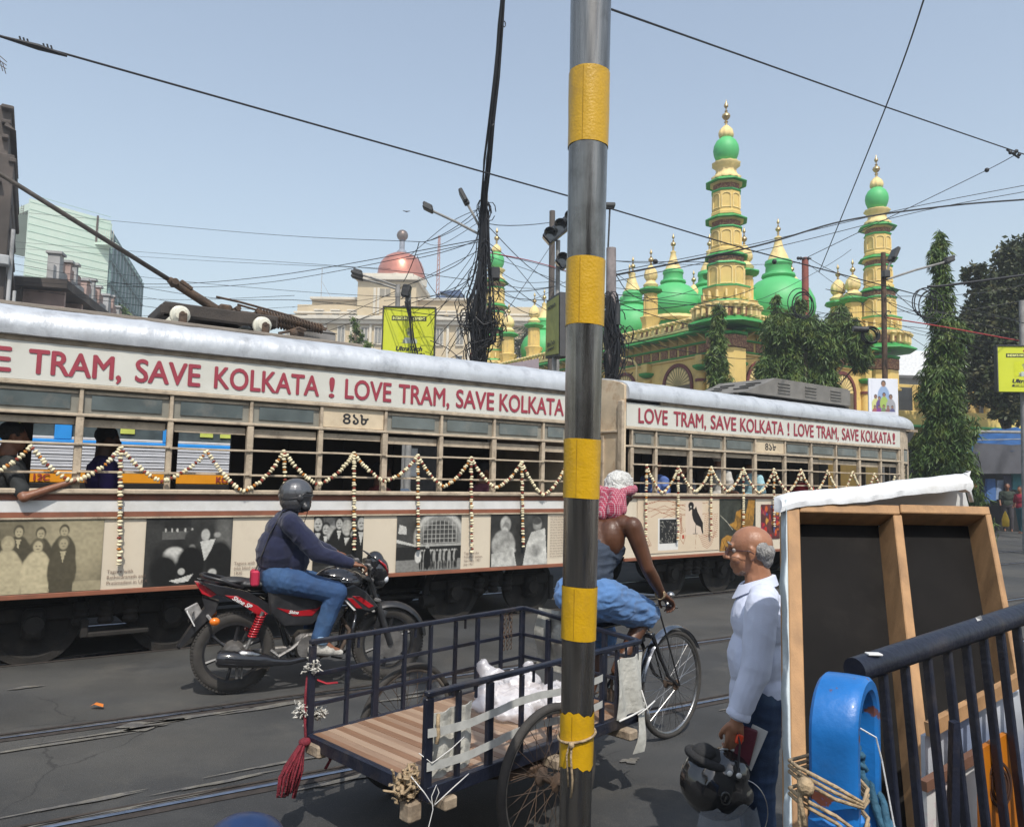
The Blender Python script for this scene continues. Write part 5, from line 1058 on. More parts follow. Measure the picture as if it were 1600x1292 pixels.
for q in (-1, 1):
    pts = [HP(.105 - .010 * abs(math.cos(a)) * (1 if math.cos(a) * q > 0 else .1), q * .034 + .023 * math.cos(a), .006 + .0165 * math.sin(a)) for a in np.linspace(0, 2 * math.pi, 19)[:-1]]; gl.tube(pts, .0016, 5, closed=True); gl.tube([HP(.096, q * .057, .012), HP(.05, q * .080, .012), HP(0, q * .087, .010), HP(-.018, q * .085, -.004)], .0017, 5)
gl.tube([HP(.107, -.011, .010), HP(.110, 0, .014), HP(.107, .011, .010)], .0015, 5); go = gl.build('glasses', mat('dark_frame', (.05, .02, .03), .3), MAN, smooth=True)
for q in (-1, 1):
    e = MB(); e.add([HP(.104 - .008 * (math.cos(a) * q > 0) * abs(math.cos(a)), q * .034 + .022 * math.cos(a), .006 + .0155 * math.sin(a)) for a in np.linspace(0, 2 * math.pi, 17)[:-1]], [tuple(range(16))]); e.build('lens', mat('lens_glass', (.3, .28, .4), .1, alpha=.14, spec=.5), go)
def inflate(pr, k, rr=1.0):
    out = []
    for p in pr:
        if p[0] == 'cap': out.append(('cap', p[1], p[2], p[3] * rr + k, p[4] * rr + k))
        elif p[0] == 'ell': out.append(('ell', p[1], tuple(v * rr + k for v in p[2])) + tuple(p[3:]))
    return out
sl = [('cap', LS, LE, .074, .066), ('cap', LE, Vector(LE).lerp(LW, .80), .064, .050), ('cap', RS, RE, .072, .064), ('cap', RE, Vector(RE).lerp(RW, .84), .062, .050)]
def shirtfold(c):
    x, y, z = c[:, 0], c[:, 1], c[:, 2]; wv = np.sin(x * 13) + np.sin(y * 9 + 1) + np.sin(z * 7); low = np.clip((1.32 - z) / .25, 0, 1)
    return low * (.0028 * np.sin(z * 46 + x * 26 + wv * 1.6) * (.5 + .5 * np.sin(x * 11 + z * 5)) + .003 * np.sin(z * 120 - x * 60 + wv * 3)) + .002 * np.sin(x * 40 + z * 30 + wv * 2)
shirt = fuse('shirt', [('ell', (-.005, 0, 1.27), (.135, .185, .155)), ('ell', (.010, 0, 1.09), (.136, .178, .18)), ('ell', (-.004, 0, .95), (.136, .18, .13)), ('cap', (0, 0, .88), (0, 0, .95), .138, .140), ('cap', (-.015, -.13, 1.385), (-.015, .13, 1.385), .068, .068)] + sl, M_shirt, MAN, .0065, 4, disp=wrinkle(.0045, 9, 6, 8, 3.))
cf = MB(); cc = Vector(LE).lerp(LW, .90); cf.tube([Vector(LE).lerp(LW, .80), Vector(LE).lerp(LW, .86), cc, Vector(LE).lerp(LW, .935)], [.050, .0535, .0545, .052], 24); cf.build('cuff', M_shirt, shirt, smooth=50)
co = MB(); rings = []
for i in range(25):
    a = 2 * math.pi * i / 25 + .13; rx, ry = .074, .070; base_ = Vector((.008 + rx * math.cos(a), ry * math.sin(a), 1.425 - .022 * math.cos(a))); dp = Vector((math.cos(a), math.sin(a), 0)); fr_ = max(0, math.cos(a)) ** 3
    rings.append([base_, base_ + Vector((0, 0, .036 - .012 * fr_)) - dp * .006, base_ + dp * .010 + Vector((0, 0, .034 - .012 * fr_)), base_ + dp * (.024 + .018 * fr_) - Vector((0, 0, .008 + .035 * fr_)), base_ + dp * (.020 + .015 * fr_) - Vector((0, 0, .012 + .03 * fr_))])
co.ring_sweep(rings, closed=True); co.build('collar', M_shirt, shirt, smooth=40)
tr = inflate(legs, .022) + [('cap', (0, -.05, .93), (0, .05, .93), .125, .125), ('ell', (-.045, 0, .90), (.115, .16, .12)), ('cap', (.01, .10, .5), (-.005, .105, .10), .068, .062), ('cap', (.04, -.10, .5), (-.015, -.105, .10), .068, .062)]
fuse('jeans', tr, M_denimd, MAN, .0075, 2, disp=wrinkle(.006, 6, 6, 17, 8.))
b = MB()
for y, x in ((.105, -.01), (-.105, -.02)): b.tube([(x - .07, y, .028), (x, y, .032), (x + .10, y * 1.1, .030), (x + .19, y * 1.15, .026)], [.030, .042, .046, .03], 12, flat=(1, .65)); b.tube([(x - .05, y, .04), (x - .01, y, .085)], [.042, .045], 12)
b.build('shoes', M_bike, MAN, smooth=True)
# what he holds: wallet, papers, helmet
MM = Matrix.Translation(MAN.location) @ Matrix.Rotation(rad(166), 4, 'Z') @ Matrix.Scale(ms, 4)
def onM(b, name, m, label, cat, smooth=40):
    b.v = [tuple(MM @ Vector(v)) for v in b.v]; return tag(b.build(name, m, smooth=smooth), label, cat)
Hc = LW + hd * .085
b = MB(); b.bbox(Hc + Vector((-.045, -.012, -.025)), (.075, .022, .16), .005, Matrix.Rotation(rad(-14), 3, 'Y')); onM(b, 'wallet', mat('maroon_leather', (.10, .012, .025), .5, bump=.2), 'dark maroon wallet held in the left hand of the bald man', 'wallet')
b = MB(); b.bbox(Hc + Vector((-.075, -.028, -.035)), (.07, .003, .19), .001, Matrix.Rotation(rad(-22), 3, 'Y')); b.bbox(Hc + Vector((.02, -.02, -.07)), (.06, .003, .07), .001, Matrix.Rotation(rad(30), 3, 'Y')); onM(b, 'folded_paper', M_white, 'folded white paper tucked behind the maroon wallet', 'paper')
hcx = onplane(1120, 1222, Vector((0, 3.10, 0)), (0, 1, 0)); hl_ = MM.inverted() @ hcx
hm = thing('motorcycle_helmet', 'shiny black helmet hanging upside down from the hand of the bald man', 'helmet', tuple(hcx), 0)
hM = fuse('shell', [('ell', (-.005, 0, -.01), (.145, .122, .125), Matrix.Rotation(.45, 3, 'Y')), ('ell', (.045, 0, .055), (.085, .108, .075), Matrix.Rotation(.3, 3, 'Y')), ('ell', (.06, 0, -.03), (.085, .10, .07))], mat('helmet_black', (.012, .012, .013), .12, var=.1, coat=.9), hm, .006, 4)
b = MB(); b.tube([(-.022 + .088 * math.cos(a), .078 * math.sin(a), .086 - .03 * math.cos(a)) for a in np.linspace(0, 2 * math.pi, 21)[:-1]], .017, 10, closed=True); b.sph((-.03, 0, .085), (.085, .075, .045)); b.sph((-.055, -.02, .12), (.05, .05, .035)); b.build('padding', mat('helmet_lining', (.02, .02, .021), .9, bump=.3), hm, smooth=True)
b = MB(); b.tube([(.05, -.10, .05), (.07, -.07, .17), (.06, -.01, .26)], .007, 6, flat=(1.6, .5)); b.tube([(.10, .05, .08), (.085, .03, .18), (.06, -.005, .26)], .007, 6, flat=(1.6, .5)); b.build('chin_strap', M_bike, hm)
b = MB(); b.bbox((.072, -.055, .185), (.026, .014, .035), .004, Matrix.Rotation(.3, 3, 'Y')); b.build('buckle', mat('orange_buckle', (.75, .06, .015), .4), hm)
b = MB()
for x, z in ((.02, .075), (.055, .068)): b.sph((x, -.108, z), (.011, .005, .011), 10, 6)
b.build('stud', M_white, hm, smooth=True)
b = MB(); b.tube([(.0 + .018 * math.cos(a), -.124, -.01 + .022 * math.sin(a)) for a in np.linspace(0, 6.28, 15)[:-1]], .003, 5, closed=True); b.tube([(-.004, -.126, -.02), (.004, -.126, .0)], .003, 5); b.build('emblem', M_chrome, hm)
b = MB(); rings = []
for i in range(13):
    a = rad(-150 + i * 10); rings.append([(.03 + .135 * math.cos(a) * .9, .125 * math.sin(a), -.05 + .02 * math.sin(i)), (.03 + .142 * math.cos(a), .13 * math.sin(a), -.14)])
vs = [p for r_ in rings for p in r_]; b.add(vs, [(2 * i, 2 * i + 1, 2 * i + 3, 2 * i + 2) for i in range(12)]); b.build('visor', mat('clear_visor', (.25, .27, .3), .05, alpha=.45, spec=.9), hm, smooth=True)
b = MB(); pts = [(.06 + .10 * math.cos(a), -.12 - .0 * math.sin(a), -.06 + .12 * math.sin(a)) for a in np.linspace(-1.2, 1.3, 14)]; b.tube(pts, .0018, 4); b.build('visor_edge', M_chrome, hm)

# motorcycle rider
RD = thing('person', 'motorcyclist in a navy sweater, blue jeans and grey helmet riding past the tram', 'person', (-2.077, 5.976, 0), MA)
hp, HP, HR = head_prims((.405, 0, 1.475), (1, -.06, -.06), 1.0)
RS, RE, RW = Vector((.345, -.185, 1.285)), Vector((.545, -.27, 1.065)), Vector((.79, -.325, .985)); LS, LE, LW = Vector((.36, .185, 1.285)), Vector((.57, .27, 1.09)), Vector((.78, .325, 1.01))
tor = [('cap', (.275, 0, .88), (.30, 0, 1.05), .13, .135), ('cap', (.30, 0, 1.05), (.345, 0, 1.22), .135, .125), ('cap', (.335, -.12, 1.29), (.335, .12, 1.29), .065, .065), ('cap', (.35, 0, 1.28), (.37, 0, 1.38), .06, .056), ('ell', (.39, 0, .96), (.12, .15, .13))]
arm = limb(RS, RE, RW, (.052, .042, .04, .027)) + limb(LS, LE, LW, (.052, .042, .04, .027))
RH, RK, RA = Vector((.32, -.10, .85)), Vector((.71, -.20, .755)), Vector((.595, -.185, .375)); LH, LK, LA = Vector((.32, .10, .85)), Vector((.71, .20, .755)), Vector((.595, .185, .375))
leg = limb(RH, RK, RA, (.085, .062, .056, .036)) + limb(LH, LK, LA, (.085, .062, .056, .036))
ft = foot_prims(RA, (1, -.05, -.12)) + foot_prims(LA, (1, .05, -.12))
hnd = hand_prims(RW, (.95, -.12, -.12), (-.1, 0, -1), 1.15, .98, left=True) + hand_prims(LW, (.95, .12, -.12), (-.1, 0, -1), 1.15, .98, left=False)
fuse('body', hp + tor + arm + leg + ft + hnd, M_skinb, RD, .0065, 3)
def swf(c):
    x, y, z = c[:, 0], c[:, 1], c[:, 2]; wv = np.sin(x * 11) + np.sin(y * 13) + np.sin(z * 9)
    return .007 * np.sin(z * 34 - x * 18 + wv * 1.5) + .005 * np.sin(x * 47 + z * 31 + wv * 2.2)
sw = fuse('sweater', [('ell', (.275, 0, 1.06), (.165, .18, .20)), ('ell', (.32, 0, 1.23), (.145, .175, .12)), ('ell', (.40, 0, 1.00), (.12, .165, .15)), ('cap', (.265, 0, .875), (.30, 0, .88), .145, .15), ('ell', (.37, 0, .90), (.11, .15, .07)), ('cap', (.33, -.13, 1.295), (.33, .13, 1.295), .082, .082), ('cap', (.345, 0, 1.33), (.36, 0, 1.365), .070, .066), ('cap', RS, RE, .083, .068), ('cap', RE, RE.lerp(RW, .92), .066, .045), ('cap', LS, LE, .083, .068), ('cap', LE, LE.lerp(LW, .92), .066, .045)], M_sweat, RD, .0075, 3, disp=wrinkle(.008, 8, 5, 13, 5.))
def dnf(c):
    x, y, z = c[:, 0], c[:, 1], c[:, 2]; wv = np.sin(x * 12) + np.sin(y * 13) + np.sin(z * 11); kn = np.exp(-((x - .66) ** 2 + (z - .72) ** 2) / .012) + np.exp(-((x - .36) ** 2 + (z - .84) ** 2) / .02) + np.exp(-((z - .45) / .05) ** 2) * .8
    return (.0012 + .003 * kn) * np.sin(z * 62 + x * 44 + wv * 1.3) + .0015 * np.sin(x * 85 - z * 57 + wv * 3)
fuse('jeans', [('cap', RH, RK, .108, .083), ('cap', RK, RA + Vector((0, 0, .035)), .080, .062), ('cap', LH, LK, .108, .083), ('cap', LK, LA + Vector((0, 0, .035)), .080, .062), ('cap', (.27, -.06, .86), (.27, .06, .86), .13, .13)], M_denim, RD, .007, 2, disp=wrinkle(.004, 16, 6, 14, 1.5))
b = MB(); d = (RA - RK).normalized(); b.tube([RA - d * .055, RA - d * .045, RA - d * .005, RA + d * .006], [.062, .067, .066, .060], 22); b.build('jeans_cuff', mat('pale_denim', (.20, .30, .42), .85, bump=.3), RD, smooth=40)
b = MB(); b.cyl((.275, 0, .845), (.285, 0, .875), .152, .150, 28); b.build('belt', M_bike, RD, smooth=40)
for s, A_ in ((-1, RA), (1, LA)):
    sh_ = fuse('shoe', [('cap', A_ + Vector((-.01, 0, .01)), A_ + Vector((-.02, 0, -.04)), .046, .044), ('cap', A_ + Vector((-.05, 0, -.055)), A_ + Vector((.09, s * .005, -.072)), .040, .038), ('cap', A_ + Vector((.06, 0, -.07)), A_ + Vector((.165, s * .01, -.088)), .036, .024), ('cap', A_ + Vector((.0, 0, -.02)), A_ + Vector((.10, 0, -.065)), .040, .032)], mat('grubby_trainer', (.42, .40, .36), .75, var=.2, scale=20, bump=.3, dirt=(.15, .14, .12), dscale=14), RD, .006, 2)
sh = fuse('helmet', [('ell', HP(-.012, 0, .040), (.138, .118, .125)), ('ell', HP(-.015, 0, -.02), (.118, .112, .09)), ('ell', HP(-.02, 0, -.055), (.095, .10, .06))], mat('gunmetal_helmet', (.115, .115, .12), .28, metal=.55, var=.12, coat=.5, dirt=(.08, .08, .08)), RD, .006, 4)
b = MB(); b.bbox(HP(.085, 0, -.02), (.09, .15, .10), .03); b.build('face_opening', M_skinb, sh) if False else None
fuse('face_padding', [('ell', HP(.055, 0, -.045), (.062, .098, .055)), ('cap', HP(.07, -.075, -.06), HP(.07, .075, -.06), .035, .035)], M_bike, sh, .006, 3)
b = MB(); b.tube([HP(.125, -.03, .04), HP(.1, -.09, .035), HP(.02, -.119, .02), HP(-.06, -.11, -.0), HP(-.11, -.07, -.01)], .005, 6); b.tube([HP(.10, -.085, .055), HP(.06, -.108, .062), HP(.02, -.118, .03), HP(.03, -.117, -.01)], .007, 6); b.sph(HP(.015, -.115, .01), (.028, .012, .030)); b.build('visor_hinge', M_bike, sh, smooth=True)
b = MB(); b.tube([HP(.09, -.07, -.05), HP(.085, -.04, -.13), HP(.07, -.02, -.2)], .005, 5, flat=(1.5, .5)); b.build('chin_strap', M_bike, sh)
b = MB(); b.bbox((.10, -.10, .875), (.06, .13, .12), .02); rb = b.build('sling_bag', mat('red_bag', (.40, .015, .05), .6), RD)
b = MB(); b.tube([(.10, -.12, .93), (.125, -.12, 1.0), (.20, -.13, 1.22), (.28, -.12, 1.375), (.38, .0, 1.39)], .009, 6, flat=(1.4, .5)); b.build('bag_strap', M_bike, rb)

# tricycle rider
CY = thing('person', 'bare armed cyclist with a red chequered headcloth and blue lungi pedalling the cargo tricycle', 'person', (-.163, 3.935, 0), TH)
hp, HP, HR = head_prims((1.20, -.03, 1.615), (1, .10, -.12), 1.0)
RS, RE, RW = Vector((1.095, -.20, 1.415)), Vector((1.16, -.265, 1.17)), Vector((1.315, -.265, 1.005)); LS, LE, LW = Vector((1.12, .20, 1.40)), Vector((1.22, .27, 1.17)), Vector((1.33, .27, .99))
tor = [('cap', (.90, 0, 1.03), (.97, 0, 1.18), .115, .115), ('cap', (.97, 0, 1.18), (1.06, 0, 1.33), .115, .13), ('cap', (1.09, -.14, 1.42), (1.09, .14, 1.42), .062, .062), ('ell', (1.045, -.085, 1.34), (.085, .08, .12)), ('ell', (1.045, .085, 1.34), (.085, .08, .12)), ('cap', (1.12, 0, 1.42), (1.165, 0, 1.52), .058, .052)]
arm = [('cap', RS, RS.lerp(RE, .45), .058, .051), ('cap', RS.lerp(RE, .45), RE, .051, .040)] + [('cap', RE, RE.lerp(RW, .4), .041, .040), ('cap', RE.lerp(RW, .4), RW, .040, .026)] + limb(LS, LE, LW, (.056, .042, .041, .026))
RH, RK, RA = Vector((.93, -.10, 1.0)), Vector((1.34, -.14, .86)), Vector((1.07, -.135, .61)); LH, LK, LA = Vector((.93, .10, 1.0)), Vector((1.28, .14, .67)), Vector((1.07, .135, .26))
leg = limb(RH, RK, RA, (.085, .060, .055, .034)) + limb(LH, LK, LA, (.085, .060, .055, .034))
hnd = hand_prims(RW, (.75, -.12, -.55), (-.3, 0, -1), 1.1, 1.0, left=True) + hand_prims(LW, (.75, .12, -.4), (-.3, 0, -1), 1.1, 1.0, left=False)
fuse('body', hp + tor + arm + leg + foot_prims(RA, (1, -.1, -.1)) + foot_prims(LA, (1, .1, -.1)) + hnd, M_skind, CY, .0065, 3)
hair_part('hair', [('ell', HP(-.018, 0, .045), (.103, .087, .088)), ('ell', HP(-.05, 0, .0), (.075, .084, .07))], M_hairw, CY, .006, .012, 38)
def ckm():
    m = mat('chequered_cloth', (.36, .022, .06), .85, var=.1, scale=10, bump=.3, bscale=150); N = m.node_tree.nodes; L = m.node_tree.links; b_ = N['Principled BSDF']
    tc = N.new('ShaderNodeTexCoord'); cur = b_.inputs['Base Color'].links[0].from_socket
    for dirx, sc, colr, fac in ((('X'), 26, (.50, .40, .42, 1), .6), (('Z'), 24, (.40, .32, .36, 1), .5), (('Y'), 22, (.22, .01, .05, 1), .5)):
        wv = N.new('ShaderNodeTexWave'); wv.bands_direction = dirx; wv.inputs['Scale'].default_value = sc; wv.inputs['Distortion'].default_value = 1.2; L.new(tc.outputs['Object'], wv.inputs['Vector'])
        mr = N.new('ShaderNodeMapRange'); mr.inputs[1].default_value = .74; mr.inputs[2].default_value = .84; mr.inputs[4].default_value = fac; L.new(wv.outputs['Fac'], mr.inputs[0])
        mx = N.new('ShaderNodeMix'); mx.data_type = 'RGBA'; L.new(mr.outputs[0], mx.inputs[0]); L.new(cur, mx.inputs[6]); mx.inputs[7].default_value = colr; cur = mx.outputs[2]
    L.new(cur, b_.inputs['Base Color']); return m
M_chk = ckm()
fuse('headcloth', [('cap', HP(.07, -.062, .022), HP(-.05, -.083, .0), .022, .027), ('cap', HP(-.05, -.083, .0), HP(-.105, -.03, -.02), .027, .034), ('cap', HP(-.105, -.03, -.02), HP(-.105, .03, -.015), .034, .032), ('cap', HP(-.105, .03, -.015), HP(-.05, .085, .0), .032, .026), ('cap', HP(-.05, .085, 0), HP(.08, .05, .03), .026, .022), ('cap', HP(.08, .05, .03), HP(.085, -.05, .03), .022, .022), ('cap', HP(-.10, -.03, -.03), HP(-.12, -.04, -.13), .045, .05), ('cap', HP(-.10, .03, -.03), HP(-.125, .03, -.15), .045, .045), ('cap', HP(-.115, -.04, -.11), HP(-.125, -.05, -.165), .055, .02), ('cap', HP(-.09, -.07, -.04), HP(-.09, -.075, -.12), .028, .03), ('ell', HP(-.115, .08, -.01), (.04, .035, .032))], M_chk, CY, .0065, 2, disp=folds(.007, 50, 60, 16, 2.))
fuse('vest', [('cap', (.905, 0, 1.02), (.97, 0, 1.17), .128, .130), ('cap', (.97, 0, 1.17), (1.01, 0, 1.25), .130, .128), ('ell', (1.07, 0, 1.27), (.10, .15, .12)), ('cap', (1.10, -.08, 1.30), (1.12, -.075, 1.44), .03, .02), ('cap', (1.10, .08, 1.30), (1.12, .075, 1.44), .03, .02)], M_vest, CY, .0075, 2, disp=wrinkle(.010, 7, 5, 24, 4.))
fuse('lungi', [('ell', (.90, 0, .99), (.15, .185, .105)), ('ell', (.86, 0, .985), (.12, .17, .09)), ('cap', RH, RH.lerp(RK, .9), .118, .095), ('cap', RK.lerp(RH, .35), RK + Vector((.0, 0, .005)), .096, .080), ('cap', RK.lerp(RH, .3), RK.lerp(RH, .35) + Vector((0, 0, -.05)), .085, .06), ('cap', LH, LH.lerp(LK, .95), .118, .09), ('cap', (.95, 0, .95), (1.15, 0, .88), .10, .06)], M_lungi, CY, .0075, 2, disp=wrinkle(.011, 6, 16, 20, 2., folds(.004, 30, 14, 60, 5.)))
b = MB()
for k in range(2): b.tube([RW + Vector((-.012 * k - .01, .032 * math.cos(a), .032 * math.sin(a))) for a in np.linspace(0, 6.28, 15)[:-1]], .004, 5, closed=True)
b.build('bracelet', M_rope, CY, smooth=True)
# ---------------------------------------------------------------- hoarding frame leaning at the right
Rc = CR.to_3x3()
dup_ = (Rc @ Vector((400 / F, 1646 / F, -1))).normalized()
dri = (at(1548, 793, 2.74) - at(1230, 785, 2.62)).normalized(); dno = dri.cross(dup_).normalized()      # dno points to the viewer side
if dno.y > 0: dno = -dno
O_ = at(1230, 785, 2.62)
def hp_(x, y, dpt=0.):                       # pixel on the frame's front plane -> (a along, b up)
    q = onplane(x, y, O_ + dno * dpt, dno); d = q - O_; g = dri.dot(dup_); A_, B_ = d.dot(dri), d.dot(dup_); k = 1 - g * g; return (A_ - g * B_) / k, (B_ - g * A_) / k
def HP3(a, b_, c): return O_ + dri * a + dup_ * b_ + dno * c
HF = thing('hoarding_frame', 'leaning back of a hoarding made of raw timber beams and black boards', 'frame', tuple(HP3(.4, -1.7, 0)))
MI = Matrix.Translation(HF.location).inverted()
def beam(nm, a0, a1, b0, b1, c0, c1, m, bev=.003, parent=HF, taper=0):
    b = MB(); vs = []
    Rm = Matrix((dri, dup_, dno)).transposed()
    b.bbox((0, 0, 0), (abs(a1 - a0), abs(b1 - b0), abs(c1 - c0)), bev, Rm); c = HP3((a0 + a1) / 2, (b0 + b1) / 2, (c0 + c1) / 2)
    b.v = [tuple(Vector(v) + c - Vector(HF.location)) for v in b.v]; return b.build(nm, m, parent)
aL = 0; aM0 = hp_(1396, 795)[0]; aM1 = hp_(1407, 795)[0]; aR = hp_(1548, 797)[0]
D_ = .105; Hh = -1.95; bw = .046
beam('timber_beam', aL, aL + bw, Hh, 0, -.05, 0, M_ply); beam('timber_beam', aL + .02, aL + bw, Hh, 0, -D_, -.052, M_ply); beam('timber_beam', aM0, aM1 + .006, Hh, -.036, -D_, -.003, M_ply); beam('timber_beam', aR - .022, aR, Hh, -.025, -D_, .0, M_ply)
beam('timber_beam', aL + bw + .001, aM1 - .004, -.036, 0, -D_ + .01, .002, M_ply); beam('timber_beam', aM1, aR - .004, -.030, .004, -D_ + .01, .002, M_ply)
beam('black_panel', aL + bw, aM0, Hh, -.012, -D_ - .006, -D_ + .006, M_bpan, .001); beam('black_panel', aM1, aR - .022, Hh, -.010, -D_ - .006, -D_ + .006, M_bpan, .001)
beam('timber_beam', aM1 + .02, aR - .024, -1.28, -1.22, -D_ + .007, -.02, M_ply)
# canvas wrapped over the far face and the left edge
def canv(nm, fn, nu, nv, m=M_canvas, label=None):
    b = MB(); b.grid(lambda u, v: tuple(Vector(fn(u, v)) - Vector(HF.location)), nu, nv); o = b.build(nm, m, HF, smooth=True); return o
b = MB(); rings = []
for i in range(40):
    t = i / 39; bb = .008 - t * 1.95; wv = .004 * math.sin(t * 31) + .003 * math.sin(t * 73)
    rings.append([tuple(HP3(-.004 + wv, bb, -.045) - HF.location), tuple(HP3(-.010 + wv, bb, .003) - HF.location), tuple(HP3(-.010 + wv * .4, bb, .010) - HF.location), tuple(HP3(-.003, bb, .004) - HF.location), tuple(HP3(-.002, bb, -.045) - HF.location)])
b.ring_sweep(rings); b.build('canvas_edge', mat('bluish_canvas', (.50, .56, .58), .8, var=.06, scale=5, bump=.35, bscale=16, dirt=(.36, .38, .38), dscale=3), HF, smooth=True)
beam('canvas_back', .03, aR, Hh, .004, -D_ - .02, -D_ - .008, M_canvas, .002)
# second canvas covered board behind, tilted
cb = thing('canvas_board', 'white canvas wrapped board lying tilted on top behind the timber frame', 'board', tuple(at(1380, 770, 2.9)))
pts_top = [(1217, 777), (1240, 769), (1300, 765), (1360, 758), (1420, 750), (1480, 743), (1505, 740), (1514, 746)]
pts_bot = [(1222, 800), (1250, 792), (1300, 788), (1360, 786), (1420, 784), (1480, 779), (1505, 775), (1512, 776)]
b = MB(); rings = []; cl = Vector(cb.location)
for i in range(43):
    t = i / 42 * 7; k = min(int(t), 6); f = t - k; x = pts_top[k][0] * (1 - f) + pts_top[k + 1][0] * f; y0 = pts_top[k][1] * (1 - f) + pts_top[k + 1][1] * f; y1 = min(pts_bot[k][1] * (1 - f) + pts_bot[k + 1][1] * f, y0 + 24)
    ya = 2.66 + .0004 * (x - 1217); A_ = at(x, y0, ya); B_ = at(x, y1, ya - .05); wv = .0025 * math.sin(x * .05) + .0015 * math.sin(x * .17 + 1); rg = []
    for (s_, o_) in ((0, .05), (.0, .0), (.25, -.025), (.6, -.030), (1, -.012), (1, .05)): p = A_.lerp(B_, s_); rg.append(tuple(p + Vector((0, o_ + wv * (s_ > 0), wv * .6)) - cl))
    rings.append(rg)
b.ring_sweep(rings); b.build('canvas_flap', M_canvas, cb, smooth=50)
b = MB(); q0, q1, q2, q3 = at(1300, 772, 2.78), at(1505, 757, 2.84), at(1516, 800, 2.84), at(1300, 800, 2.78)
for dy in (0, .03): pass
b.add([tuple(p - cl + Vector((0, dy, 0))) for dy in (0, .03) for p in (q0, q1, q2, q3)], [(0, 1, 2, 3), (4, 7, 6, 5), (0, 4, 5, 1), (1, 5, 6, 2), (2, 6, 7, 3), (3, 7, 4, 0)]); b.build('board_face', mat('board_white', (.56, .57, .56), .7, var=.05), cb)
b = MB(); b.tube([tuple(at(x, y, 2.80) - cl) for x, y in ((1509, 740), (1515, 752), (1514, 768), (1518, 784))], .010, 8, flat=(1.2, .6)); b.tube([tuple(at(x, y, 2.82) - cl) for x, y in ((1500, 744), (1508, 741), (1513, 736), (1510, 746))], .010, 7, flat=(1.5, .5)); b.build('fold', M_canvas, cb, smooth=True)
# ---------------------------------------------------------------- dark railing with blue hoop
RL = thing('barrier_railing', 'dark navy tube railing with upright bars in front of the hoarding', 'railing', tuple(at(1480, 990, 1.75)))
rl0 = Vector(RL.location); e0_, e1_ = at(1335, 1047, 1.62), at(1640, 945, 2.02); dv = (e1_ - e0_)
b = MB(); b.tube([tuple(e0_ + dv * t - rl0) for t in np.linspace(0, 1.5, 12)], .0262, 18); b.build('top_rail', M_navy, RL, smooth=50)
b = MB(); c = at(1525, 973, 1.855) - rl0; b.add([tuple(c + Vector(v)) for v in ((-.012, -.018, .016), (.0, -.020, .022), (.008, -.014, .008), (.016, -.018, -.004), (-.002, -.0275, -.014), (-.008, -.0275, 0))], [(0, 1, 2, 5), (2, 3, 4, 5)]); b.build('paint_chip', mat('bare_chip', (.45, .45, .45), .6), RL)
b = MB(); c = e0_ + dv * .07 - rl0; b.bbox(c + Vector((0, -.012, .025)), (.03, .02, .004), .001); b.build('paint_chip', M_white, RL)
dn = Vector((.02, -.12, -1)).normalized()
for px in (1375, 1410, 1446, 1478, 1508, 1536, 1563, 1589, 1614):
    t = ((onplane(px, 1000, e0_, Vector((dv.y, -dv.x, 0)).normalized()) - e0_).dot(dv)) / dv.dot(dv); p = e0_ + dv * t - rl0; b = MB(); Rq = Vector((0, 0, 1)).rotation_difference(-dn).to_matrix(); b.bbox(p + dn * .60, (.012, .022, 1.18), .003, Rq @ Matrix.Rotation(.35, 3, 'Z')); b.build('upright_bar', M_navy, RL)
b = MB(); b.tube([tuple(e0_ + dv * t + dn * 1.12 - rl0) for t in np.linspace(0, 1.5, 4)], .02, 12); b.build('bottom_rail', M_navy, RL, smooth=50)
# blue hoop: thick strap bent to an inverted U, broad face toward us
def hoop(name, label, c0, wdir, span, top, wid, th, m, r_out, group=None):
    w_ = Vector(wdir).normalized(); s_ = Vector(span); L = s_.length; s_ = s_.normalized(); pr = [Vector(c0) + Vector((0, 0, z)) for z in (0, .3, .6, top - r_out)]
    path = [(0, 0), (0, .3), (0, .6), (0, top - r_out)] + [(r_out - r_out * math.cos(a), top - r_out + r_out * math.sin(a)) for a in np.linspace(.12, math.pi / 2, 9)] + [(L - r_out + r_out * math.sin(a), top - r_out + r_out * math.cos(a)) for a in np.linspace(0, math.pi / 2, 10)] + [(L, .6), (L, .3), (L, 0)]
    b = MB(); rings = []; c0 = Vector(c0)
    for i, (u, z) in enumerate(path):
        p = c0 + s_ * u + Vector((0, 0, z)); a = path[max(i - 1, 0)]; c = path[min(i + 1, len(path) - 1)]; t = Vector((c[0] - a[0], c[1] - a[1])).normalized(); nrm = s_ * (-t.y) + Vector((0, 0, t.x)); hw = wid / 2; e = .006
        rings.append([p + w_ * x + nrm * y for x, y in ((-hw, th / 2 - e), (-hw + e, th / 2), (-hw / 2, th / 2 + .001), (0, th / 2 + .0015), (hw / 2, th / 2 + .001), (hw - e, th / 2), (hw, th / 2 - e), (hw, -th / 2 + e), (hw - e, -th / 2), (-hw + e, -th / 2), (-hw, -th / 2 + e))])
    b.ring_sweep(rings); return b.build(name, m, smooth=40)
hc = at(1304, 1200, 1.42); hc.z = 0; top = at(1310, 1047, 1.46).z
wd_ = Vector((.86, -.5, 0)).normalized(); sp_ = Vector((.60, .80, 0))
BH = hoop('blue_hoop', '', hc, wd_, sp_.normalized() * .17, top - .03, .082, .028, M_blue, .08); tag(BH, 'bright blue rounded metal hoop at the end of the dark railing', 'hoop')
zt = at(1300, 1235, 1.42).z; b = MB(); rr_ = random.Random(5)
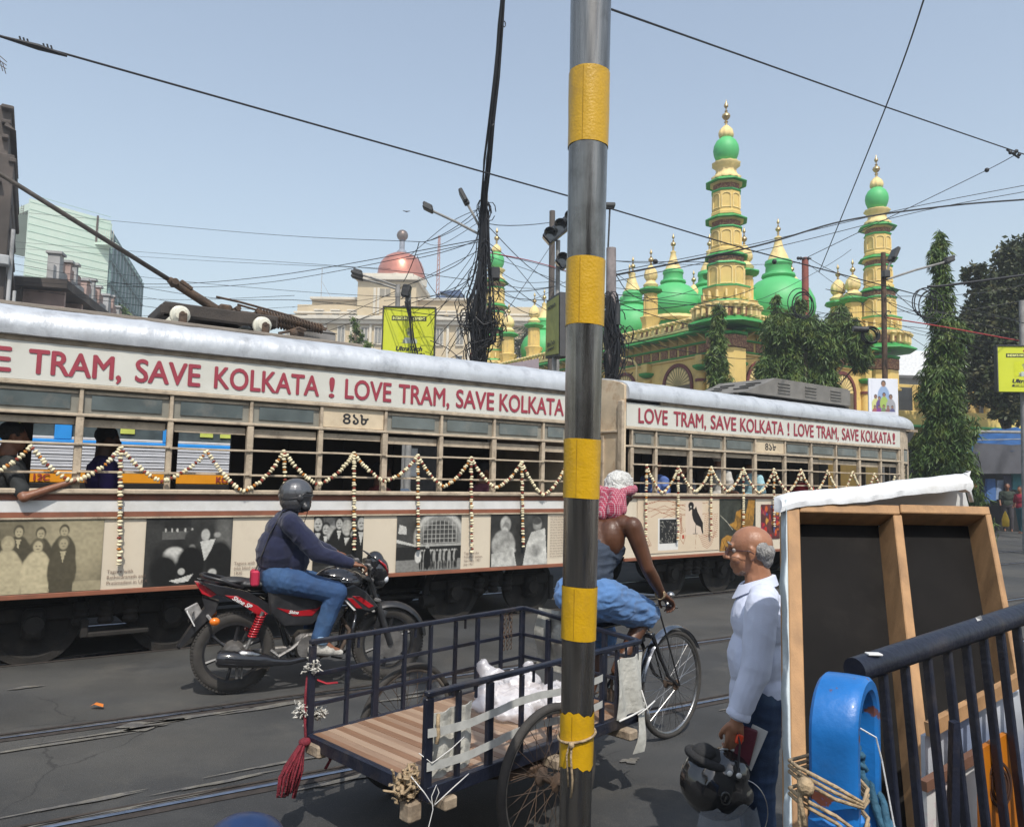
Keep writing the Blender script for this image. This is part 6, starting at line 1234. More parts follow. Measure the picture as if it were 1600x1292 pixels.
for k in range(5):
    pts = [];  z0 = zt + .01 * k * (1 if k < 3 else -1)
    pts = [hc + Vector((-.055, -.03, z0 + .02)), hc + Vector((-.02, -.05, z0 + .008 * rr_.random())), hc + Vector((.03, -.045, z0 - .010 - .006 * k)), hc + Vector((.055, -.01, z0 - .012)), hc + Vector((.06, .05, z0 - .01)), hc + Vector((.0, .12, z0)), hc + Vector((-.06, .06, z0 + .01)), hc + Vector((-.066, .0, z0 + .02))]
    b.tube(pts, .0034, 6, closed=True)
for k in range(5): b.tube([hc + Vector((-.06, -.03 + .01 * k, zt + .03)), hc + Vector((-.076, -.035, zt - .01 * k)), hc + Vector((-.07 + .008 * k, -.045, zt - .05 - .03 * k))], .0042, 6)
b.sph(hc + Vector((-.066, -.035, zt + .02)), .016, 8, 6); tag(b.build('jute_rope', M_rope, smooth=True), 'jute rope tying the blue hoop to the timber beam', 'rope')
b = MB(); M_br = mat('blue_rope', (.03, .10, .16), .8, var=.3, scale=50, bump=.4)
for k in range(3):
    pts = [hc + Vector((.055 + .10 * t + .010 * math.cos(12 * t + 2.1 * k), .06 + .06 * math.sin(3 * t), zt + .05 - .16 * t * t * 1.3 + .010 * math.sin(12 * t + 2.1 * k))) for t in np.linspace(0, 1, 18)]; b.tube(pts, .0075, 6)
tag(b.build('blue_rope', M_br, smooth=True), 'twisted blue green rope hanging beside the blue hoop', 'rope')
b = MB(); b.tube([hc + Vector((.045, .02, zt + .11)), hc + Vector((.09, .03, zt + .085)), hc + Vector((.105, .04, zt + .04)), hc + Vector((.13, .04, zt - .1)), hc + Vector((.15, .04, zt - .25))], .0016, 5); tag(b.build('twine', M_canvas), 'thin pale twine hanging past the blue rope', 'twine')
b = MB(); hb_ = at(1308, 1292, 1.42); b.bbox((hb_.x, hb_.y + .0, hb_.z - .0), (.098, .05, .05), .01, Matrix.Rotation(.24, 3, 'Z')); tag(b.build('blue_bracket', M_blue), 'blue painted bracket under the jute rope on the hoop', 'bracket')
# low blue rounded top at the lower edge
lb_ = at(384, 1300, 1.95); b = MB(); rings = []
for i in range(25):
    a = math.pi * i / 24; c = Vector((lb_.x - .085 * math.cos(a), lb_.y, lb_.z - .02 + .085 * math.sin(a) * .62)); o = Vector((-math.cos(a), 0, math.sin(a) * .62)).normalized()
    rings.append([c + Vector((0, y, 0)) + o * (.010 - y * y * 6) for y in np.linspace(-.05, .05, 7)] + [c + Vector((0, y, 0)) - o * .012 for y in np.linspace(.05, -.05, 4)])
rings = [[p + Vector((0, 0, -(lb_.z - .02))) for p in rings[0]]] + rings + [[p + Vector((0, 0, -(lb_.z - .02))) for p in rings[-1]]]
b.ring_sweep(rings); tag(b.build('blue_hoop', mat('deep_blue_paint', (.006, .022, .075), .4, var=.25, scale=9, coat=.2, dirt=(.05, .04, .04), dscale=12), smooth=50), 'dark blue rounded hoop top poking up at the bottom edge of the view', 'hoop')
# posters and boards seen between the bars
def board(px, Y0, Y1, col, nm, label, paint=None, th=.012, cat='board'):
    P = [at(x, y, Y0 if i in (0, 3) else Y1) for i, (x, y) in enumerate(px)]; n = (P[1] - P[0]).cross(P[3] - P[0]).normalized(); b = MB(); b.add([tuple(p) for p in P] + [tuple(p + n * (th if n.y > 0 else -th)) for p in P], [(0, 1, 2, 3), (4, 7, 6, 5), (0, 4, 5, 1), (1, 5, 6, 2), (2, 6, 7, 3), (3, 7, 4, 0)])
    return tag(b.build(nm, col), label, cat)
board([(1445, 1150), (1600, 1075), (1600, 1320), (1450, 1400)], 1.95, 2.1, mat('blueish_poster', (.20, .24, .34), .5, var=.3, scale=5, col2=(.42, .44, .48), m_scale=6), 'poster_board', 'bluish printed poster board leaning behind the railing bars')
board([(1455, 1130), (1600, 1052), (1600, 1072), (1458, 1152)], 1.92, 2.07, M_ply, 'timber_strip', 'pale timber strip along the top of the poster board behind the bars', None, .02, 'timber')
board([(1448, 1235), (1548, 1178), (1560, 1330), (1452, 1380)], 1.90, 2.0, mat('white_poster', (.55, .55, .54), .6, var=.1, dirt=(.4, .1, .2), dscale=12), 'poster_board', 'white poster with a brown top strip leaning in front of the bluish poster')
board([(1448, 1222), (1546, 1164), (1548, 1180), (1449, 1238)], 1.88, 1.98, mat('brown_strip', (.14, .07, .045), .7), 'timber_strip', 'dark brown timber strip along the white poster behind the bars', None, .02, 'timber')
board([(1534, 1170), (1575, 1145), (1592, 1300), (1536, 1320)], 1.82, 1.88, mat('orange_poster', (.46, .15, .006), .55, var=.1, col2=(.30, .09, .005), m_scale=7), 'poster_board', 'small orange board with a dark oval emblem hanging behind the bars')
b = MB(); c = at(1562, 1225, 1.835)
for k in range(3): b.tube([c + Vector(((.026 - .007 * k) * math.cos(a), -.002 * k, (.05 - .013 * k) * math.sin(a))) for a in np.linspace(0, 6.28, 22)[:-1]], .0035, 5, closed=True)
tag(b.build('oval_emblem', mat('dark_emblem', (.05, .02, .01), .7)), 'dark oval emblem on the orange board behind the bars', 'emblem')
board([(1490, 1130), (1500, 1128), (1500, 1330), (1486, 1340)], 1.7, 1.7, M_navy, 'flat_post', 'dark post tied behind the railing bars', None, .02, 'post')
# ---------------------------------------------------------------- mosque: local x along the right facade, y along the left facade
QA = rad(30); c1 = Vector((10.72, 38.0, 0)); MQ = thing('mosque', 'cream and green mosque with onion domes and striped corner minarets across the road', 'mosque', tuple(c1), QA)
MQ.scale = (1, 1, 1.03)
LA_, LB_ = 12.4, 24.5
def ol(n, r, ph=0): return [(math.cos(2 * math.pi * (k + .5) / n + ph) * r, math.sin(2 * math.pi * (k + .5) / n + ph) * r) for k in range(n)]
def prof_part(parent, nm, m, prof, n=8, c=(0, 0, 0), lobes=0, smooth=35, lamp=.06):
    b = MB(); b.lathe(prof, n, c, R=Matrix.Rotation(math.pi / 8 if n == 8 else 0, 3, 'Z'), lobes=lobes, lamp=lamp); return b.build(nm, m, parent, smooth=smooth)
# walls
def wallbox(nm, x, y, z, sx, sy, sz, m, pa=MQ, bev=.0):
    b = MB(); b.bbox((x, y, z), (sx, sy, sz), bev or .01); return b.build(nm, m, pa)
ZC = 9.2
wallbox('wall', LA_ / 2, .25, 4.55, LA_, .5, 9.1, M_yelw); wallbox('wall', .25, LB_ / 2, 4.55, .5, LB_, 9.1, M_yelw)
wallbox('wall', LA_ - .25, LB_ / 2, 4.5, .5, LB_, 9.0, M_yelw); wallbox('wall', LA_ / 2, LB_ - .25, 4.5, LA_, .5, 9.0, M_yelw)
wallbox('roof', LA_ / 2, LB_ / 2, 9.0, LA_ - 1, LB_ - 1, .2, M_yell)
def fpt(face, t, o, z):    # t along the facade, o outward
    return (t, -o, z) if face == 'A' else (-o, t, z)
def fbox(nm, face, t, o, z, st, so, sz, m, pa=MQ, bev=.01, mb=None):
    b = mb or MB(); c = fpt(face, t, o, z); b.bbox(c, (st, so, sz) if face == 'A' else (so, st, sz), bev)
    return b.build(nm, m, pa) if mb is None else b
for face, L in (('A', LA_), ('B', LB_)):
    # sloping green eave
    for (z0, z1, o0, o1, m, nm) in ((9.20, 9.02, .0, .95, M_grnd, 'eave'), ):
        b = MB(); pr = [(-.0, 9.02), (.0, 9.30), (.98, 9.06), (1.0, 8.98), (.92, 8.95)]
        pr3 = lambda o, z, d: fpt(face, d, o, z); b.prism(pr, pr3, .4, L - .4); b.build(nm, m, MQ)
    fbox('frieze_rail', face, L / 2, .07, 8.60, L, .14, .09, M_grnd); fbox('frieze_rail', face, L / 2, .10, 8.0, L, .2, .07, M_grnd); fbox('cornice', face, L / 2, .06, 7.93, L, .12, .10, M_yell)
    t = .9
    while t < L - .6:
        fbox('lattice_panel', face, t, .03, 8.30, .55, .06, .42, M_lat); b = MB(); b.add([fpt(face, t - .32, .0, 8.95), fpt(face, t - .22, .0, 8.95), fpt(face, t - .22, .7, 8.98), fpt(face, t - .32, .7, 8.98), fpt(face, t - .32, .0, 8.70), fpt(face, t - .22, 0, 8.70)], [(0, 1, 2, 3), (4, 5, 2, 3), (0, 3, 4), (1, 2, 5)]); b.build('eave_bracket', M_yell, MQ)
        t += .74
    # parapet of little posts with curling tops
    fbox('parapet_base', face, L / 2, .30, 9.36, L - .6, .22, .14, M_yell)
    t = .9
    while t < L - .8:
        b = MB(); c = fpt(face, t, .30, 9.62); b.bbox(c, (.16, .16, .42), .02); c2 = fpt(face, t, .40, 9.83); b.bbox(c2, (.30, .40, .10) if face == 'A' else (.40, .30, .10), .03); c3 = fpt(face, t, .34, 9.90); b.bbox(c3, (.22, .26, .06) if face == 'A' else (.26, .22, .06), .02); b.build('parapet_post', M_yell, MQ)
        b = MB(); b.bbox(fpt(face, t + .21, .30, 9.58), (.20, .05, .34) if face == 'A' else (.05, .20, .34), .01); b.build('parapet_panel', M_lat if int(t * 10) % 3 else M_yell, MQ)
        t += .42
    fbox('parapet_cap', face, L / 2, .24, 9.79, L - .6, .10, .06, M_yell)
    # arches
    cents = ([2.55, 5.75, 8.95] if face == 'A' else [3.5, 8.1, 12.0, 16.0, 20.0])
    for ct in cents:
        R_ = 1.18; zc = 6.55; n = 20
        b = MB(); rings = []
        for i in range(n + 1):
            a = math.pi * i / n; rings.append([fpt(face, ct + r * math.cos(a), o, zc + r * math.sin(a)) for r, o in ((R_, .0), (R_, .10), (R_ - .17, .10), (R_ - .17, 0))])
        b.ring_sweep(rings); ar = b.build('arch', M_arch, MQ)
        b = MB(); b.add([fpt(face, ct, -.0 + .015, zc)] + [fpt(face, ct + (R_ - .16) * math.cos(math.pi * i / n), .015, zc + (R_ - .16) * math.sin(math.pi * i / n)) for i in range(n + 1)], [(0, i, i + 1) for i in range(1, n + 1)]); b.build('fanlight', mat('fan_dark', (.30, .24, .10), .7, var=.15), ar)
        for i in range(13):
            a = math.pi * (i + .5) / 13; a0, a1 = a - .085, a + .085; b = MB(); b.add([fpt(face, ct + .25 * math.cos(a), .04, zc + .25 * math.sin(a)), fpt(face, ct + .86 * math.cos(a0), .05, zc + .86 * math.sin(a0)), fpt(face, ct + .98 * math.cos(a), .05, zc + .98 * math.sin(a)), fpt(face, ct + .86 * math.cos(a1), .05, zc + .86 * math.sin(a1))], [(0, 1, 2, 3)]); b.build('fan_petal', M_yell, ar)
        for s in (-1, 1): fbox('arch_jamb', face, ct + s * (R_ - .085), .05, 4.2, .17, .10, 4.7, M_arch)
        fbox('arch_door', face, ct, .01, 4.2, 2 * (R_ - .17), .03, 4.7, mat('shaded_door', (.12, .10, .06), .7))
    cols = ([.75, 4.15, 7.35, 10.9] if face == 'A' else [.8, 1.6, 5.95, 10.1, 14.0, 18.0, 22.2])
    for ct in cols:
        b = MB(); b.lathe([(.26, 0), (.26, 6.6), (.30, 6.62), (.30, 6.72), (.26, 6.74), (.25, 7.0), (.28, 7.05)], 16, fpt(face, ct, .12, 0)); co = b.build('column', M_yelw, MQ, smooth=40)
        b = MB(); b.lathe([(.32, 6.60), (.34, 6.66), (.32, 6.74)], 16, fpt(face, ct, .12, 0)); b.build('column_ring', M_arch, co, smooth=40); b = MB(); b.lathe([(.28, 7.2), (.46, 7.32), (.48, 7.42), (.40, 7.44)], 16, fpt(face, ct, .12, 0)); b.build('capital', M_grnd, co, smooth=40)
        fbox('capital_block', face, ct, .18, 7.70, .5, .36, .5, M_yelw, co)
# minaret
def stage_arches(parent, r, z0, z1, n=8):
    for k in range(n):
        a = 2 * math.pi * k / n; ap = r * math.cos(math.pi / 8); d = Vector((math.cos(a), math.sin(a), 0)); t = Vector((-math.sin(a), math.cos(a), 0)); w_ = r * .30; h = z1 - z0; b = MB()
        for s in (-1, 1): b.bbox(d * (ap + .02) + t * s * w_ + Vector((0, 0, z0 + h * .38)), (.05, .05, h * .76), .01, Matrix.Rotation(a, 3, 'Z'))
        pts = [d * (ap + .02) + t * (w_ * math.cos(x)) + Vector((0, 0, z0 + h * .76 + (h * .20) * math.sin(x) ** .8)) for x in np.linspace(.01, math.pi - .01, 9)]; b.tube(pts, .025, 5); b.bbox(d * (ap + .01) + Vector((0, 0, z0 + h * .05)), (.05, 2 * w_, .05), .01, Matrix.Rotation(a, 3, 'Z')); b.build('blind_arch', M_yell, parent)
def chajja(parent, z, r, n=8, h=.34, rr=None):
    prof_part(parent, 'green_eave', M_grnd, [(rr or r * .62, z + h * .1), (r * .62, z + h), (r * .70, z + h * .95), (r, z + h * .18), (r * 1.01, z + h * .05), (r * .97, z - .02), (rr or r * .62, z + h * .05)], n)
def finial(parent, c, z, s=1.):
    prof_part(parent, 'finial', M_gold, [(.10 * s, z), (.17 * s, z + .05 * s), (.10 * s, z + .12 * s), (.09 * s, z + .30 * s), (.16 * s, z + .36 * s), (.10 * s, z + .42 * s), (.08 * s, z + .5 * s), (.22 * s, z + .62 * s), (.31 * s, z + .78 * s), (.28 * s, z + .92 * s), (.12 * s, z + 1.06 * s), (.06 * s, z + 1.12 * s), (.13 * s, z + 1.18 * s), (.05 * s, z + 1.24 * s), (.05 * s, z + 1.38 * s), (.16 * s, z + 1.52 * s), (.15 * s, z + 1.64 * s), (.05 * s, z + 1.86 * s), (.01 * s, z + 2.05 * s)], 14, c, smooth=40)
def lobed(parent, c, z, r, h):
    prof_part(parent, 'lobed_bulb', M_yell, [(r * .75, z), (r * .98, z + h * .18), (r, z + h * .38), (r * .86, z + h * .64), (r * .52, z + h * .86), (r * .25, z + h)], 32, c, lobes=10, smooth=60, lamp=.07)
def minaret(x, y, side=True):
    m = bpy.data.objects.new('minaret', None); COL.objects.link(m); m.parent = MQ; m.location = (x, y, 0)
    P = lambda nm, mt, prof, **k: prof_part(m, nm, mt, prof, **k)
    # base tier to the balcony
    P('base_shaft', M_yelw, [(1.02, 0), (1.02, 8.0)]); P('base_band', M_grnd, [(1.5, 9.0), (1.15, 9.38), (1.1, 9.38), (1.4, 8.95)], ) if False else None
    chajja(m, 9.12, 2.0, h=.4, rr=1.0)
    P('base_lattice', M_lat, [(1.06, 8.05), (1.06, 8.62), (1.0, 8.62), (1.0, 8.05)]); P('base_ring', M_grnd, [(1.06, 8.65), (1.12, 8.70), (1.1, 8.8), (1.0, 8.8)])
    P('balcony', M_yell, [(1.0, 9.3), (1.35, 9.45), (1.4, 9.75), (1.65, 10.0), (1.68, 10.15), (1.4, 10.2), (1.0, 10.2)])
    for k in range(24):
        a = 2 * math.pi * k / 24; b = MB(); d = Vector((math.cos(a), math.sin(a), 0)); b.bbox(d * 1.53 + Vector((0, 0, 9.72)), (.32, .12, .50), .03, Matrix.Rotation(a, 3, 'Z')); b.bbox(d * 1.64 + Vector((0, 0, 9.98)), (.32, .24, .09), .02, Matrix.Rotation(a, 3, 'Z')); b.build('balcony_bracket', M_yell, m)
    P('balcony_lattice', M_lat, [(1.43, 9.45), (1.46, 9.9), (1.38, 9.9), (1.38, 9.45)], n=16)
    P('green_ring', M_grn, [(1.15, 10.2), (1.22, 10.25), (1.15, 10.34), (1.0, 10.34)])
    P('lower_shaft', M_yelw, [(1.05, 10.2), (1.05, 10.55), (1.22, 10.85), (1.24, 10.95), (.95, 11.0), (.95, 12.2)])
    for k in range(16): a = 2 * math.pi * k / 16; b = MB(); b.bbox((math.cos(a) * 1.13, math.sin(a) * 1.13, 10.6), (.2, .1, .36), .02, Matrix.Rotation(a, 3, 'Z')); b.build('bracket', M_yell, m)
    P('green_ring', M_grn, [(1.26, 10.95), (1.28, 11.02), (1.0, 11.04), (1.0, 10.95)]); stage_arches(m, .95, 11.1, 12.05)
    P('green_ring', M_grn, [(.97, 12.12), (1.04, 12.16), (1.0, 12.24), (.9, 12.24)]); P('lattice_band', M_lat, [(.93, 12.26), (.93, 12.50), (.85, 12.5), (.85, 12.26)], n=8); chajja(m, 12.56, 1.12, h=.26, rr=.8)
    def tier(zb, zt, r, rc):
        P('shaft', M_yelw, [(r * 1.1, zb), (r * 1.1, zb + .14), (r, zb + .2), (r, zt)]); stage_arches(m, r, zb + .3, zt - .12)
        P('green_ring', M_grn, [(r * 1.03, zt - .02), (r * 1.09, zt + .03), (r * 1.04, zt + .09), (r * .9, zt + .09)]); P('lattice_band', M_lat, [(r * .95, zt + .1), (r * .97, zt + .36), (r * .9, zt + .36), (r * .9, zt + .1)]); P('dentil_band', M_yell, [(r * 1.0, zt + .36), (r * 1.2, zt + .44), (r * .8, zt + .46), (r * .8, zt + .36)]); chajja(m, zt + .44, rc, h=.24, rr=r * .85)
    tier(12.78, 13.98, .78, 1.10); tier(14.66, 15.86, .72, 1.08)
    P('collar', M_yell, [(.72, 16.55), (.74, 16.65), (.55, 16.8), (.48, 17.0), (.52, 17.15), (.70, 17.30), (.70, 17.40), (.5, 17.46), (.42, 17.5)], n=24, lobes=12, lamp=.05, smooth=60)
    P('green_ball', M_grn, [(.36, 17.44), (.52, 17.60), (.62, 17.86), (.65, 18.08), (.62, 18.3), (.50, 18.54), (.32, 18.70), (.2, 18.76)], n=32, smooth=60); lobed(m, (0, 0, 0), 18.70, .37, .68); finial(m, (0, 0, 0), 19.3, .70)
    # flanking little turrets
    if side:
        for dx, dy in side: little_turret(m, dx, dy, 9.9, .46, 12.3, 1)
    return m
def little_turret(parent, x, y, z0, r, ztop, big=1):
    t = bpy.data.objects.new('turret', None) if False else None
    b = MB(); c = (x, y, 0); R8 = Matrix.Rotation(math.pi / 8, 3, 'Z')
    b.lathe([(r * 1.25, z0), (r * 1.25, z0 + .35), (r * 1.6, z0 + .7), (r * 1.05, z0 + .8), (r, ztop - .4)], 8, c, R=R8)
    for k in range(8):
        a = 2 * math.pi * k / 8
        for s in (-1, 1): b.bbox((x + math.cos(a) * r * .95 - math.sin(a) * s * r * .22, y + math.sin(a) * r * .95 + math.cos(a) * s * r * .22, (z0 + ztop) / 2 + .1), (.05, .04, (ztop - z0) * .45), .01, Matrix.Rotation(a, 3, 'Z'))
    b.build('turret_shaft', M_yelw, parent, smooth=30); b = MB(); b.lathe([(r * .9, ztop - .40), (r * 1.45, ztop - .32), (r * 1.75, ztop - .20), (r * 1.7, ztop - .13), (r, ztop - .02), (r * .8, ztop - .05)], 8, c, R=R8); b.build('turret_eave', M_grnd, parent, smooth=30)
    b = MB(); b.lathe([(r * .95, ztop - .05), (r * 1.1, ztop + .12), (r * .7, ztop + .28), (r * .55, ztop + .42)], 16, c); b.build('turret_neck', M_yell, parent, smooth=40); lobed(parent, c, ztop + .40, r * .92, .85); finial(parent, c, ztop + 1.15, .52)
minaret(0, 0, [(1.15, .75), (-.35, 1.55) if False else (.75, 1.35), (1.9, -.1) if False else (1.5, .2)]); minaret(LA_, 0, [(-1.3, .75), (-1.1, 1.9)]); minaret(0, LB_, [(.9, .9), (.3, -1.7)])
for (x, y, z0, r, zt) in ((.15, 6.0, 9.9, .40, 12.35), (.15, 12.2, 9.9, .40, 12.35), (.15, 18.8, 9.9, .42, 12.35), (6.5, 9.2, 9.9, .35, 12.8), (5.6, .2, 9.9, .0, 0), (10.2, 4.4, 9.9, .45, 13.0)):
    if r: little_turret(MQ, x, y, z0, r, zt)
def dome(x, y, R_, z, s=1.):
    r = R_ * .80; w_ = 1.25
    c = (x, y, 0); d = prof_part(MQ, 'dome', M_grn, [(r * w_ * .82, z - 1.2), (r * w_ * .84, z - .02), (r * w_ * .94, z + .1 * r), (r * w_, z + .45 * r), (r * w_ * .97, z + .75 * r), (r * w_ * .84, z + 1.08 * r), (r * w_ * .62, z + 1.36 * r), (r * .50, z + 1.5 * r), (r * .54, z + 1.54 * r), (r * .58, z + 1.58 * r), (r * .56, z + 1.66 * r), (r * .45, z + 1.70 * r), (r * .43, z + 1.95 * r), (r * .47, z + 2.0 * r), (r * .45, z + 2.12 * r), (r * .38, z + 2.15 * r), (r * .1, z + 2.16 * r)], 48, c, smooth=45)
    b = MB(); b.lathe([(r * .37, z + 2.15 * r), (r * .32, z + 2.3 * r), (r * .18, z + 2.6 * r), (r * .11, z + 2.9 * r), (r * .14, z + 2.95 * r), (r * .08, z + 3.0 * r)], 20, c); b.build('dome_cone', M_yell, d, smooth=50); finial(d, c, z + 3.0 * r, .55 * s)
    b = MB(); b.lathe([(r * 1.2, z - .35), (r * 1.27, z - .2), (r * 1.22, z - .02), (r * 1., z)], 48, c, lobes=24, lamp=.02); b.build('dome_rim', M_yell, d, smooth=50)
for x, y, r, z in ((3.55, 7.9, 1.72, 11.3), (8.4, 3.9, 2.15, 11.0), (4.0, 12.4, 1.85, 10.7), (7.4, 17.0, 2.0, 11.4), (3.0, 22.0, 1.8, 10.4), (5.4, 5.2, 1.8, 10.9), (8.2, 9.5, 2.1, 11.6)): dome(x, y, r, z)
b = MB(); b.tube([fpt('B', 7.3, .85, 9.0), fpt('B', 7.3, .95, 8.4), fpt('B', 6.55, .55, 8.15), fpt('B', 6.45, .45, 7.9), fpt('B', 6.45, .45, 4)], .07, 8); b.build('rain_pipe', M_yell, MQ, smooth=True)
# low yellow buildings right of the mosque
YB = thing('low_building', 'low yellow two storey building with green ledge right of the mosque', 'building', tuple(at(1480, 700, 36).xy) + (0,), rad(8))
def wb(nm, x, y, z, sx, sy, sz, m, pa): b = MB(); b.bbox((x, y, z), (sx, sy, sz), .02); return b.build(nm, m, pa)
wb('wall', 0, 3, 2.3, 7.0, 6, 4.6, M_yelw, YB); wb('parapet', 0, -.2, 4.8, 7.4, .3, .7, M_yelw, YB); wb('green_ledge', 0, -.35, 4.42, 7.5, .6, .10, M_grn, YB); wb('upper_wall', .4, 1.2, 5.7, 6.0, 2, 1.5, M_yelw, YB)
for x in (-2.0, -.6, .9, 2.3): f = wb('window', x, .18, 5.75, .75, .06, 1.1, M_wing, YB); wb('window_frame', x - .4, .16, 5.75, .08, .06, 1.15, M_wht, f)
for x in (-2.8, -1.2, .4, 2.0): b = MB(); b.lathe([(.16, 5.1), (.16, 6.0), (.30, 6.05), (.32, 6.15), (.2, 6.2), (.16, 6.35), (.05, 6.45)], 10, (x, -.2, 0)); b.build('gate_pillar', M_yelw, YB, smooth=40)
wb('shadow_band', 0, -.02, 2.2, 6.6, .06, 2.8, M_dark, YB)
PB = thing('concrete_building', 'weathered grey concrete block with a white roof strip behind the right minaret', 'building', tuple(at(1440, 600, 62).xy) + (0,), rad(4))
wb('wall', 0, 4, 5.2, 9, 8, 10.4, M_wht, PB); wb('roof', -1, 3, 11.4, 13, 9, 2.0, mat('white_sheet_roof', (.75, .76, .78), .7), PB)
for i in range(3):
    for j in range(3): wb('window', -2.6 + 2.4 * i, -.02, 3.2 + 2.6 * j, 1.1, .08, 1.3, M_wing, PB)
# ---------------------------------------------------------------- beige domed building, frontal, far
YD = 120.; BD = thing('domed_building', 'large beige stone building with a copper dome topped by a bronze ball', 'building', tuple(at(612, 560, YD).xy) + (0,), rad(-3))
k_ = YD / F
def bx(px): return (px - 620) * k_
def bz(py): return CAMZ + (739.5 - py) * k_
def bb(nm, x0, x1, y0, y1, d0, d1, m, pa=BD, bev=.03): b = MB(); b.bbox(((bx(x0) + bx(x1)) / 2, (d0 + d1) / 2, (bz(y0) + bz(y1)) / 2), (abs(bx(x1) - bx(x0)), abs(d1 - d0), abs(bz(y1) - bz(y0))), bev); return b.build(nm, m, pa)
bb('main_wall', 447, 960, 503, 739, 0, 22, M_beige); bb('cornice', 442, 962, 494, 500, -1.2, 22, M_trim); bb('cornice', 444, 961, 500, 506, -.7, 22, M_trim)
bb('attic', 460, 950, 472, 494, 1.5, 20, M_beige); bb('attic_cornice', 456, 952, 484, 487, .9, 20, M_trim); bb('attic_top', 482, 762, 461, 472, 2, 18, M_beige); bb('attic_cap', 480, 764, 459, 463, 1.4, 18, M_trim)
bb('tower', 562, 656, 437, 494, -.3, 11, M_beige); bb('tower_cornice', 559, 659, 430, 436, -1.1, 11.5, M_trim); bb('tower_cap', 568, 650, 424, 430, -.3, 10.5, M_trim)
for x in (588, 594, 640): bb('tower_pilaster', x, x + 4, 448, 490, -.5, -.25, M_trim)
for x in (598, 622): f = bb('tower_window', x, x + 17, 449, 461, -.36, -.28, mat('tower_pane', (.25, .22, .17), .5)); bb('mullion', x + 8, x + 9, 449, 461, -.45, -.36, M_trim, f)
for x in (491, 518, 545, 688, 706, 728): f = bb('attic_window', x, x + 11, 483 - .0 + 1, 489, 1.40, 1.48, M_wing); bb('window_hood', x - 2, x + 14, 480.5, 483, .8, 1.45, M_trim, f)
for x in (450, 490, 533, 570, 592, 690, 722, 755, 800, 840, 880):
    f = bb('window', x, x + 10, 512, 536, -.12, -.02, mat('shaded_pane', (.22, .21, .19), .4, var=.3)); bb('window_frame', x - 1.5, x, 510, 538, -.2, -.02, M_trim, f); bb('window_frame', x + 10, x + 11.5, 510, 538, -.2, -.02, M_trim, f); bb('window_frame', x - 1.5, x + 11.5, 509, 511, -.25, -.02, M_trim, f); bb('lintel', x - 1.5, x + 11.5, 537, 539, -.3, -.02, M_trim, f); bb('mullion', x + 4.5, x + 5.5, 512, 536, -.2, -.12, M_trim, f)
for x in (470, 510, 552, 583, 608, 706, 740): bb('pilaster', x, x + 4, 507, 739, -.35, -.02, M_trim)
for x in (722, 745): f = bb('window', x, x + 9, 555, 570, -.12, -.02, M_wing); bb('window_frame', x - 1.5, x + 10.5, 553, 555, -.2, -.02, M_trim, f)
b = MB(); bz2 = lambda y: at(620, y, YD + 5).z; r = 37.5 * k_ * 1.04; c = (bx(620), 5.0, 0); z0 = bz2(433); b.lathe([(r * 1.02, z0 - 1.5), (r * 1.02, z0), (r, z0 + .1 * r), (r * .96, z0 + .35 * r), (r * .85, z0 + .62 * r), (r * .66, z0 + .84 * r), (r * .40, z0 + .98 * r), (r * .18, z0 + 1.03 * r), (r * .16, z0 + 1.05 * r)], 56, c); b.build('dome', M_copper, BD, smooth=60)
b = MB(); b.lathe([(.85, z0 + r), (.80, z0 + 1.1 * r), (.45, z0 + 1.2 * r), (.45, bz2(377)), (.3, bz2(375))], 16, c); b.build('dome_neck', mat('dome_neck', (.2, .22, .26), .6), BD, smooth=40)
b = MB(); b.sph((c[0], c[1], bz2(368)), .95, 28, 18); b.build('bronze_ball', M_bronze, BD, smooth=True)
b = MB(); b.lathe([(r * 1.12, z0 - 1.6), (r * 1.12, z0 - .5), (r * 1.04, z0 - .35), (r * .9, z0 - .35)], 8, c); b.build('dome_drum', M_trim, BD)
b = MB()
for s in (-.25, .25):
    for q in (-.25, .25): b.cyl((bx(683) + s, 6, bz(462)), (bx(683) + s * .4, 6 + q, bz(342)), .07, n=4)
for k in range(14): z = bz(462 - k * 8.3); b.cyl((bx(683) - .25, 6, z), (bx(683) + .25, 6, z + .8), .05, n=4)
tag(b.build('radio_mast', mat('mast_red', (.4, .22, .2), .7)), 'thin red and white lattice radio mast rising behind the domed building', 'mast').location = BD.location
b = MB(); b.cyl((bx(489), 6, bz(462)), (bx(489), 6, bz(400)), .06, n=5); b.cyl((bx(490), 6, bz(425)), (bx(510), 6, bz(458)), .03, n=4); tag(b.build('flag_mast', M_wht), 'thin white flag mast on the left wing of the domed building', 'mast').location = BD.location
b = MB(); b.prism([(bx(688), bz(441)), (bx(722), bz(438)), (bx(728), bz(448)), (bx(705), bz(447))], lambda a, c, d: (a, d, c), 4, 7); b.bbox((bx(690), 5, bz(453)), (1.6, 2, 1.0), .1); b.bbox((bx(703), 5, bz(455)), (1.2, 2, .8), .1); b.cyl((bx(712), 5, bz(462)), (bx(712), 5, bz(445)), .2, n=6); tag(b.build('roof_plant', mat('blue_plant', (.03, .06, .14), .6)), 'blue tanks and sloping cover on the roof right of the copper dome', 'tank').location = BD.location
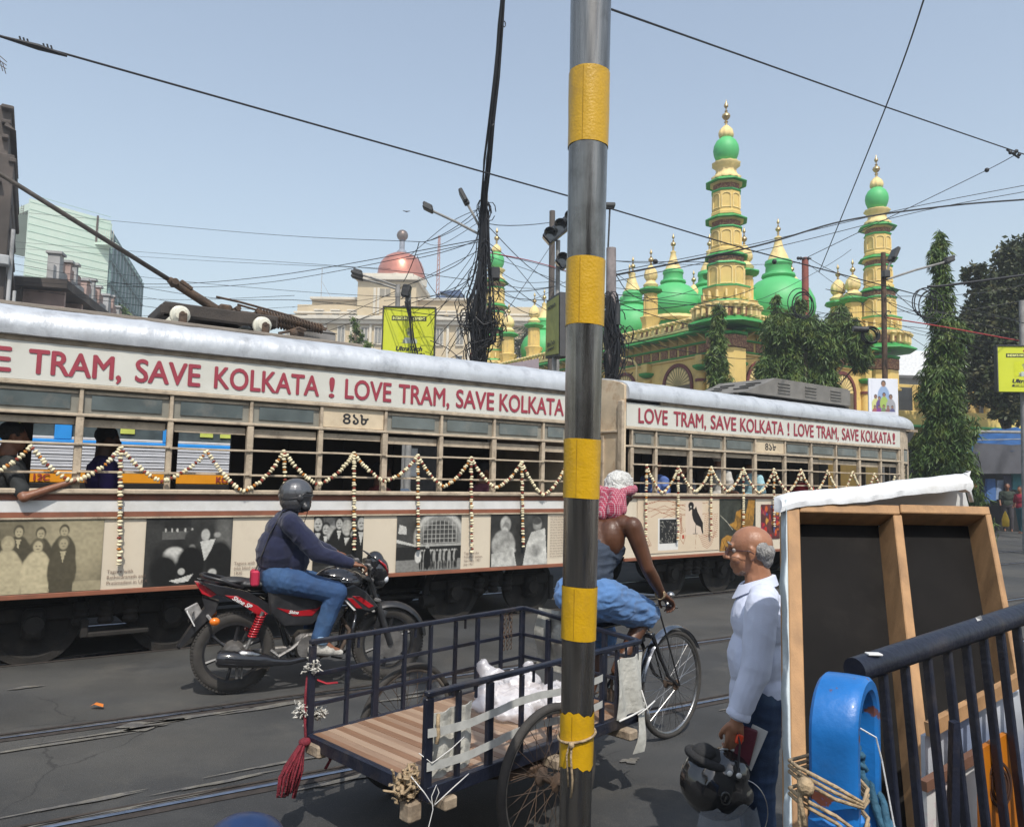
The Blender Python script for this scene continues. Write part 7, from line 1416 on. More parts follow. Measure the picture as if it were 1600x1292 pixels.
# distant flats left of the mosque
FB = thing('apartment_block', 'pale apartment block behind the left minaret', 'building', tuple(at(792, 700, 85).xy) + (0,), 0)
wb('wall', 0, 5, 7.6, 6.4, 8, 15.6, mat('pale_block', (.46, .43, .38), .8, var=.06, scale=.5), FB)
for j in range(5):
    for i in range(3): f = wb('window', -2 + 2 * i, .98, 4.5 + 2.4 * j, .9, .08, 1.2, M_wing, FB)
    wb('balcony', 1.2, .6, 3.6 + 2.4 * j, 2.8, .9, .15, M_trim, FB)
b = MB(); b.lathe([(2.0, 15.3), (2.0, 16.0), (1.5, 16.8), (.8, 17.2), (.1, 17.3)], 16, (.2, 3, 0)); b.build('roof', M_trim, FB, smooth=40)
# mint building at left
MBd = thing('mint_building', 'tall pale mint green building with rows of shaded windows along its side', 'building', (0, 0, 0))
m0 = at(150, 700, 100); m0.z = 0; mL = at(18, 700, 92); mL.z = 0; mR = at(206, 700, 128); mR.z = 0
def wallq(nm, p, q, z0, z1, m, pa, th=.4):
    d = (q - p).normalized(); n = Vector((d.y, -d.x, 0)); n = n if n.dot(p) > 0 else -n; b = MB(); b.add([tuple(v + Vector((0, 0, z))) for z in (z0, z1) for v in (p, q, q + n * th, p + n * th)], [(0, 1, 2, 3), (4, 7, 6, 5), (0, 4, 5, 1), (1, 5, 6, 2), (2, 6, 7, 3), (3, 7, 4, 0)]); return b.build(nm, m, pa)
zt_ = at(150, 345, 100).z
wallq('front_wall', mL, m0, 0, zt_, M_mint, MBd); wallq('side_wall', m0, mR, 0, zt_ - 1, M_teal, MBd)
wallq('roof', mL + Vector((0, .3, 0)), m0 + Vector((0, .3, 0)), zt_ - 1.2, zt_ - .3, M_mint, MBd, 25)
for k in range(26): wallq('panel_joint', mL + Vector((0, -.06, 0)), m0 + Vector((0, -.06, 0)), 12 + k * .92, 12.05 + k * .92, mat('mint_joint', (.32, .47, .38), .9), MBd, .05)
dS = (mR - m0); nS = Vector((dS.y, -dS.x, 0)).normalized(); nS = nS if nS.dot(m0) < 0 else -nS
for j in range(8):
    for i in range(10):
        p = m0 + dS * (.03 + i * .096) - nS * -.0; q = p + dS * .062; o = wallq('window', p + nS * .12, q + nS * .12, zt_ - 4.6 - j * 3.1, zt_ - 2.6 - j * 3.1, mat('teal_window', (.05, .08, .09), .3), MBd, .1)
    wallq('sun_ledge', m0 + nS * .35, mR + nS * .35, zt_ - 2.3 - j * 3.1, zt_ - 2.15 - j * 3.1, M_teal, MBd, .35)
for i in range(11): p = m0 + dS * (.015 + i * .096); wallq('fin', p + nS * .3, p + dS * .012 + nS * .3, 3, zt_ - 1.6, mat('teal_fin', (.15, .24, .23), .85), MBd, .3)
bl = m0.lerp(mL, .02); zb_ = at(133, 380, 99).z; b = MB(); b.prism([(-2.6, 0), (1.2, 0), (2.2, .6), (2.2, 1.4), (-2.6, 1.4)], lambda a, c, d: (bl.x + a * .8, bl.y - c, d), zb_ - .3, zb_); b.build('balcony', M_mint, MBd)
for k in range(12): b = MB(); b.cyl((bl.x - 2.0 + k * .3, bl.y - 1.3, zb_), (bl.x - 2.0 + k * .3, bl.y - 1.3, zb_ + 1.7), .03, n=4); b.build('balcony_bar', M_trim, MBd)
b = MB(); b.cyl((bl.x - .9, bl.y - 1.3, zb_), (bl.x - .9, bl.y - 1.3, zb_ + 3.6), .13, n=6); b.build('balcony_post', M_rust, MBd)
fl = at(137, 341, 99.5); b = MB()
for k, m_ in enumerate(range(3)): pass
b.cyl(fl, fl + Vector((0, 0, -2)), .05, n=4); fo = b.build('flag', M_rust); tag(fo, 'small saffron white and green flag on the roof of the mint green building', 'flag')
for k, cc in enumerate(((.75, .2, .1), (.8, .8, .8), (.1, .4, .15))): b = MB(); b.add([tuple(fl + Vector((.05 + .28 * k, 0, -.1 * k))), tuple(fl + Vector((.33 + .28 * k, 0, .1 - .2 * k))), tuple(fl + Vector((.33 + .28 * k, 0, -.9 - .1 * k))), tuple(fl + Vector((.05 + .28 * k, 0, -1.0)))], [(0, 1, 2, 3)]); b.build('stripe', mat('flag_%s' % ('saffron', 'white', 'green')[k], cc, .7), fo)
pv_ = at(36, 328, 94); b = MB()
for i in range(4): b.cyl(pv_ + Vector((i * .35, -.4, -.8)), pv_ + Vector((i * .35, -.4, .5)), .03, n=4); b.cyl(pv_ + Vector((0, -.4, -.6 + i * .3)), pv_ + Vector((1.05, -.4, -.6 + i * .3)), .03, n=4)
b.build('window_grille', M_rust, MBd)
# old dark building and ornate decaying building at far left
OB = thing('old_stone_building', 'dark soot stained stone building at the left edge', 'building', tuple(at(-40, 700, 24).xy) + (0,), rad(32))
def edge_at(y, x, Yd): return at(x, y, Yd)
z_a = at(10, 160, 24).z; z_b = at(20, 238, 24).z; xe = (at(6, 400, 24).x - OB.location.x) / math.cos(rad(32)) * .86
wb('wall', xe - 1.6, 3, z_b / 2, 3.2, 6, z_b, M_old, OB); wb('upper_wall', xe - 1.85, 3, (z_a + z_b) / 2, 3.3, 5.5, z_a - z_b, M_old, OB)
b = MB()
for k in range(7): b.bbox((xe - .05 + .04 * math.sin(k * 2), 3 + .1 * k, z_b - .2 - k * .75), (.22, 6.2, .16), .03)
for k in range(3): b.bbox((xe - .3, 2.9, z_a - .1 - k * .5), (.35 - .08 * k, 5.8, .14), .03)
b.prism([(xe - .35, z_a - .75), (xe - .02, z_a - .85), (xe - .3, z_a - .6)], lambda a, c, d: (a, d, c), 0, 5); b.build('ledge', M_old, OB)
for k in range(4): f = wb('window', xe - .7, -.03, z_b - 1.6 - 1.9 * k, .5, .1, 1.0, M_wing, OB); wb('window_hood', xe - .7, -.12, z_b - 1.0 - 1.9 * k, .8, .3, .1, M_old, f)
for k in range(2): b = MB(); b.bbox((xe - .12, -.25, z_b - 3.6 - 2.2 * k), (.42, .4, .32), .03); b.build('air_conditioner', mat('ac_unit', (.35, .36, .37), .6), OB)
b = MB(); b.cyl((xe + .12, -.1, 0), (xe + .12, -.1, z_b - 2.5), .06, n=8); b.cyl((xe + .28, -.1, 0), (xe + .28, -.1, z_b - 4.5), .05, n=8); b.build('drain_pipe', M_wht, OB)
gb = at(4, 96, 22); b = MB()
for k in range(4): b.cyl(gb + Vector((-.30 + k * .10, 0, .35 - k * .13)), gb + Vector((-.24 + k * .1, .1, -.1 - .08 * k)), .012, n=5)
for q in (0, .5, 1): b.cyl(gb + Vector((-.45, 0, .45 - .35 * q)), gb + Vector((.13, 0, -.02 - .22 * q)), .012, n=5)
tag(b.build('rooftop_railing', M_rust), 'bit of metal railing jutting in at the upper left edge', 'railing')
DB = thing('ornate_building', 'decaying building with deep dark balconies and a pink ornamented parapet beside the stone building', 'building', (0, 0, 0))
d0 = at(14, 700, 30); d0.z = 0; d1 = at(146, 700, 41.5); d1.z = 0; dd = (d1 - d0); LD = dd.length; du = dd.normalized(); dnn = Vector((du.y, -du.x, 0)); dnn = dnn if dnn.dot(d0) < 0 else -dnn
def lineZ(y, t): p = d0 + dd * t; px = 800 + F * p.x / p.y; return CAMZ + (726 - y) / F * p.y
za = lineZ(395, .0); zb2 = lineZ(488, 1.0); ZR = za
def DP(t, o, z): return d0 + dd * t + dnn * o + Vector((0, 0, z))
def dbox(nm, t0, t1, o0, o1, z0, z1, m, pa=DB): b = MB(); b.add([tuple(DP(t, o, z)) for z in (z0, z1) for t, o in ((t0, o0), (t1, o0), (t1, o1), (t0, o1))], [(0, 1, 2, 3), (4, 7, 6, 5), (0, 4, 5, 1), (1, 5, 6, 2), (2, 6, 7, 3), (3, 7, 4, 0)]); return b.build(nm, m, pa)
dbox('wall', 0, 1, -6, 0, 0, ZR - 1.0, M_old); dbox('canopy', -.02, 1, -.2, 1.7, ZR - 1.25, ZR - .9, M_old)
dbox('parapet', 0, 1, .9, 1.1, ZR - .9, ZR - .25, M_wht)
for k in range(9): t = .03 + k * .105 + .02 * math.sin(k * 2.3); hh = .10 + .32 * abs(math.sin(k * 1.9 + .6)); wd = .02 + .02 * (k % 3 == 0); f = dbox('parapet_pier', t, t + wd, .75, 1.2, ZR - .9, ZR + hh, M_pink if k % 2 else M_wht); dbox('pier_cap', t - .006, t + wd + .006, .68, 1.28, ZR + hh, ZR + hh + .10, M_wht, f); dbox('scroll', t + .035, t + .09, .85, 1.1, ZR - .3, ZR + .12, M_pink, f)
for j in range(3):
    z = ZR - 2.2 - 3.0 * j; dbox('balcony_floor', 0, 1, 0, 1.5, z - 1.5, z - 1.3, M_wht)
    for k in range(26): dbox('balcony_bar', .01 + k * .038, .013 + k * .038, 1.42, 1.47, z - 1.3, z - .3, M_rust)
    dbox('balcony_rail', 0, 1, 1.4, 1.5, z - .32, z - .22, M_wht)
    for k in range(8): dbox('door', .04 + k * .12, .09 + k * .12, 0, .05, z - 1.3, z + .6, M_wht if k % 3 else M_wing)
for k in range(5): dbox('bracket', .02 + k * .2, .035 + k * .2, .0, 1.5, ZR - 2.1, ZR - 1.3, M_pink)
# shrub on the roof line near the mint building
def leaves(name, pts, size, m, parent=None, droop=0., seed=1, asp=.3, flat=False):
    r = np.random.default_rng(seed); n = len(pts); d = r.normal(size=(n, 3)); d[:, 2] = d[:, 2] * (1 - droop) - droop * 1.8; d /= np.linalg.norm(d, axis=1)[:, None]
    s = r.normal(size=(n, 3)); s -= d * (s * d).sum(1)[:, None]; s /= np.linalg.norm(s, axis=1)[:, None]; L = size * (.6 + .8 * r.random(n))[:, None]; nn = np.cross(d, s)
    P = np.asarray(pts); v = np.stack([P, P + d * L * .45 + s * L * asp * .5 + nn * L * .04, P + d * L + nn * L * -.05, P + d * L * .45 - s * L * asp * .5 + nn * L * .04], 1).reshape(-1, 3)
    me = bpy.data.meshes.new(name); me.vertices.add(4 * n); me.vertices.foreach_set('co', v.ravel()); me.loops.add(4 * n); me.loops.foreach_set('vertex_index', np.arange(4 * n, dtype=np.int32)); me.polygons.add(n); me.polygons.foreach_set('loop_start', np.arange(0, 4 * n, 4, dtype=np.int32)); me.update(); me.materials.append(m); return link(name, me, parent)
def tree(name, label, base, trunk_h, blobs, n, size, m, droop, seed, group=None, asp=.3, cat='tree'):
    T = thing(name, label, cat, tuple(base), 0, group); r = np.random.default_rng(seed); P = []; tot = sum(b_[3] * b_[4] * b_[5] for b_ in blobs) if False else sum((b_[3] * b_[4] * b_[5]) ** .67 for b_ in blobs)
    for (x, y, z, rx, ry, rz) in blobs:
        k = int(n * (rx * ry * rz) ** .67 / tot); ncl = max(3, k // 26); cd = r.normal(size=(ncl, 3)); cd /= np.linalg.norm(cd, axis=1)[:, None]; cr_ = .45 + .55 * r.random(ncl) ** .5; C = cd * cr_[:, None] * np.array([rx, ry, rz]) + np.array([x, y, z])
        pp = C[r.integers(0, ncl, k)] + r.normal(size=(k, 3)) * np.array([rx, ry, rz * 1.1]) * .13; P.append(pp)
    P = np.concatenate(P); leaves('crown', P, size, m, T, droop, seed, asp)
    b = MB(); b.tube([(0, 0, 0), (.03, 0, trunk_h * .4), (-.05, .02, trunk_h * .8), (0, 0, trunk_h)], [.16 * size / .3 + .06, .13, .09, .03], 8)
    for (x, y, z, rx, ry, rz) in blobs[:14]: b.tube([(0, 0, max(z * .55, trunk_h * .3)), (x * .5, y * .5, z * .8), (x, y, z)], [.06, .04, .015], 5)
    b.build('trunk', M_bark, T, smooth=True); return T
def cone_blobs(h0, h1, r0, r1, n, seed, wob=.12):
    r = random.Random(seed); out = []
    for i in range(n):
        t = i / (n - 1); rr = r0 + (r1 - r0) * t; rr *= 1 + wob * (r.random() - .5) * 3; z = h0 + (h1 - h0) * t; out.append(((r.random() - .5) * rr * .5, (r.random() - .5) * rr * .5, z, rr, rr, (h1 - h0) / n * 1.25))
    return out
a1b = at(1122, 700, 29); zt1 = at(1123, 478, 29).z; a1b.z = 0
tree('ashoka_tree', 'narrow drooping dark green tree in front of the corner minaret of the mosque', a1b, zt1 - .3, cone_blobs(1.0, zt1 - .25, .78, .18, 17, 3) , 24000, .25, M_leaf, .8, 11, 'drooping ashoka trees', .16)
a3 = at(1478, 700, 22.5); zt3 = at(1472, 372, 22.5).z; a3.z = 0
tree('ashoka_tree', 'tall narrow drooping green tree between the yellow sign and the right minaret', a3, zt3 - .3, cone_blobs(.6, zt3 - .2, .84, .20, 22, 6, .16), 44000, .22, M_leaf, .8, 12, 'drooping ashoka trees', .16)
a2 = at(1262, 700, 29); a2.z = 0; k2 = 29 / F
def bl2(px, py, rx, rz, dy=0): p = at(px, py, 29); return (p.x - a2.x, dy, p.z, rx * k2, rx * k2 * .9, rz * k2)
tree('ashoka_tree', 'spreading drooping tree hanging over the louvred tram roof box', a2, 7.2, [bl2(1215, 520, 24, 30), bl2(1200, 580, 16, 30), bl2(1230, 560, 28, 34, .4), bl2(1262, 515, 26, 26), bl2(1290, 540, 28, 34), bl2(1315, 510, 24, 22), bl2(1335, 540, 18, 30, -.3), bl2(1345, 560, 14, 18), bl2(1285, 590, 22, 26), bl2(1212, 480, 7, 20), bl2(1250, 480, 8, 16), bl2(1310, 490, 14, 14), bl2(1240, 600, 22, 22), bl2(1262, 560, 30, 40, .6), bl2(1230, 500, 12, 20)], 36000, .26, M_leaf, .75, 13, 'drooping ashoka trees', .16)
a4 = at(1575, 700, 31); a4.z = 0; k4 = 31 / F
def bl4(px, py, rx, rz, dy=0): p = at(px, py, 31); return (p.x - a4.x, dy, p.z, rx * k4, rx * k4 * .8, rz * k4)
tree('broadleaf_tree', 'big dark leafy tree at the right edge behind the yellow sign', a4, 9, [bl4(1600, 410, 44, 38), bl4(1575, 450, 34, 40), bl4(1545, 470, 36, 40), bl4(1525, 430, 20, 18), bl4(1530, 520, 34, 40), bl4(1520, 570, 26, 36), bl4(1570, 540, 50, 50), bl4(1620, 500, 60, 70), bl4(1550, 600, 34, 28), bl4(1575, 640, 30, 22), bl4(1640, 430, 60, 60), bl4(1515, 490, 14, 22), bl4(1590, 590, 50, 40), bl4(1660, 580, 60, 70), bl4(1530, 610, 22, 22)], 46000, .21, M_leafd, .15, 14, None, .5)
sb = at(172, 483, 60); tree('rooftop_shrub', 'small green shrub below the mint green building', Vector((sb.x, sb.y, sb.z - .8)), .5, [(-.6, 0, .6, .7, .5, .5), (.3, 0, .7, .7, .5, .5), (.9, 0, .5, .5, .4, .4)], 900, .28, M_leaf, .1, 15, None, .5, 'shrub')
sb = at(556, 515, 40); tree('wall_shrub', 'feathery green sapling in front of the domed building', Vector((sb.x, sb.y, sb.z - 1.0)), .8, [(-.1, 0, 1.0, .25, .2, .7), (.15, 0, .7, .22, .2, .5), (.4, 0, .2, .6, .3, .25)], 900, .2, M_leaf, .1, 16, None, .3, 'shrub')
pb_ = at(835, 500, 75)
tree('palm_tree', 'dark palm crown behind the small left turret of the mosque', Vector((pb_.x, pb_.y, 0)), 14, [(0, 0, 15.5, 1.6, 1.2, 1.3), (-1.2, 0, 14.6, 1.2, 1, 1.0), (1.3, 0, 14.8, 1.2, 1, 1.2)], 1200, 1.1, M_leafd, .4, 17, None, .12)

# ---------------------------------------------------------------- street poles, lamps, signals, signs
def cyl_thing(nm, label, cat, parts, group=None):
    b0 = parts[0][0]; o = b0.build(parts[0][1], parts[0][2]); return tag(o, label, cat, group)
def street_pole(px, ptop, pbot_Y, r, m, nm, label, lean=0.):
    p = at(px, 600, pbot_Y); t = at(px + lean, ptop, pbot_Y); T = thing(nm, label, 'pole', (p.x, p.y, 0)); b = MB(); b.tube([(0, 0, 0), (t.x - p.x, 0, t.z)], [r * 1.15, r * .85], 12); b.build('pole_shaft', m, T, smooth=40); return T, t
def lamp(T, base_px, head_px, Y, hw=.5, tilt=0., broad=False, th=.02):
    o = Vector(T.location); a = at(*base_px, Y) - o; h = at(*head_px, Y) - o; b = MB(); b.tube([tuple(a), tuple(a.lerp(h, .5) + Vector((0, 0, .05 * (h - a).length * .3))), tuple(h)], .028, 6); ar = b.build('lamp_arm', M_conc, T); d = (h - a).normalized(); Rx_ = Vector((1, 0, 0)).rotation_difference(d).to_matrix(); b = MB()
    if broad: b.bbox(h + d * .12, (.30, .34, .09), .02, Rx_); b.bbox(h - d * .02, (.12, .14, .12), .02, Rx_)
    else: b.bbox(h + d * hw * .45, (hw, .22, .08), .02, Rx_); b.bbox(h + Vector((0, 0, .07)) + d * .12, (.22, .16, .07), .02, Rx_)
    b.build('lamp_head', M_lamp, ar); return ar
SP, st = street_pole(756, 305, 16., .075, M_conc, 'street_pole', 'steel street pole wrapped in tangled black cables beside the small left minaret', 2)
lamp(SP, (752, 368), (676, 330), 16, .24, broad=False); lamp(SP, (753, 362), (728, 315), 16, .2, broad=True)
bz_ = at(773, 428, 16) - Vector(SP.location); b = MB(); b.bbox(bz_, (.22, .2, .26), .02); b.build('junction_box', M_bike, SP)
# cable bundle: many slack strands hanging along the pole and overhead
def bundle(name, label, path, n, spread, r, seed, group=None, m=None, loops=0):
    rr = np.random.default_rng(seed); b = MB(); P = [Vector(p[:3]) for p in path]; W_ = [p[3] if len(p) > 3 else 1 for p in path]
    for k in range(n):
        o = rr.normal(size=3); pts = []
        for i, p in enumerate(P):
            q = p + Vector(o * spread * W_[i]) + Vector(rr.normal(size=3)) * spread * .45 * W_[i]; pts.append(q)
        b.tube(pts, r * (.6 + .8 * rr.random()), 4)
    for k in range(loops):
        i = rr.integers(0, len(P)); c = P[i] + Vector(rr.normal(size=3)) * spread * 1.5 * W_[i]; R_ = spread * (1 + 1.5 * rr.random()); a0 = rr.random() * 6; pts = [c + Vector((math.cos(a) * R_ * .6, math.sin(a * .7 + a0) * R_ * .5, math.sin(a) * R_ * 1.3)) for a in np.linspace(0, 5 + rr.random() * 2, 10)]; b.tube(pts, r * .8, 4)
    return tag(b.build(name, m or M_wire), label, 'cables', group)
bundle('cable_bundle', 'thick black cable bundle hanging from the top edge down to the tangled street pole', [(*at(788, -30, 13.5), .5), (*at(783, 40, 13.8), .7), (*at(776, 120, 14.2), 1), (*at(768, 190, 14.6), 1.1), (*at(762, 250, 15), 1.2), (*at(758, 310, 15.6), 1.2), (*at(757, 340, 15.9), 1.2)], 16, .028, .014, 21, loops=5)
bundle('cable_bundle', 'dense black cable tangle wrapped round the street pole down to the tram roof', [(*at(757, 330, 15.85), .5), (*at(756, 400, 15.85), .7), (*at(752, 450, 15.85), 1.2), (*at(748, 490, 15.8), 2.0), (*at(748, 520, 15.85), 1.3), (*at(748, 570, 15.85), .9)], 55, .075, .013, 22, loops=60)
bundle('cable_bundle', 'bulging coil of black cable low on the tangled street pole', [(*at(732, 500, 15.8), 1.), (*at(748, 508, 15.8), 1.2), (*at(768, 500, 15.8), 1.), (*at(768, 530, 15.8), .8), (*at(745, 545, 15.8), 1)], 22, .08, .013, 23, loops=40)
CP2, _ = street_pole(863, 330, 20., .09, mat('weathered_timber', (.10, .085, .075), .9, bump=.5), 'timber_pole', 'short dark weathered pole behind the tilted side sign', 0)
SG, _ = street_pole(872, 376, 17., .06, M_conc, 'signal_pole', 'pole carrying black traffic signal heads behind the striped pole', 0)
def sig(px, py, Y, n, lab):
    c = at(px, py, Y); T = thing('traffic_signal', lab, 'traffic light', tuple(c)); b = MB(); dv_ = Vector((.75, 0, .66)).normalized(); Rm = Matrix.Rotation(-math.atan2(dv_.z, dv_.x), 3, 'Y'); b.bbox((0, 0, 0), (.30 * n, .22, .28), .03, Rm); b.build('housing', M_bikeg, T)
    for k in range(n):
        o = dv_ * (.30 * (k - (n - 1) / 2)); b = MB(); rings = []
        for i in range(9):
            a = math.pi * (-.1 + 1.2 * i / 8); q = Vector((math.cos(a) * .12, 0, math.sin(a) * .12)); rings.append([o + Rm @ q + Vector((0, -.10, 0)), o + Rm @ (q * 1.08) + Vector((-.03, -.36, -.02)), o + Rm @ (q * 1.15) + Vector((-.03, -.36, -.02)), o + Rm @ (q * 1.08) + Vector((0, -.10, 0))])
        b.ring_sweep(rings); b.build('visor', M_bikeg, T); b = MB(); b.cyl(o + Vector((0, -.105, 0)), o + Vector((0, -.115, 0)), .10, n=16); b.build('lens', M_cglass, T)
    return T
sig(876, 357, 16.9, 3, 'row of hooded black traffic signal lamps jutting left from behind the striped pole'); sig(880, 409, 16.8, 1, 'single hooded black signal lamp below the signal row')
SS = thing('box_sign', 'tilted yellow and black box sign partly behind the striped pole', 'sign', tuple(at(872, 507, 15.5))); so_ = Vector(SS.location)
q = [at(854, 470, 15.9), at(875, 456, 15.2), at(875, 556, 15.2), at(852, 560, 15.9)]; bk = Vector((.30, .10, 0)); b = MB(); b.add([tuple(p - so_) for p in q] + [tuple(p + bk - so_) for p in q], [(0, 1, 2, 3), (4, 7, 6, 5), (0, 4, 5, 1), (1, 5, 6, 2), (2, 6, 7, 3), (3, 7, 4, 0)]); b.build('box', mat('grey_box', (.06, .058, .06), .5), SS)
ex, ey = (q[1] - q[0]), (q[0] - q[3]); nx = ex.cross(ey).normalized(); nx = nx if nx.dot(q[0]) < 0 else -nx; b = MB(); b.add([tuple(p + nx * .012 - so_ + ((q[2] + q[0]) / 2 - p) * .08) for p in q], [(0, 1, 2, 3)]); b.build('sign_face', mat('sign_yellow_shade', (.30, .31, .10), .6), SS)
ym = text_mesh('UltraTech', .16, .01); 
for s_, fy, sz in (("INDIA'S", .80, .10), ('UltraTech', .17, .13), ('CEMENT', .09, .07)):
    put_text(s_, sz, SS, frameM(q[3].lerp(q[0], fy) + ex * .16 + nx * .02 - so_, ex, ey), M_black, bold=.01, fit=ex.length * .62)
SB2, _ = street_pole(866, 556, 15.6, .06, M_conc, 'sign_post', 'short post under the tilted side sign', 0)
CPole, _ = street_pole(957, 388, 15., .115, mat('banded_pole', (.22, .19, .185), .8, var=.3, scale=6, dirt=(.10, .08, .08)), 'concrete_pole', 'grey banded concrete pole just right of the striped pole', -2)
bundle('cable_bundle', 'black cable tangle on the banded concrete pole', [(*at(955, 470, 14.9), .6), (*at(953, 500, 14.85), 1.), (*at(962, 530, 14.85), 1.8), (*at(960, 560, 14.85), 1.6), (*at(956, 600, 14.85), .8)], 40, .07, .013, 24, loops=40)
b = MB(); c = at(965, 492, 14.7); b.cyl(c + Vector((0, 0, -.20)), c + Vector((0, 0, .20)), .055, n=12); b.cyl(c + Vector((0, 0, .2)), c + Vector((0, 0, .24)), .035, n=8); tag(b.build('cable_joint', M_bike, smooth=40), 'black cylindrical cable joint on the banded concrete pole', 'cable joint')
for (hx, hy, Y) in ((953, 322, 15.3),):
    b = MB(); c = at(hx, hy, Y); b.bbox(c, (.2, .25, .08), .02); b.tube([tuple(c), tuple(at(952, 345, Y)), tuple(at(950, 390, Y))], .02, 5); tag(b.build('street_lamp', M_lamp), 'small lamp head peeping out right of the striped pole', 'lamp')
LP2, _ = street_pole(622, 445, 19, .07, M_conc, 'lamp_post', 'lamp post behind the left yellow sign', 0)
lamp(LP2, (620, 447), (566, 430), 19, .3); lamp(LP2, (620, 452), (566, 436), 19.3, .3)
LP3, _ = street_pole(638, 455, 19.3, .09, M_conc, 'camera_post', 'stub post with a dark box above the left yellow sign', 0)
b = MB(); c = at(635, 455, 19.2) - Vector(LP3.location); b.bbox(c, (.22, .2, .32), .03, Matrix.Rotation(.2, 3, 'Y')); b.build('camera_box', M_bike, LP3)
bundle('cable_bundle', 'thin black cables sagging across the front of the left yellow sign', [(*at(638, 470, 18.6), 1), (*at(642, 500, 18.6), .8), (*at(645, 530, 18.6), 1), (*at(652, 556, 18.6), 1.4)], 9, .03, .010, 25, loops=2)
LP, ltop = street_pole(1382, 395, 18., .065, M_rust, 'lamp_post', 'rusty lamp post with two lamp heads before the right minaret', -2)
lamp(LP, (1384, 428), (1394, 404), 18, .2, broad=True); lamp(LP, (1385, 437), (1476, 410), 18, .22)
b = MB(); c = at(1384, 430, 17.9) - Vector(LP.location); b.cyl(c + Vector((0, 0, -.05)), c + Vector((0, 0, .1)), .1, n=10)
for z in (465, 490): q = at(1388, z, 17.9) - Vector(LP.location); b.tube([q + Vector((.06 * math.cos(a), 0, .07 * math.sin(a))) for a in np.linspace(0, 5, 9)], .012, 4)
b.build('lamp_bracket', M_lamp, LP)
def coil(px, py, Y, R_, n, label, seed, ex=1.):
    r = np.random.default_rng(seed); b = MB(); c = at(px, py, Y)
    for k in range(n):
        o = r.normal(size=2) * R_ * .12; rr = R_ * (1 + .15 * r.normal()); b.tube([c + Vector((o[0] + rr * ex * math.cos(a), .02 * k, o[1] + rr * math.sin(a))) for a in np.linspace(0, 2 * math.pi, 25)[:-1]], .014, 4, closed=True)
    return tag(b.build('cable_coil', M_wire), label, 'cable coil')
coil(1362, 524, 17.6, .18, 7, 'coiled black cable hanging on a wire left of the rusty lamp post', 1); coil(1256, 478, 22, .38, 4, 'large black cable coil hanging on the red pole', 2, .8); coil(1449, 472, 17, .36, 3, 'thin looped cable coil beside the tall drooping tree', 3, .75)
b = MB(); p0, p1 = at(1333, 514, 17.6), at(1356, 515, 17.6); b.cyl(p0, p1, .07, n=10); tag(b.build('cable_joint', M_bike, smooth=40), 'black tubular cable joint hanging left of the rusty lamp post', 'cable joint')
RP, _ = street_pole(1258, 403, 30.5, .155, mat('red_oxide_pole', (.22, .06, .04), .7, var=.2), 'red_pole', 'red oxide pole standing before the green dome between the minarets', 0)
b = MB(); 
for dx in (-.28, -.18, .12): c = at(1258, 404, 30.4) - Vector(RP.location) + Vector((dx, 0, 0)); b.sph(c, .07, 8, 6)
c = at(1258, 404, 30.4) - Vector(RP.location); b.bbox(c, (.5, .08, .05), .01); b.build('insulator', M_wire, RP, smooth=40)
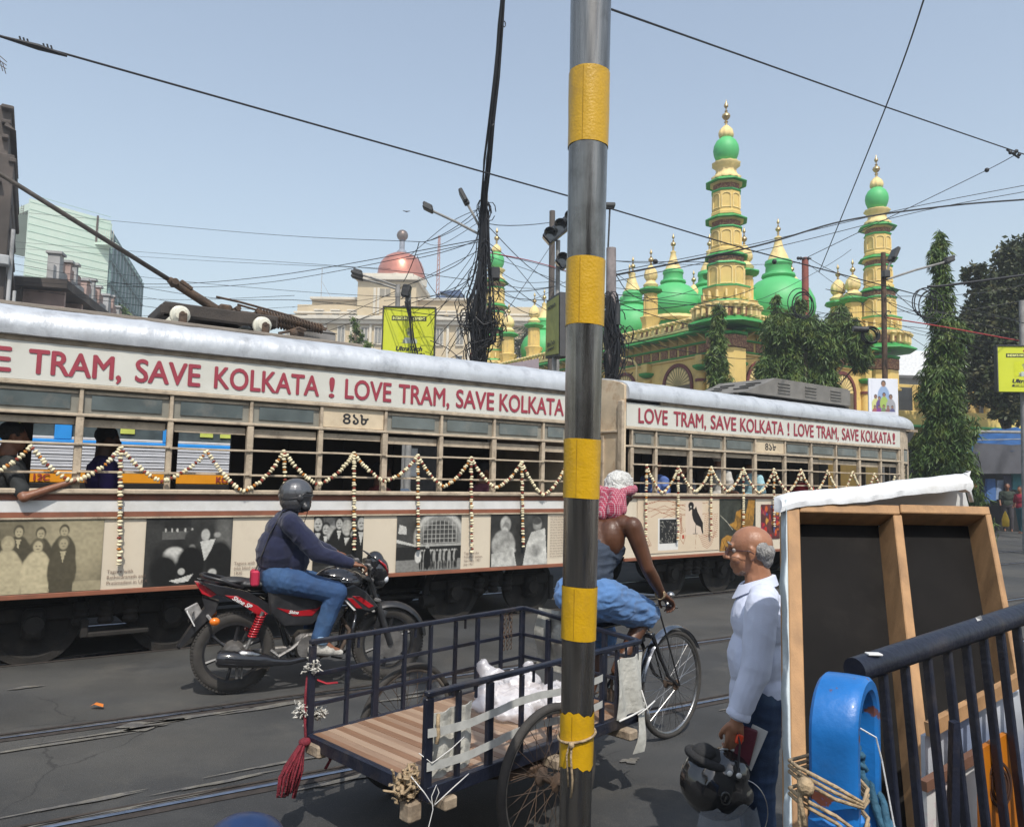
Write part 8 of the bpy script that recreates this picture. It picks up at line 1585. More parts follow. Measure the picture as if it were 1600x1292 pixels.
# billboards
def ultra(name, label, p_tl, p_br, Y, rz=0., crop=None):
    tl = at(*p_tl, Y); br = at(*p_br, Y); W_ = br.x - tl.x; H_ = tl.z - br.z; T = thing(name, label, 'billboard', (tl.x, Y, br.z), rz)
    b = MB(); b.bbox((W_ / 2, .06, H_ / 2), (W_, .12, H_), .01); b.build('sign_box', M_ulty, T)
    b = MB()
    for (x, z, sx, sz) in ((W_ / 2, H_ + .015, W_ + .06, .03), (-.015, H_ / 2, .03, H_), (W_ + .015, H_ / 2, .03, H_)): b.bbox((x, .05, z), (sx, .16, sz), .005)
    b.build('sign_frame', M_lamp, T)
    b = MB(); b.bbox((W_ * .5, -.003, H_ * .80), (W_ * .68, .006, H_ * .085), .001); b.build('black_strip', M_black, T)
    put_text("INDIA'S NO. 1 CEMENT", H_ * .07, T, frameM((W_ * .18, -.012, H_ * .775), (1, 0, 0), (0, 0, 1)), mat('strip_text', (.6, .62, .2), .5), bold=.012, fit=W_ * .64)
    put_text('UltraTech', H_ * .12, T, frameM((W_ * .26, -.006, H_ * .20), (1, 0, 0), (0, 0, 1)), M_black, bold=.014, shear=.25, fit=W_ * .52)
    b = MB(); b.add([(W_ * .245, -.006, H_ * .115), (W_ * .765, -.006, H_ * .115), (W_ * .785, -.006, H_ * .165), (W_ * .265, -.006, H_ * .165)], [(0, 1, 2, 3)]); b.build('logo_bar', M_black, T)
    put_text('CEMENT', H_ * .045, T, frameM((W_ * .29, -.012, H_ * .125), (1, 0, 0), (0, 0, 1)), M_ulty, bold=.008, fit=W_ * .46)
    def pnt(c):
        Y_ = (.50, .54, .03); G = (.16, .17, .13)
        c.poly([(.18, 1), (.2, .80), (.32, .70), (.44, .66), (.58, .66), (.72, .70), (.84, .82), (.86, 1)], (.42, .46, .42)); c.poly([(.18, 1), (.2, .82), (.27, .76), (.3, 1)], G); c.ell(.52, .40, .12, .19, (.48, .46, .40), .1); c.ell(.50, .24, .15, .13, G, .1); c.poly([(.40, .22), (.66, .2), (.68, .27), (.40, .30)], (.40, .42, .12)); c.ell(.43, .42, .03, .12, G, .3); c.ell(.5, .4, .02, .015, G, .4); c.ell(.58, .4, .02, .015, G, .4); c.ell(.55, .5, .04, .012, G, .5); c.poly([(.47, .66), (.52, .8), (.58, .66)], (.6, .62, .58)); c.noise(.1, 20)
    c = Canvas(W_ * .44, H_ * .32, 26 / max(W_, .1) * 2, (.52, .56, .02)); pnt(c); c.build('portrait', T, frameM((W_ * .30, -.005, H_ * .66), (1, 0, 0), (0, 0, 1)), M_print)
    b = MB(); b.add([(W_ * .47, -.006, H_ * .90), (W_ * .5, -.006, H_ * .87), (W_ * .53, -.006, H_ * .90), (W_ * .5, -.006, H_ * .94)], [(0, 1, 2, 3)]); b.build('red_mark', M_red, T)
    return T
ultra('billboard', 'square yellow cement billboard with a helmeted worker above the tram roof at left of centre', (600, 480), (677, 566), 18.9); ultra('billboard', 'yellow cement billboard on a post at the right edge in front of the dark tree', (1558, 541), (1640, 614), 19.5, rad(-6))
bp_, _ = street_pole(1597, 470, 19.7, .09, M_conc, 'sign_post', 'grey post carrying the yellow billboard at the right edge', 0)
b3, _ = street_pole(642, 556, 19.1, .08, M_conc, 'sign_post', 'post hidden under the left yellow billboard', 0)
# poster with a group of faces
tl, br = at(1357, 591, 16.5), at(1404, 650, 16.5); PT = thing('poster_board', 'white poster with a cluster of small faces above the end of the tram', 'poster', (tl.x, 16.5, br.z)); W_, H_ = br.x - tl.x, tl.z - br.z
b = MB(); b.bbox((W_ / 2, .02, H_ / 2), (W_, .04, H_), .005); b.build('board', mat('poster_white', (.62, .63, .68), .6, var=.04), PT)
c = Canvas(W_ * .8, H_ * .9, 95, (.62, .63, .68)); c.poly([(.40, .36), (.60, .36), (.62, .52), (.38, .52)], (.2, .3, .5)); person_blob(c, .5, .13, .9, (.3, .17, .11), (.25, .34, .5), (.03, .02, .02))
for x, y, s_, cl_ in ((.16, .52, .7, (.5, .5, .2)), (.32, .56, .6, (.12, .07, .2)), (.52, .46, .7, (.3, .4, .1)), (.80, .52, .8, (.3, .3, .32)), (.12, .82, .5, (.3, .1, .1)), (.3, .82, .5, (.2, .05, .2)), (.5, .8, .5, (.15, .2, .1)), (.68, .82, .5, (.2, .1, .1)), (.86, .82, .5, (.1, .1, .2))): person_blob(c, x, y, s_ * .9, (.28, .16, .11), cl_, (.03, .02, .02))
c.mask((c.Y > .97).astype(float), (.62, .63, .68)); c.build('faces_print', PT, frameM((W_ * .1, -.006, H_ * .97), (1, 0, 0), (0, 0, 1)), M_print)
LPp, _ = street_pole(1380, 600, 16.8, .06, M_conc, 'sign_post', 'post behind the white poster', 0)
b = MB(); q0, q1 = at(782, 566, 30), at(842, 561, 30); b.add([tuple(at(775, 572, 30)), tuple(at(842, 560, 30)), tuple(at(842, 600, 30)), tuple(at(775, 600, 30)), tuple(at(775, 572, 32)), tuple(at(842, 560, 32)), tuple(at(842, 600, 32)), tuple(at(775, 600, 32))], [(0, 1, 2, 3), (4, 7, 6, 5), (0, 4, 5, 1), (1, 5, 6, 2), (2, 6, 7, 3), (3, 7, 4, 0)]); tag(b.build('bus_roof', mat('mauve_roof', (.26, .21, .23), .6)), 'top of a mauve grey vehicle roof showing over the tram left of the tilted sign', 'vehicle')
b = MB(); c = at(737, 562, 16.2); b.tube([tuple(c + Vector((.06, 0, .35))), tuple(c + Vector((-.02, 0, .1))), tuple(c + Vector((-.03, 0, -.3)))], [.03, .07, .06], 8, flat=(1, .3)); tag(b.build('red_cloth', mat('red_cloth', (.5, .02, .03), .7)), 'small red cloth hanging on the tangled pole just above the tram', 'cloth')

# ---------------------------------------------------------------- overhead wires
def wire(pts, r=.012, label='thin black overhead wire crossing the sky', group='overhead wires', sag=0., name='overhead_wire'):
    P = [at(x, y, Y) for x, y, Y in pts]; out = []
    for a, c in zip(P, P[1:]):
        pass
    n_ = len(P)
    for j in range(n_ - 1):
        p0, p1, p2, p3 = P[max(j - 1, 0)], P[j], P[j + 1], P[min(j + 2, n_ - 1)]
        for i in range(8): t = i / 8; out.append(.5 * ((2 * p1) + (p2 - p0) * t + (2 * p0 - 5 * p1 + 4 * p2 - p3) * t * t + (3 * p1 - p0 - 3 * p2 + p3) * t ** 3) + Vector((0, 0, -4 * sag * t * (1 - t) if n_ == 2 else 0)))
    out.append(P[-1]); b = MB(); b.tube(out, r, 5); return tag(b.build(name, M_wire), label, 'wire', group)
cw = [rl(t, 8.55) for t in (-6, 60)]
def cwY(x, y): q = onplane(x, y, P1 + N1 * 1.05, N1); return q
b = MB(); c0_, c1_ = cwY(-60, 40), cwY(100, 84); c2_, c3_ = cwY(890, 307), cwY(1600, 505)
b.tube([c0_, c1_, cwY(500, 197), c2_, cwY(1150, 385), c3_], .011, 6); b.tube([cwY(0, 57), cwY(60, 74), cwY(105, 88)], [.012, .03, .012], 6)
for x, y in ((33, 62), (39, 64), (45, 66), (70, 73), (76, 74), (82, 76)): p = cwY(x, y + 4); b.cyl(p, p + Vector((-.02, 0, .055)), .009, n=5)
tag(b.build('contact_wire', M_wire), 'long black tram contact wire with a splice at its upper left end', 'wire')
b = MB(); b.tube([at(955, 15, 9), at(1150, 84, 12), at(1380, 166, 15.5), at(1590, 238, 19), at(1680, 268, 21)], .014, 6); p = at(1585, 240, 19)
for dx, dz in ((-.1, .02), (.05, .06), (.12, -.03), (0, 0)): b.sph(p + Vector((dx, 0, dz)), .05, 8, 6)
b.cyl(p + Vector((-.2, 0, .1)), p + Vector((.12, 0, -.12)), .025, n=6); tag(b.build('contact_wire', M_wire), 'black contact wire descending right to a bulky connector at the upper right edge', 'wire')
wire([(1450, -20, 9), (1385, 165, 13), (1280, 425, 22)], .012, 'straight black wire slanting down from the top edge between the two tall minarets', None)
wire([(1585, 243, 19), (1542, 266, 19.5), (1400, 335, 20.5), (1262, 402, 21.8)], .010, 'black wire with a knob running from the upper right connector to the red pole', None); b = MB(); b.sph(at(1542, 266, 19.4), .06, 8, 6); tag(b.build('wire_knob', M_wire, smooth=True), 'small black knob on the wire below the upper right connector', 'insulator')
wire([(1600, 312, 18), (1480, 322, 18.5), (1320, 345, 19), (1180, 385, 18), (960, 430, 15)], .022, 'thick double cable sweeping from the right edge past the right minaret to the concrete pole', None, .1)
wire([(1600, 290, 18), (1420, 325, 18.5), (1170, 383, 18), (960, 425, 15)], .009, sag=.05); wire([(1600, 300, 18), (1440, 330, 18.5), (1230, 382, 18), (960, 440, 15)], .009, sag=.05)
wl = [((960, 408, 15), (1250, 410, 22)), ((1262, 403, 22), (1600, 520, 20)), ((960, 460, 15), (1120, 478, 18), (1600, 530, 20)), ((960, 450, 15), (1240, 480, 20), (1600, 560, 20)), ((962, 483, 15), (1180, 450, 20)), ((965, 520, 15), (1180, 560, 20)), ((1262, 412, 22), (1600, 640, 20)), ((960, 470, 15), (1100, 510, 18)),
      ((1290, 452, 20), (1600, 445, 20)), ((1280, 490, 20), (1450, 487, 20), (1600, 500, 20)), ((1386, 500, 18), (1600, 532, 20)), ((1385, 470, 18), (1480, 495, 20)), ((1388, 445, 18), (1500, 530, 20)), ((1330, 390, 20), (1180, 470, 20)),
      ((45, 333, 40), (400, 365, 30), (655, 378, 20)), ((20, 378, 40), (300, 400, 35), (560, 418, 24), (752, 440, 16)), ((20, 388, 40), (330, 408, 30), (610, 420, 22)), ((20, 430, 30), (220, 444, 26), (420, 432, 22), (752, 374, 16)), ((20, 440, 30), (240, 449, 26), (430, 440, 22), (750, 378, 16)), ((10, 452, 30), (250, 468, 26), (460, 462, 22)), ((10, 420, 30), (300, 477, 26), (460, 480, 22)), ((20, 412, 30), (310, 463, 26), (480, 470, 22), (740, 500, 16)), ((10, 470, 30), (300, 490, 26)), ((20, 400, 30), (200, 430, 26), (460, 455, 22), (740, 470, 16)), ((60, 455, 30), (280, 485, 26), (480, 492, 20)),
      ((655, 378, 17), (752, 320, 16)), ((655, 378, 17), (752, 330, 16)), ((655, 378, 17), (630, 440, 18.5)), ((635, 405, 18), (752, 372, 16)), ((640, 400, 18), (700, 350, 17), (752, 325, 16)), ((660, 378, 17), (690, 382, 17), (752, 345, 16)),
      ((764, 355, 16), (830, 420, 18), (890, 452, 20)), ((764, 395, 16), (830, 410, 18), (885, 425, 20)), ((762, 400, 16), (820, 420, 18), (890, 445, 20)), ((764, 350, 16), (890, 340, 22)), ((764, 420, 16), (830, 470, 18), (880, 500, 20)), ((770, 435, 16), (890, 435, 20)), ((764, 455, 16), (820, 455, 18), (870, 448, 20)), ((764, 440, 16), (840, 490, 18)), ((782, 500, 16), (830, 430, 18), (870, 370, 20)), ((764, 440, 16), (820, 470, 18), (870, 450, 20)), ((770, 445, 16), (800, 465, 18), (868, 470, 20)), ((764, 380, 16), (800, 410, 18), (850, 470, 20)), ((762, 410, 16), (810, 440, 18), (868, 440, 20)),
      ((750, 400, 16), (690, 480, 18), (668, 510, 18.5)), ((750, 420, 16), (700, 470, 18), (660, 500, 18.5)), ((752, 380, 16), (700, 450, 18), (645, 490, 18.5)), ((748, 410, 16), (710, 450, 18), (560, 500, 24)), ((748, 460, 16), (690, 520, 18), (672, 555, 18.5)), ((745, 470, 16), (705, 530, 18), (690, 556, 18.5)), ((742, 480, 16), (700, 540, 18)), ((752, 350, 16), (720, 410, 17), (625, 450, 19)), ((752, 390, 16), (650, 440, 19), (460, 530, 24)), ((640, 455, 19), (560, 470, 24), (455, 480, 28)), ((640, 460, 19), (560, 500, 24), (445, 540, 28)), ((652, 400, 18), (668, 440, 18), (690, 470, 18)), ((748, 440, 16), (690, 460, 18), (600, 470, 22)), ((748, 500, 16), (720, 520, 17), (700, 552, 18)),
      ((672, 532, 14), (700, 545, 14), (720, 562, 14)), ((672, 560, 16), (740, 530, 16)), ((960, 425, 15), (1060, 500, 18), (1100, 520, 20)), ((962, 430, 15), (1010, 470, 17), (1160, 480, 20)), ((962, 470, 15), (1090, 450, 20)), ((962, 500, 15), (1000, 515, 17)),
      ((1290, 452, 20), (1380, 470, 20), (1460, 490, 20), (1600, 470, 20)), ((940, 540, 20), (1140, 480, 24))]
for i, w_ in enumerate(wl):
    side_ = 'left of the tangled pole' if w_[0][0] < 700 or i in range(44, 58) else 'near the mosque' if w_[0][0] > 900 else 'between the tangled pole and the striped pole'
    wire(w_, .006 + .0045 * ((i * 37) % 10) / 10, f'thin sagging black wire {side_}', f'overhead wires {side_}', .08 + .2 * ((i * 13) % 7) / 7)
wire([(764, 395, 16), (830, 408, 18), (890, 425, 20)], .011, 'thin red wire between the tangled pole and the striped pole', None, .15).data.materials[0] = mat('red_wire', (.35, .03, .03), .6)
wire([(1386, 497, 18), (1480, 512, 19), (1600, 534, 20)], .016, 'dull red cable from the rusty lamp post towards the right edge', None, .1).data.materials[0] = MATS['red_wire']
wire([(1449, 448, 17), (1480, 446, 17), (1600, 430, 17.5)], .030, 'thick black cable looping right from the cable coil beside the tall drooping tree', None, .1)
wire([(960, 408, 15), (1010, 409, 16), (1145, 410, 19)], .008, 'thin horizontal wire with a knob left of the corner minaret', None); b = MB(); b.sph(at(1024, 409, 16.3), .06, 8, 6); tag(b.build('wire_knob', M_wire, smooth=True), 'black oval knob on the thin wire left of the corner minaret', 'insulator'); b = MB(); b.sph(at(1210, 409, 20.5), .07, 8, 6); tag(b.build('wire_knob', M_wire, smooth=True), 'black oval knob on the thin wire just left of the green dome cone', 'insulator')
bd = at(635, 331, 60); b = MB(); b.tube([bd + Vector((-.3, 0, .08)), bd, bd + Vector((.3, 0, .06))], [.02, .06, .02], 5); tag(b.build('bird', M_black), 'tiny dark bird in the sky above the copper dome', 'bird')

# ---------------------------------------------------------------- bus and cars beyond the tram
BS = thing('bus', 'blue white and orange bus seen through the left windows of the tram', 'bus', tuple(rl(-4.5, 11.7)), A1)
def sb_(nm, x0, x1, z0, z1, m, y=0., th=.06, pa=BS): b = MB(); b.bbox(((x0 + x1) / 2, y, (z0 + z1) / 2), (x1 - x0, th, z1 - z0), .01); return b.build(nm, m, pa)
sb_('body', 0, 7.9, .5, 1.47, M_dark, .03, .2); sb_('orange_band', 0, 7.9, 1.47, 1.63, M_busy)
for k in range(8): sb_('white_rib', 0, 7.9, 1.635 + k * .041, 1.672 + k * .041, M_busw, -.008 if k % 2 else 0, .05)
sb_('blue_band', 0, 7.9, 1.98, 2.04, M_busb, -.01); sb_('blue_header', 0, 7.9, 2.72, 2.95, M_busb); sb_('roof', 0, 7.9, 2.95, 3.05, M_busw, 1.1, 2.2); sb_('far_side', 0, 7.9, .5, 2.95, mat('bus_inside', (.12, .14, .16), .7), 2.2); sb_('end_wall', 7.84, 7.9, .5, 2.95, M_busb, 1.1, 2.2)
for k in range(6):
    x = -.1 + k * 1.32; sb_('blue_pillar', x, x + .2, 2.04, 2.72, M_busb, -.01); f = sb_('window', x + .2, x + 1.32, 2.04, 2.72, mat('bus_pane', (.08, .10, .105), .1, spec=.9, var=.3), .02, .02); sb_('window_rim', x + .2, x + 1.32, 2.04, 2.08, mat('bus_rim', (.55, .55, .56), .4), -.015, .03, f)
    for j in (0, 1): sb_('yellow_notice', x + .5 + .28 * j, x + .68 + .28 * j, 2.15, 2.42, mat('notice', (.55, .6, .12), .6), .0, .02, f)
for i, (c0, s_) in enumerate((((.5, .12, .05), .8), ((.05, .3, .1), 1.6), ((.5, .05, .03), 3.3), ((.04, .05, .3), 5.2))): put_text(['হাওড়া', 'বিবাদী', '12C', 'KOLKATA'][i], .12, BS, frameM((1 + s_ * 1.2, -.045, 1.50), (1, 0, 0), (0, 0, 1)), mat('bus_letter', (.30, .04, .03), .6), bold=.01)
for x in (1.5, 6.4):
    b = MB(); R = Matrix.Rotation(math.pi / 2, 3, 'X'); b.lathe([(.1, -.1), (.3, -.1), (.34, -.13), (.48, -.1), (.5, 0), (.48, .1), (.3, .1)], 24, (x, .12, .5), R); b.build('wheel', M_tyre, BS, smooth=40)
def car(nm, label, t, d, m, L=4.0, rz=0.):
    T = thing(nm, label, 'car', tuple(rl(t, d)), A1 + rz); w_ = 1.62
    prof = [(0, .35), (.03, .62), (.25, .86), (.9, .95), (1.15, 1.0), (1.75, 1.42), (2.9, 1.44), (3.55, 1.02), (3.95, .9), (4.0, .4), (3.7, .28), (.3, .28)]
    b = MB(); rings = []
    for y, s in ((0, .94), (.12, 1), (w_ - .12, 1), (w_, .94)): rings.append([(x, y, .28 + (z - .28) * (s if z > 1 else 1)) for x, z in prof])
    b.ring_sweep(rings); b.build('body', m, T, smooth=35)
    b = MB(); b.add([(1.22, -.004, 1.0), (1.80, .055, 1.34), (2.25, .055, 1.36), (2.25, -.004, 1.0)], [(0, 1, 2, 3)]); b.add([(2.31, -.004, 1.0), (2.31, .055, 1.36), (2.88, .055, 1.35), (3.4, -.004, 1.02)], [(0, 1, 2, 3)]); b.build('side_window', M_cglass, T)
    b = MB(); b.bbox((2.0, -.02, .72), (3.5, .03, .035), .005); b.build('trim_strip', M_chrome, T)
    for x in (.8, 3.2): b = MB(); R = Matrix.Rotation(math.pi / 2, 3, 'X'); b.lathe([(.05, -.08), (.2, -.1), (.28, -.1), (.30, 0), (.28, .1)], 24, (x, .08, .30), R); b.build('wheel', M_tyre, T, smooth=40)
    return T
car('parked_car', 'dark blue car seen below the long tram between its bogies', 3.0, 11.6, M_carp); car('parked_car', 'dark car seen below the right hand tram car', 9.2, 12.4, mat('car_grey', (.03, .035, .04), .2, coat=.7))
car('parked_car', 'dark car far behind the tram wheels at left', -2.6, 14.8, mat('car_black', (.02, .02, .022), .2, coat=.7))
# shaded shopfronts beyond the tram, half seen through its windows
SH = thing('shop_row', 'row of dim shops beyond the tram with coloured signs', 'shop', tuple(rl(5.5, 22)), A1)
def ss(nm, x0, x1, z0, z1, m, y=0., th=.1, pa=SH): b = MB(); b.bbox(((x0 + x1) / 2, y, (z0 + z1) / 2), (x1 - x0, th, z1 - z0), .01); return b.build(nm, m, pa)
ss('back_wall', 0, 14, 0, 3.2, mat('dim_shop', (.05, .045, .045), .8, var=.4), 1.5); ss('awning', 0, 14, 3.1, 3.25, M_gcl, .2, 3.0)
ss('red_panel', .4, 1.5, 1.2, 3.0, mat('red_panel', (.30, .02, .05), .6)); 
for x, z, w_, h, cc, nm in ((1.9, 2.2, .4, .5, (.6, .6, .62), 'round_notice'), (2.4, 2.2, .5, .5, (.65, .6, .05), 'yellow_notice'), (2.3, 1.5, .12, .6, (.25, .55, .75), 'blue_tube'), (5.5, 1.6, .3, .9, (.5, .5, .5), 'hanging_cloth'), (7.0, 1.5, .4, .8, (.3, .1, .1), 'hanging_cloth')): ss(nm, x, x + w_, z, z + h, mat('shop_' + nm + str(x), cc, .7), -.08)
for x in (0, 3.4, 6.8, 10.2, 13.6): ss('shop_post', x, x + .15, 0, 3.1, M_old, -1.2, .15)

# ---------------------------------------------------------------- stall and people at right
ST = thing('street_stall', 'roadside stall with a blue tarpaulin roof and hanging grey cloth at the right', 'stall', tuple(at(1560, 840, 27.5).xy) + (.14,)); so_ = Vector(ST.location)
def sp3(x, y, Y): return tuple(at(x, y, Y) - so_)
b = MB(); b.grid(lambda u, v: tuple(at(1506 + 130 * u, 672 + 34 * v + 4 * math.sin(u * 9), 28.6 - 1.8 * v) - so_ + Vector((0, 0, .06 * math.sin(u * 22 + v * 5)))), 24, 8); b.build('tarpaulin', M_tarp, ST, smooth=True)
b = MB(); b.grid(lambda u, v: tuple(at(1522 + 110 * u, 690 + 50 * v + 5 * math.sin(u * 3.1) * (1 - v), 26.7) - so_ + Vector((0, .12 * math.sin(u * 13 + v * 2), 0))), 40, 10); b.build('grey_cloth', M_gcl, ST, smooth=True)
b = MB(); b.cyl(sp3(1506, 674, 26.8), sp3(1640, 676, 26.8), .05, n=8); b.cyl(sp3(1507, 640, 26.9), sp3(1511, 830, 26.9), .05, n=8); b.cyl(sp3(1512, 688, 26.75), sp3(1640, 685, 26.75), .02, n=6); b.build('stall_frame', M_conc, ST)
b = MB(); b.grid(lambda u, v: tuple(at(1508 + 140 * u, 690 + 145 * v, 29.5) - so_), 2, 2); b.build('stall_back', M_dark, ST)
for i, (x, y, w_, h, cc) in enumerate(((1549, 748, 12, 34, (.04, .10, .25)), (1563, 750, 10, 30, (.16, .20, .28)), (1541, 760, 8, 26, (.03, .06, .14)), (1590, 735, 12, 30, (.03, .14, .16)), (1575, 742, 9, 24, (.05, .05, .08)))):
    b = MB(); P = [at(x - w_ / 2, y, 27.2), at(x + w_ / 2, y, 27.2), at(x + w_ * .7, y + h, 27.1), at(x - w_ * .7, y + h, 27.1)]; b.add([tuple(p - so_ + Vector((0, d, 0))) for d in (0, .12) for p in P], [(0, 1, 2, 3), (4, 7, 6, 5), (0, 4, 5, 1), (1, 5, 6, 2), (2, 6, 7, 3), (3, 7, 4, 0)]); b.build('hanging_garment', mat('garment%d' % i, cc, .85), ST)
def small_person(px, foot_y, Y, top_col, low_col, skin, face, label, hair=None, h=1.65, arm=None):
    p = at(px, foot_y, Y); p.z = .14 if Y > 25 else 0; T = thing('person', label, 'person', tuple(p), face); s = h / 1.72; T.scale = (s, s, s)
    hp, HP, HR = head_prims((0.02, 0, 1.6), (1, 0, 0), 1.05); tor = [('ell', (0, 0, 1.25), (.11, .17, .18)), ('ell', (0, 0, 1.0), (.11, .15, .15)), ('cap', (0, 0, 1.36), (.01, 0, 1.48), .06, .055)]
    ra = arm or ((.0, -.24, 1.12), (.12, -.22, .92)); arms = limb((0, .18, 1.37), (-.02, .23, 1.1), (.05, .22, .86), (.048, .04, .036, .026)) + limb((0, -.18, 1.37), ra[0], ra[1], (.048, .04, .036, .026)); lg = limb((0, .09, .9), (.05, .1, .48), (.02, .1, .08), (.08, .055, .05, .035)) + limb((0, -.09, .9), (-.04, -.1, .48), (-.1, -.1, .08), (.08, .055, .05, .035))
    fuse('body', hp + tor + arms + lg + foot_prims((.02, .1, .08), (1, 0, 0)) + foot_prims((-.1, -.1, .08), (1, 0, 0)), skin, T, .022, 1)
    fuse('top', inflate(tor[:2], .03) + [('cap', (0, .17, 1.37), (-.02, .23, 1.14), .07, .06), ('cap', (0, -.17, 1.37), Vector((0, -.18, 1.37)).lerp(Vector(ra[0]), .85), .07, .06), ('cap', (0, -.12, 1.37), (0, .12, 1.37), .07, .07)], top_col, T, .022, 1, disp=folds(.01, 20, 15, 30, 1)); fuse('trousers', inflate(lg, .022) + [('cap', (0, -.05, .92), (0, .05, .92), .13, .13)], low_col, T, .022, 1)
    fuse('hair', [('ell', HP(-.025, 0, .05), (.10, .085, .09))], hair or M_hairk, T, .02, 1); return T
mg = mat('magenta_top', (.28, .02, .14), .8); dkt = mat('dark_trousers', (.04, .035, .04), .85); tea = mat('teal_dress', (.012, .08, .10), .8); rdt = mat('crimson_top', (.22, .008, .025), .8); gnt = mat('dark_green_top', (.02, .03, .02), .8)
small_person(1524, 835, 27.0, mg, dkt, M_skinb, rad(150), 'person in a magenta top standing beside the tall drooping tree', mat('brown_scarf', (.3, .15, .04), .8))
small_person(1576, 838, 27.0, gnt, dkt, M_skinb, rad(-120), 'person in a dark green top carrying a yellow bag before the stall', None, 1.7); small_person(1597, 848, 26.0, rdt, tea, M_skinb, rad(200), 'person in a crimson top and teal wrap at the right edge', None, 1.6)
b = MB(); c = at(1571, 812, 26.6); b.tube([c + Vector((0, 0, .30)), c + Vector((0, 0, .18)), c, c + Vector((0, 0, -.20)), c + Vector((0, 0, -.24))], [.02, .10, .18, .17, .12], 12, flat=(1, .4)); tag(b.build('yellow_bag', mat('yellow_bag', (.60, .38, .02), .6, bump=.4, bscale=10), smooth=True), 'yellow carrier bag held low before the stall', 'bag')
# ---------------------------------------------------------------- passengers
def passenger(tc, T, x, y, face, top_m, skin, label, hair=None, headz=1.86, armout=None, s=1.):
    M = Matrix.Translation(T.location) @ Matrix.Rotation(T.rotation_euler.z, 4, 'Z'); p = M @ Vector((x, y, 0)); o = thing('person', label, 'person', (p.x, p.y, headz - 1.6 + .0), T.rotation_euler.z + face)
    hp, HP, HR = head_prims((.03, 0, 1.6), (1, 0, -.05), 1.05); tor = [('ell', (0, 0, 1.25), (.12, .17, .18)), ('ell', (0, 0, 1.03), (.13, .16, .12)), ('cap', (0, 0, 1.36), (.01, 0, 1.48), .06, .055)]; thigh = limb((0, .09, .98), (.40, .12, 1.0), (.42, .12, .85), (.08, .06, .055, .05)) + limb((0, -.09, .98), (.40, -.12, 1.0), (.42, -.12, .85), (.08, .06, .055, .05))
    ar = armout or (((0, .19, 1.36), (.02, .24, 1.12), (.24, .2, 1.08)), ((0, -.19, 1.36), (.02, -.24, 1.12), (.24, -.2, 1.08))); arms = []
    for a_ in ar: arms += limb(*a_, (.05, .042, .038, .027))
    hands = hand_prims(Vector(ar[1][2]), Vector(ar[1][2]) - Vector(ar[1][1]), (0, 0, -1), .8, 1.0, True) if armout else []
    fuse('body', hp + tor + arms + thigh + hands, skin, o, .010 if armout else .018, 2)
    fuse('top', inflate(tor[:2], .03) + [('cap', Vector(a_[0]), Vector(a_[0]).lerp(Vector(a_[1]), .8), .07, .062) for a_ in ar] + [('cap', (0, -.12, 1.37), (0, .12, 1.37), .075, .075)], top_m, o, .014, 2, disp=folds(.008, 22, 18, 30, x)); fuse('hair', [('ell', HP(-.022, 0, .045), (.105, .09, .095))], hair or M_hairk, o, .014, 1, disp=crump(.01, 30)); return o
blk = mat('black_tee', (.018, .02, .02), .85); 
passenger(0, T1, .13, .36, 0, blk, M_skinb, 'passenger in a black shirt resting a bare arm on the sill of the leftmost window', None, 1.93, (((0, .19, 1.36), (.02, .24, 1.12), (.24, .2, 1.08)), ((.02, -.19, 1.34), (.12, -.42, 1.10), (.42, -.40, 1.22))))
passenger(0, T1, .90, .75, 0, mat('indigo_top', (.03, .015, .10), .85), M_skind, 'dark haired passenger silhouetted in the second window of the long tram', None, 1.95)
passenger(0, T1, 5.15, .7, 0, mat('pink_sari', (.30, .10, .14), .8), M_skinb, 'small woman with tied black hair looking right from the window above the seated figures print', None, 1.74, s=.8)
passenger(0, T1, 3.85, .9, 0, mat('shop_red', (.25, .05, .05), .8), M_skinb, 'dim passenger behind the garland in the eighth window of the long tram', None, 1.70)
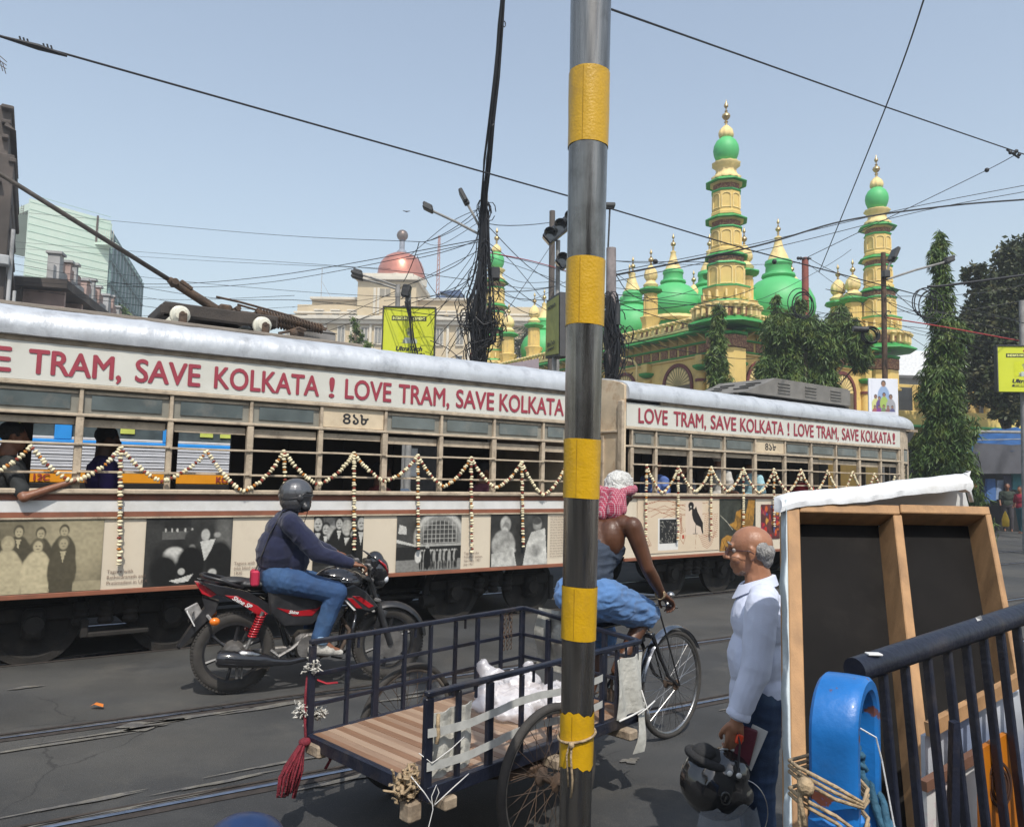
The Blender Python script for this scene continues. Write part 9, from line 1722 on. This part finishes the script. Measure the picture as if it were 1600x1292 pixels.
passenger(0, T2, 1.15, .45, 0, mat('royal_blue_shirt', (.09, .16, .42), .8), M_skinb, 'passenger in a mid blue shirt in the second window of the right hand car', None, 1.92); passenger(0, T2, 2.55, .42, 0, mat('white_kurta', (.52, .50, .46), .8), M_skinb, 'white haired passenger in a white shirt in the right hand car', M_hairw, 2.02); passenger(0, T2, 3.35, .42, 0, mat('sky_shirt', (.33, .55, .62), .8), M_skinb, 'passenger in a pale blue shirt leaning at the window of the right hand car', None, 1.98); passenger(0, T2, 1.9, .6, 0, mat('charcoal_shirt', (.05, .055, .07), .8), M_skinb, 'passenger in a charcoal shirt between the blue and white shirted passengers', None, 1.9)
passenger(0, T2, 4.95, .55, 0, mat('red_shirt', (.36, .01, .02), .8), M_skinb, 'passenger in a red shirt in the right hand car above the hoarding', None, 1.84); passenger(0, T2, -.55, 1.25, 0, mat('blue_top2', (.05, .10, .35), .8), M_skinb, 'small passenger behind the cyclist head near the gap between the cars', None, 1.78)
# ---------------------------------------------------------------- unseen low shops added behind the viewpoint, for dark reflections and contrast
NS = thing('shop_row', 'low row of shaded shops on the near side of the street', 'shop', (0, -9, 0), .15)
for x0, x1, h, d in ((-26, -11, 5.5, 0), (-9, -2.5, 4.2, .6), (-1.2, 5, 6.0, 0), (6.5, 20, 5.0, .5)):
    b = MB(); b.bbox(((x0 + x1) / 2, -3 - d, h / 2), (x1 - x0, 6, h), .02); b.build('wall', M_old, NS)
    b = MB(); b.bbox(((x0 + x1) / 2, .7 - d, 3.1), (x1 - x0, 1.5, .12), .02); b.build('awning', M_gcl, NS)
# ---------------------------------------------------------------- pale air: one closed box round the whole place
hzb = MB(); hzb.box((0, 60, 29), (420, 380, 60)); hz = hzb.build('haze', None); hz.data.materials.clear()
hm_ = bpy.data.materials.new('haze_air'); hm_.use_nodes = True; nn = hm_.node_tree.nodes; nn.remove(nn['Principled BSDF']); pvn = nn.new('ShaderNodeVolumePrincipled'); pvn.inputs['Density'].default_value = .0017; pvn.inputs['Color'].default_value = (.86, .91, .97, 1); pvn.inputs['Anisotropy'].default_value = .2
hm_.node_tree.links.new(pvn.outputs[0], nn['Material Output'].inputs['Volume']); hz.data.materials.append(hm_); tag(hz, kind='stuff')
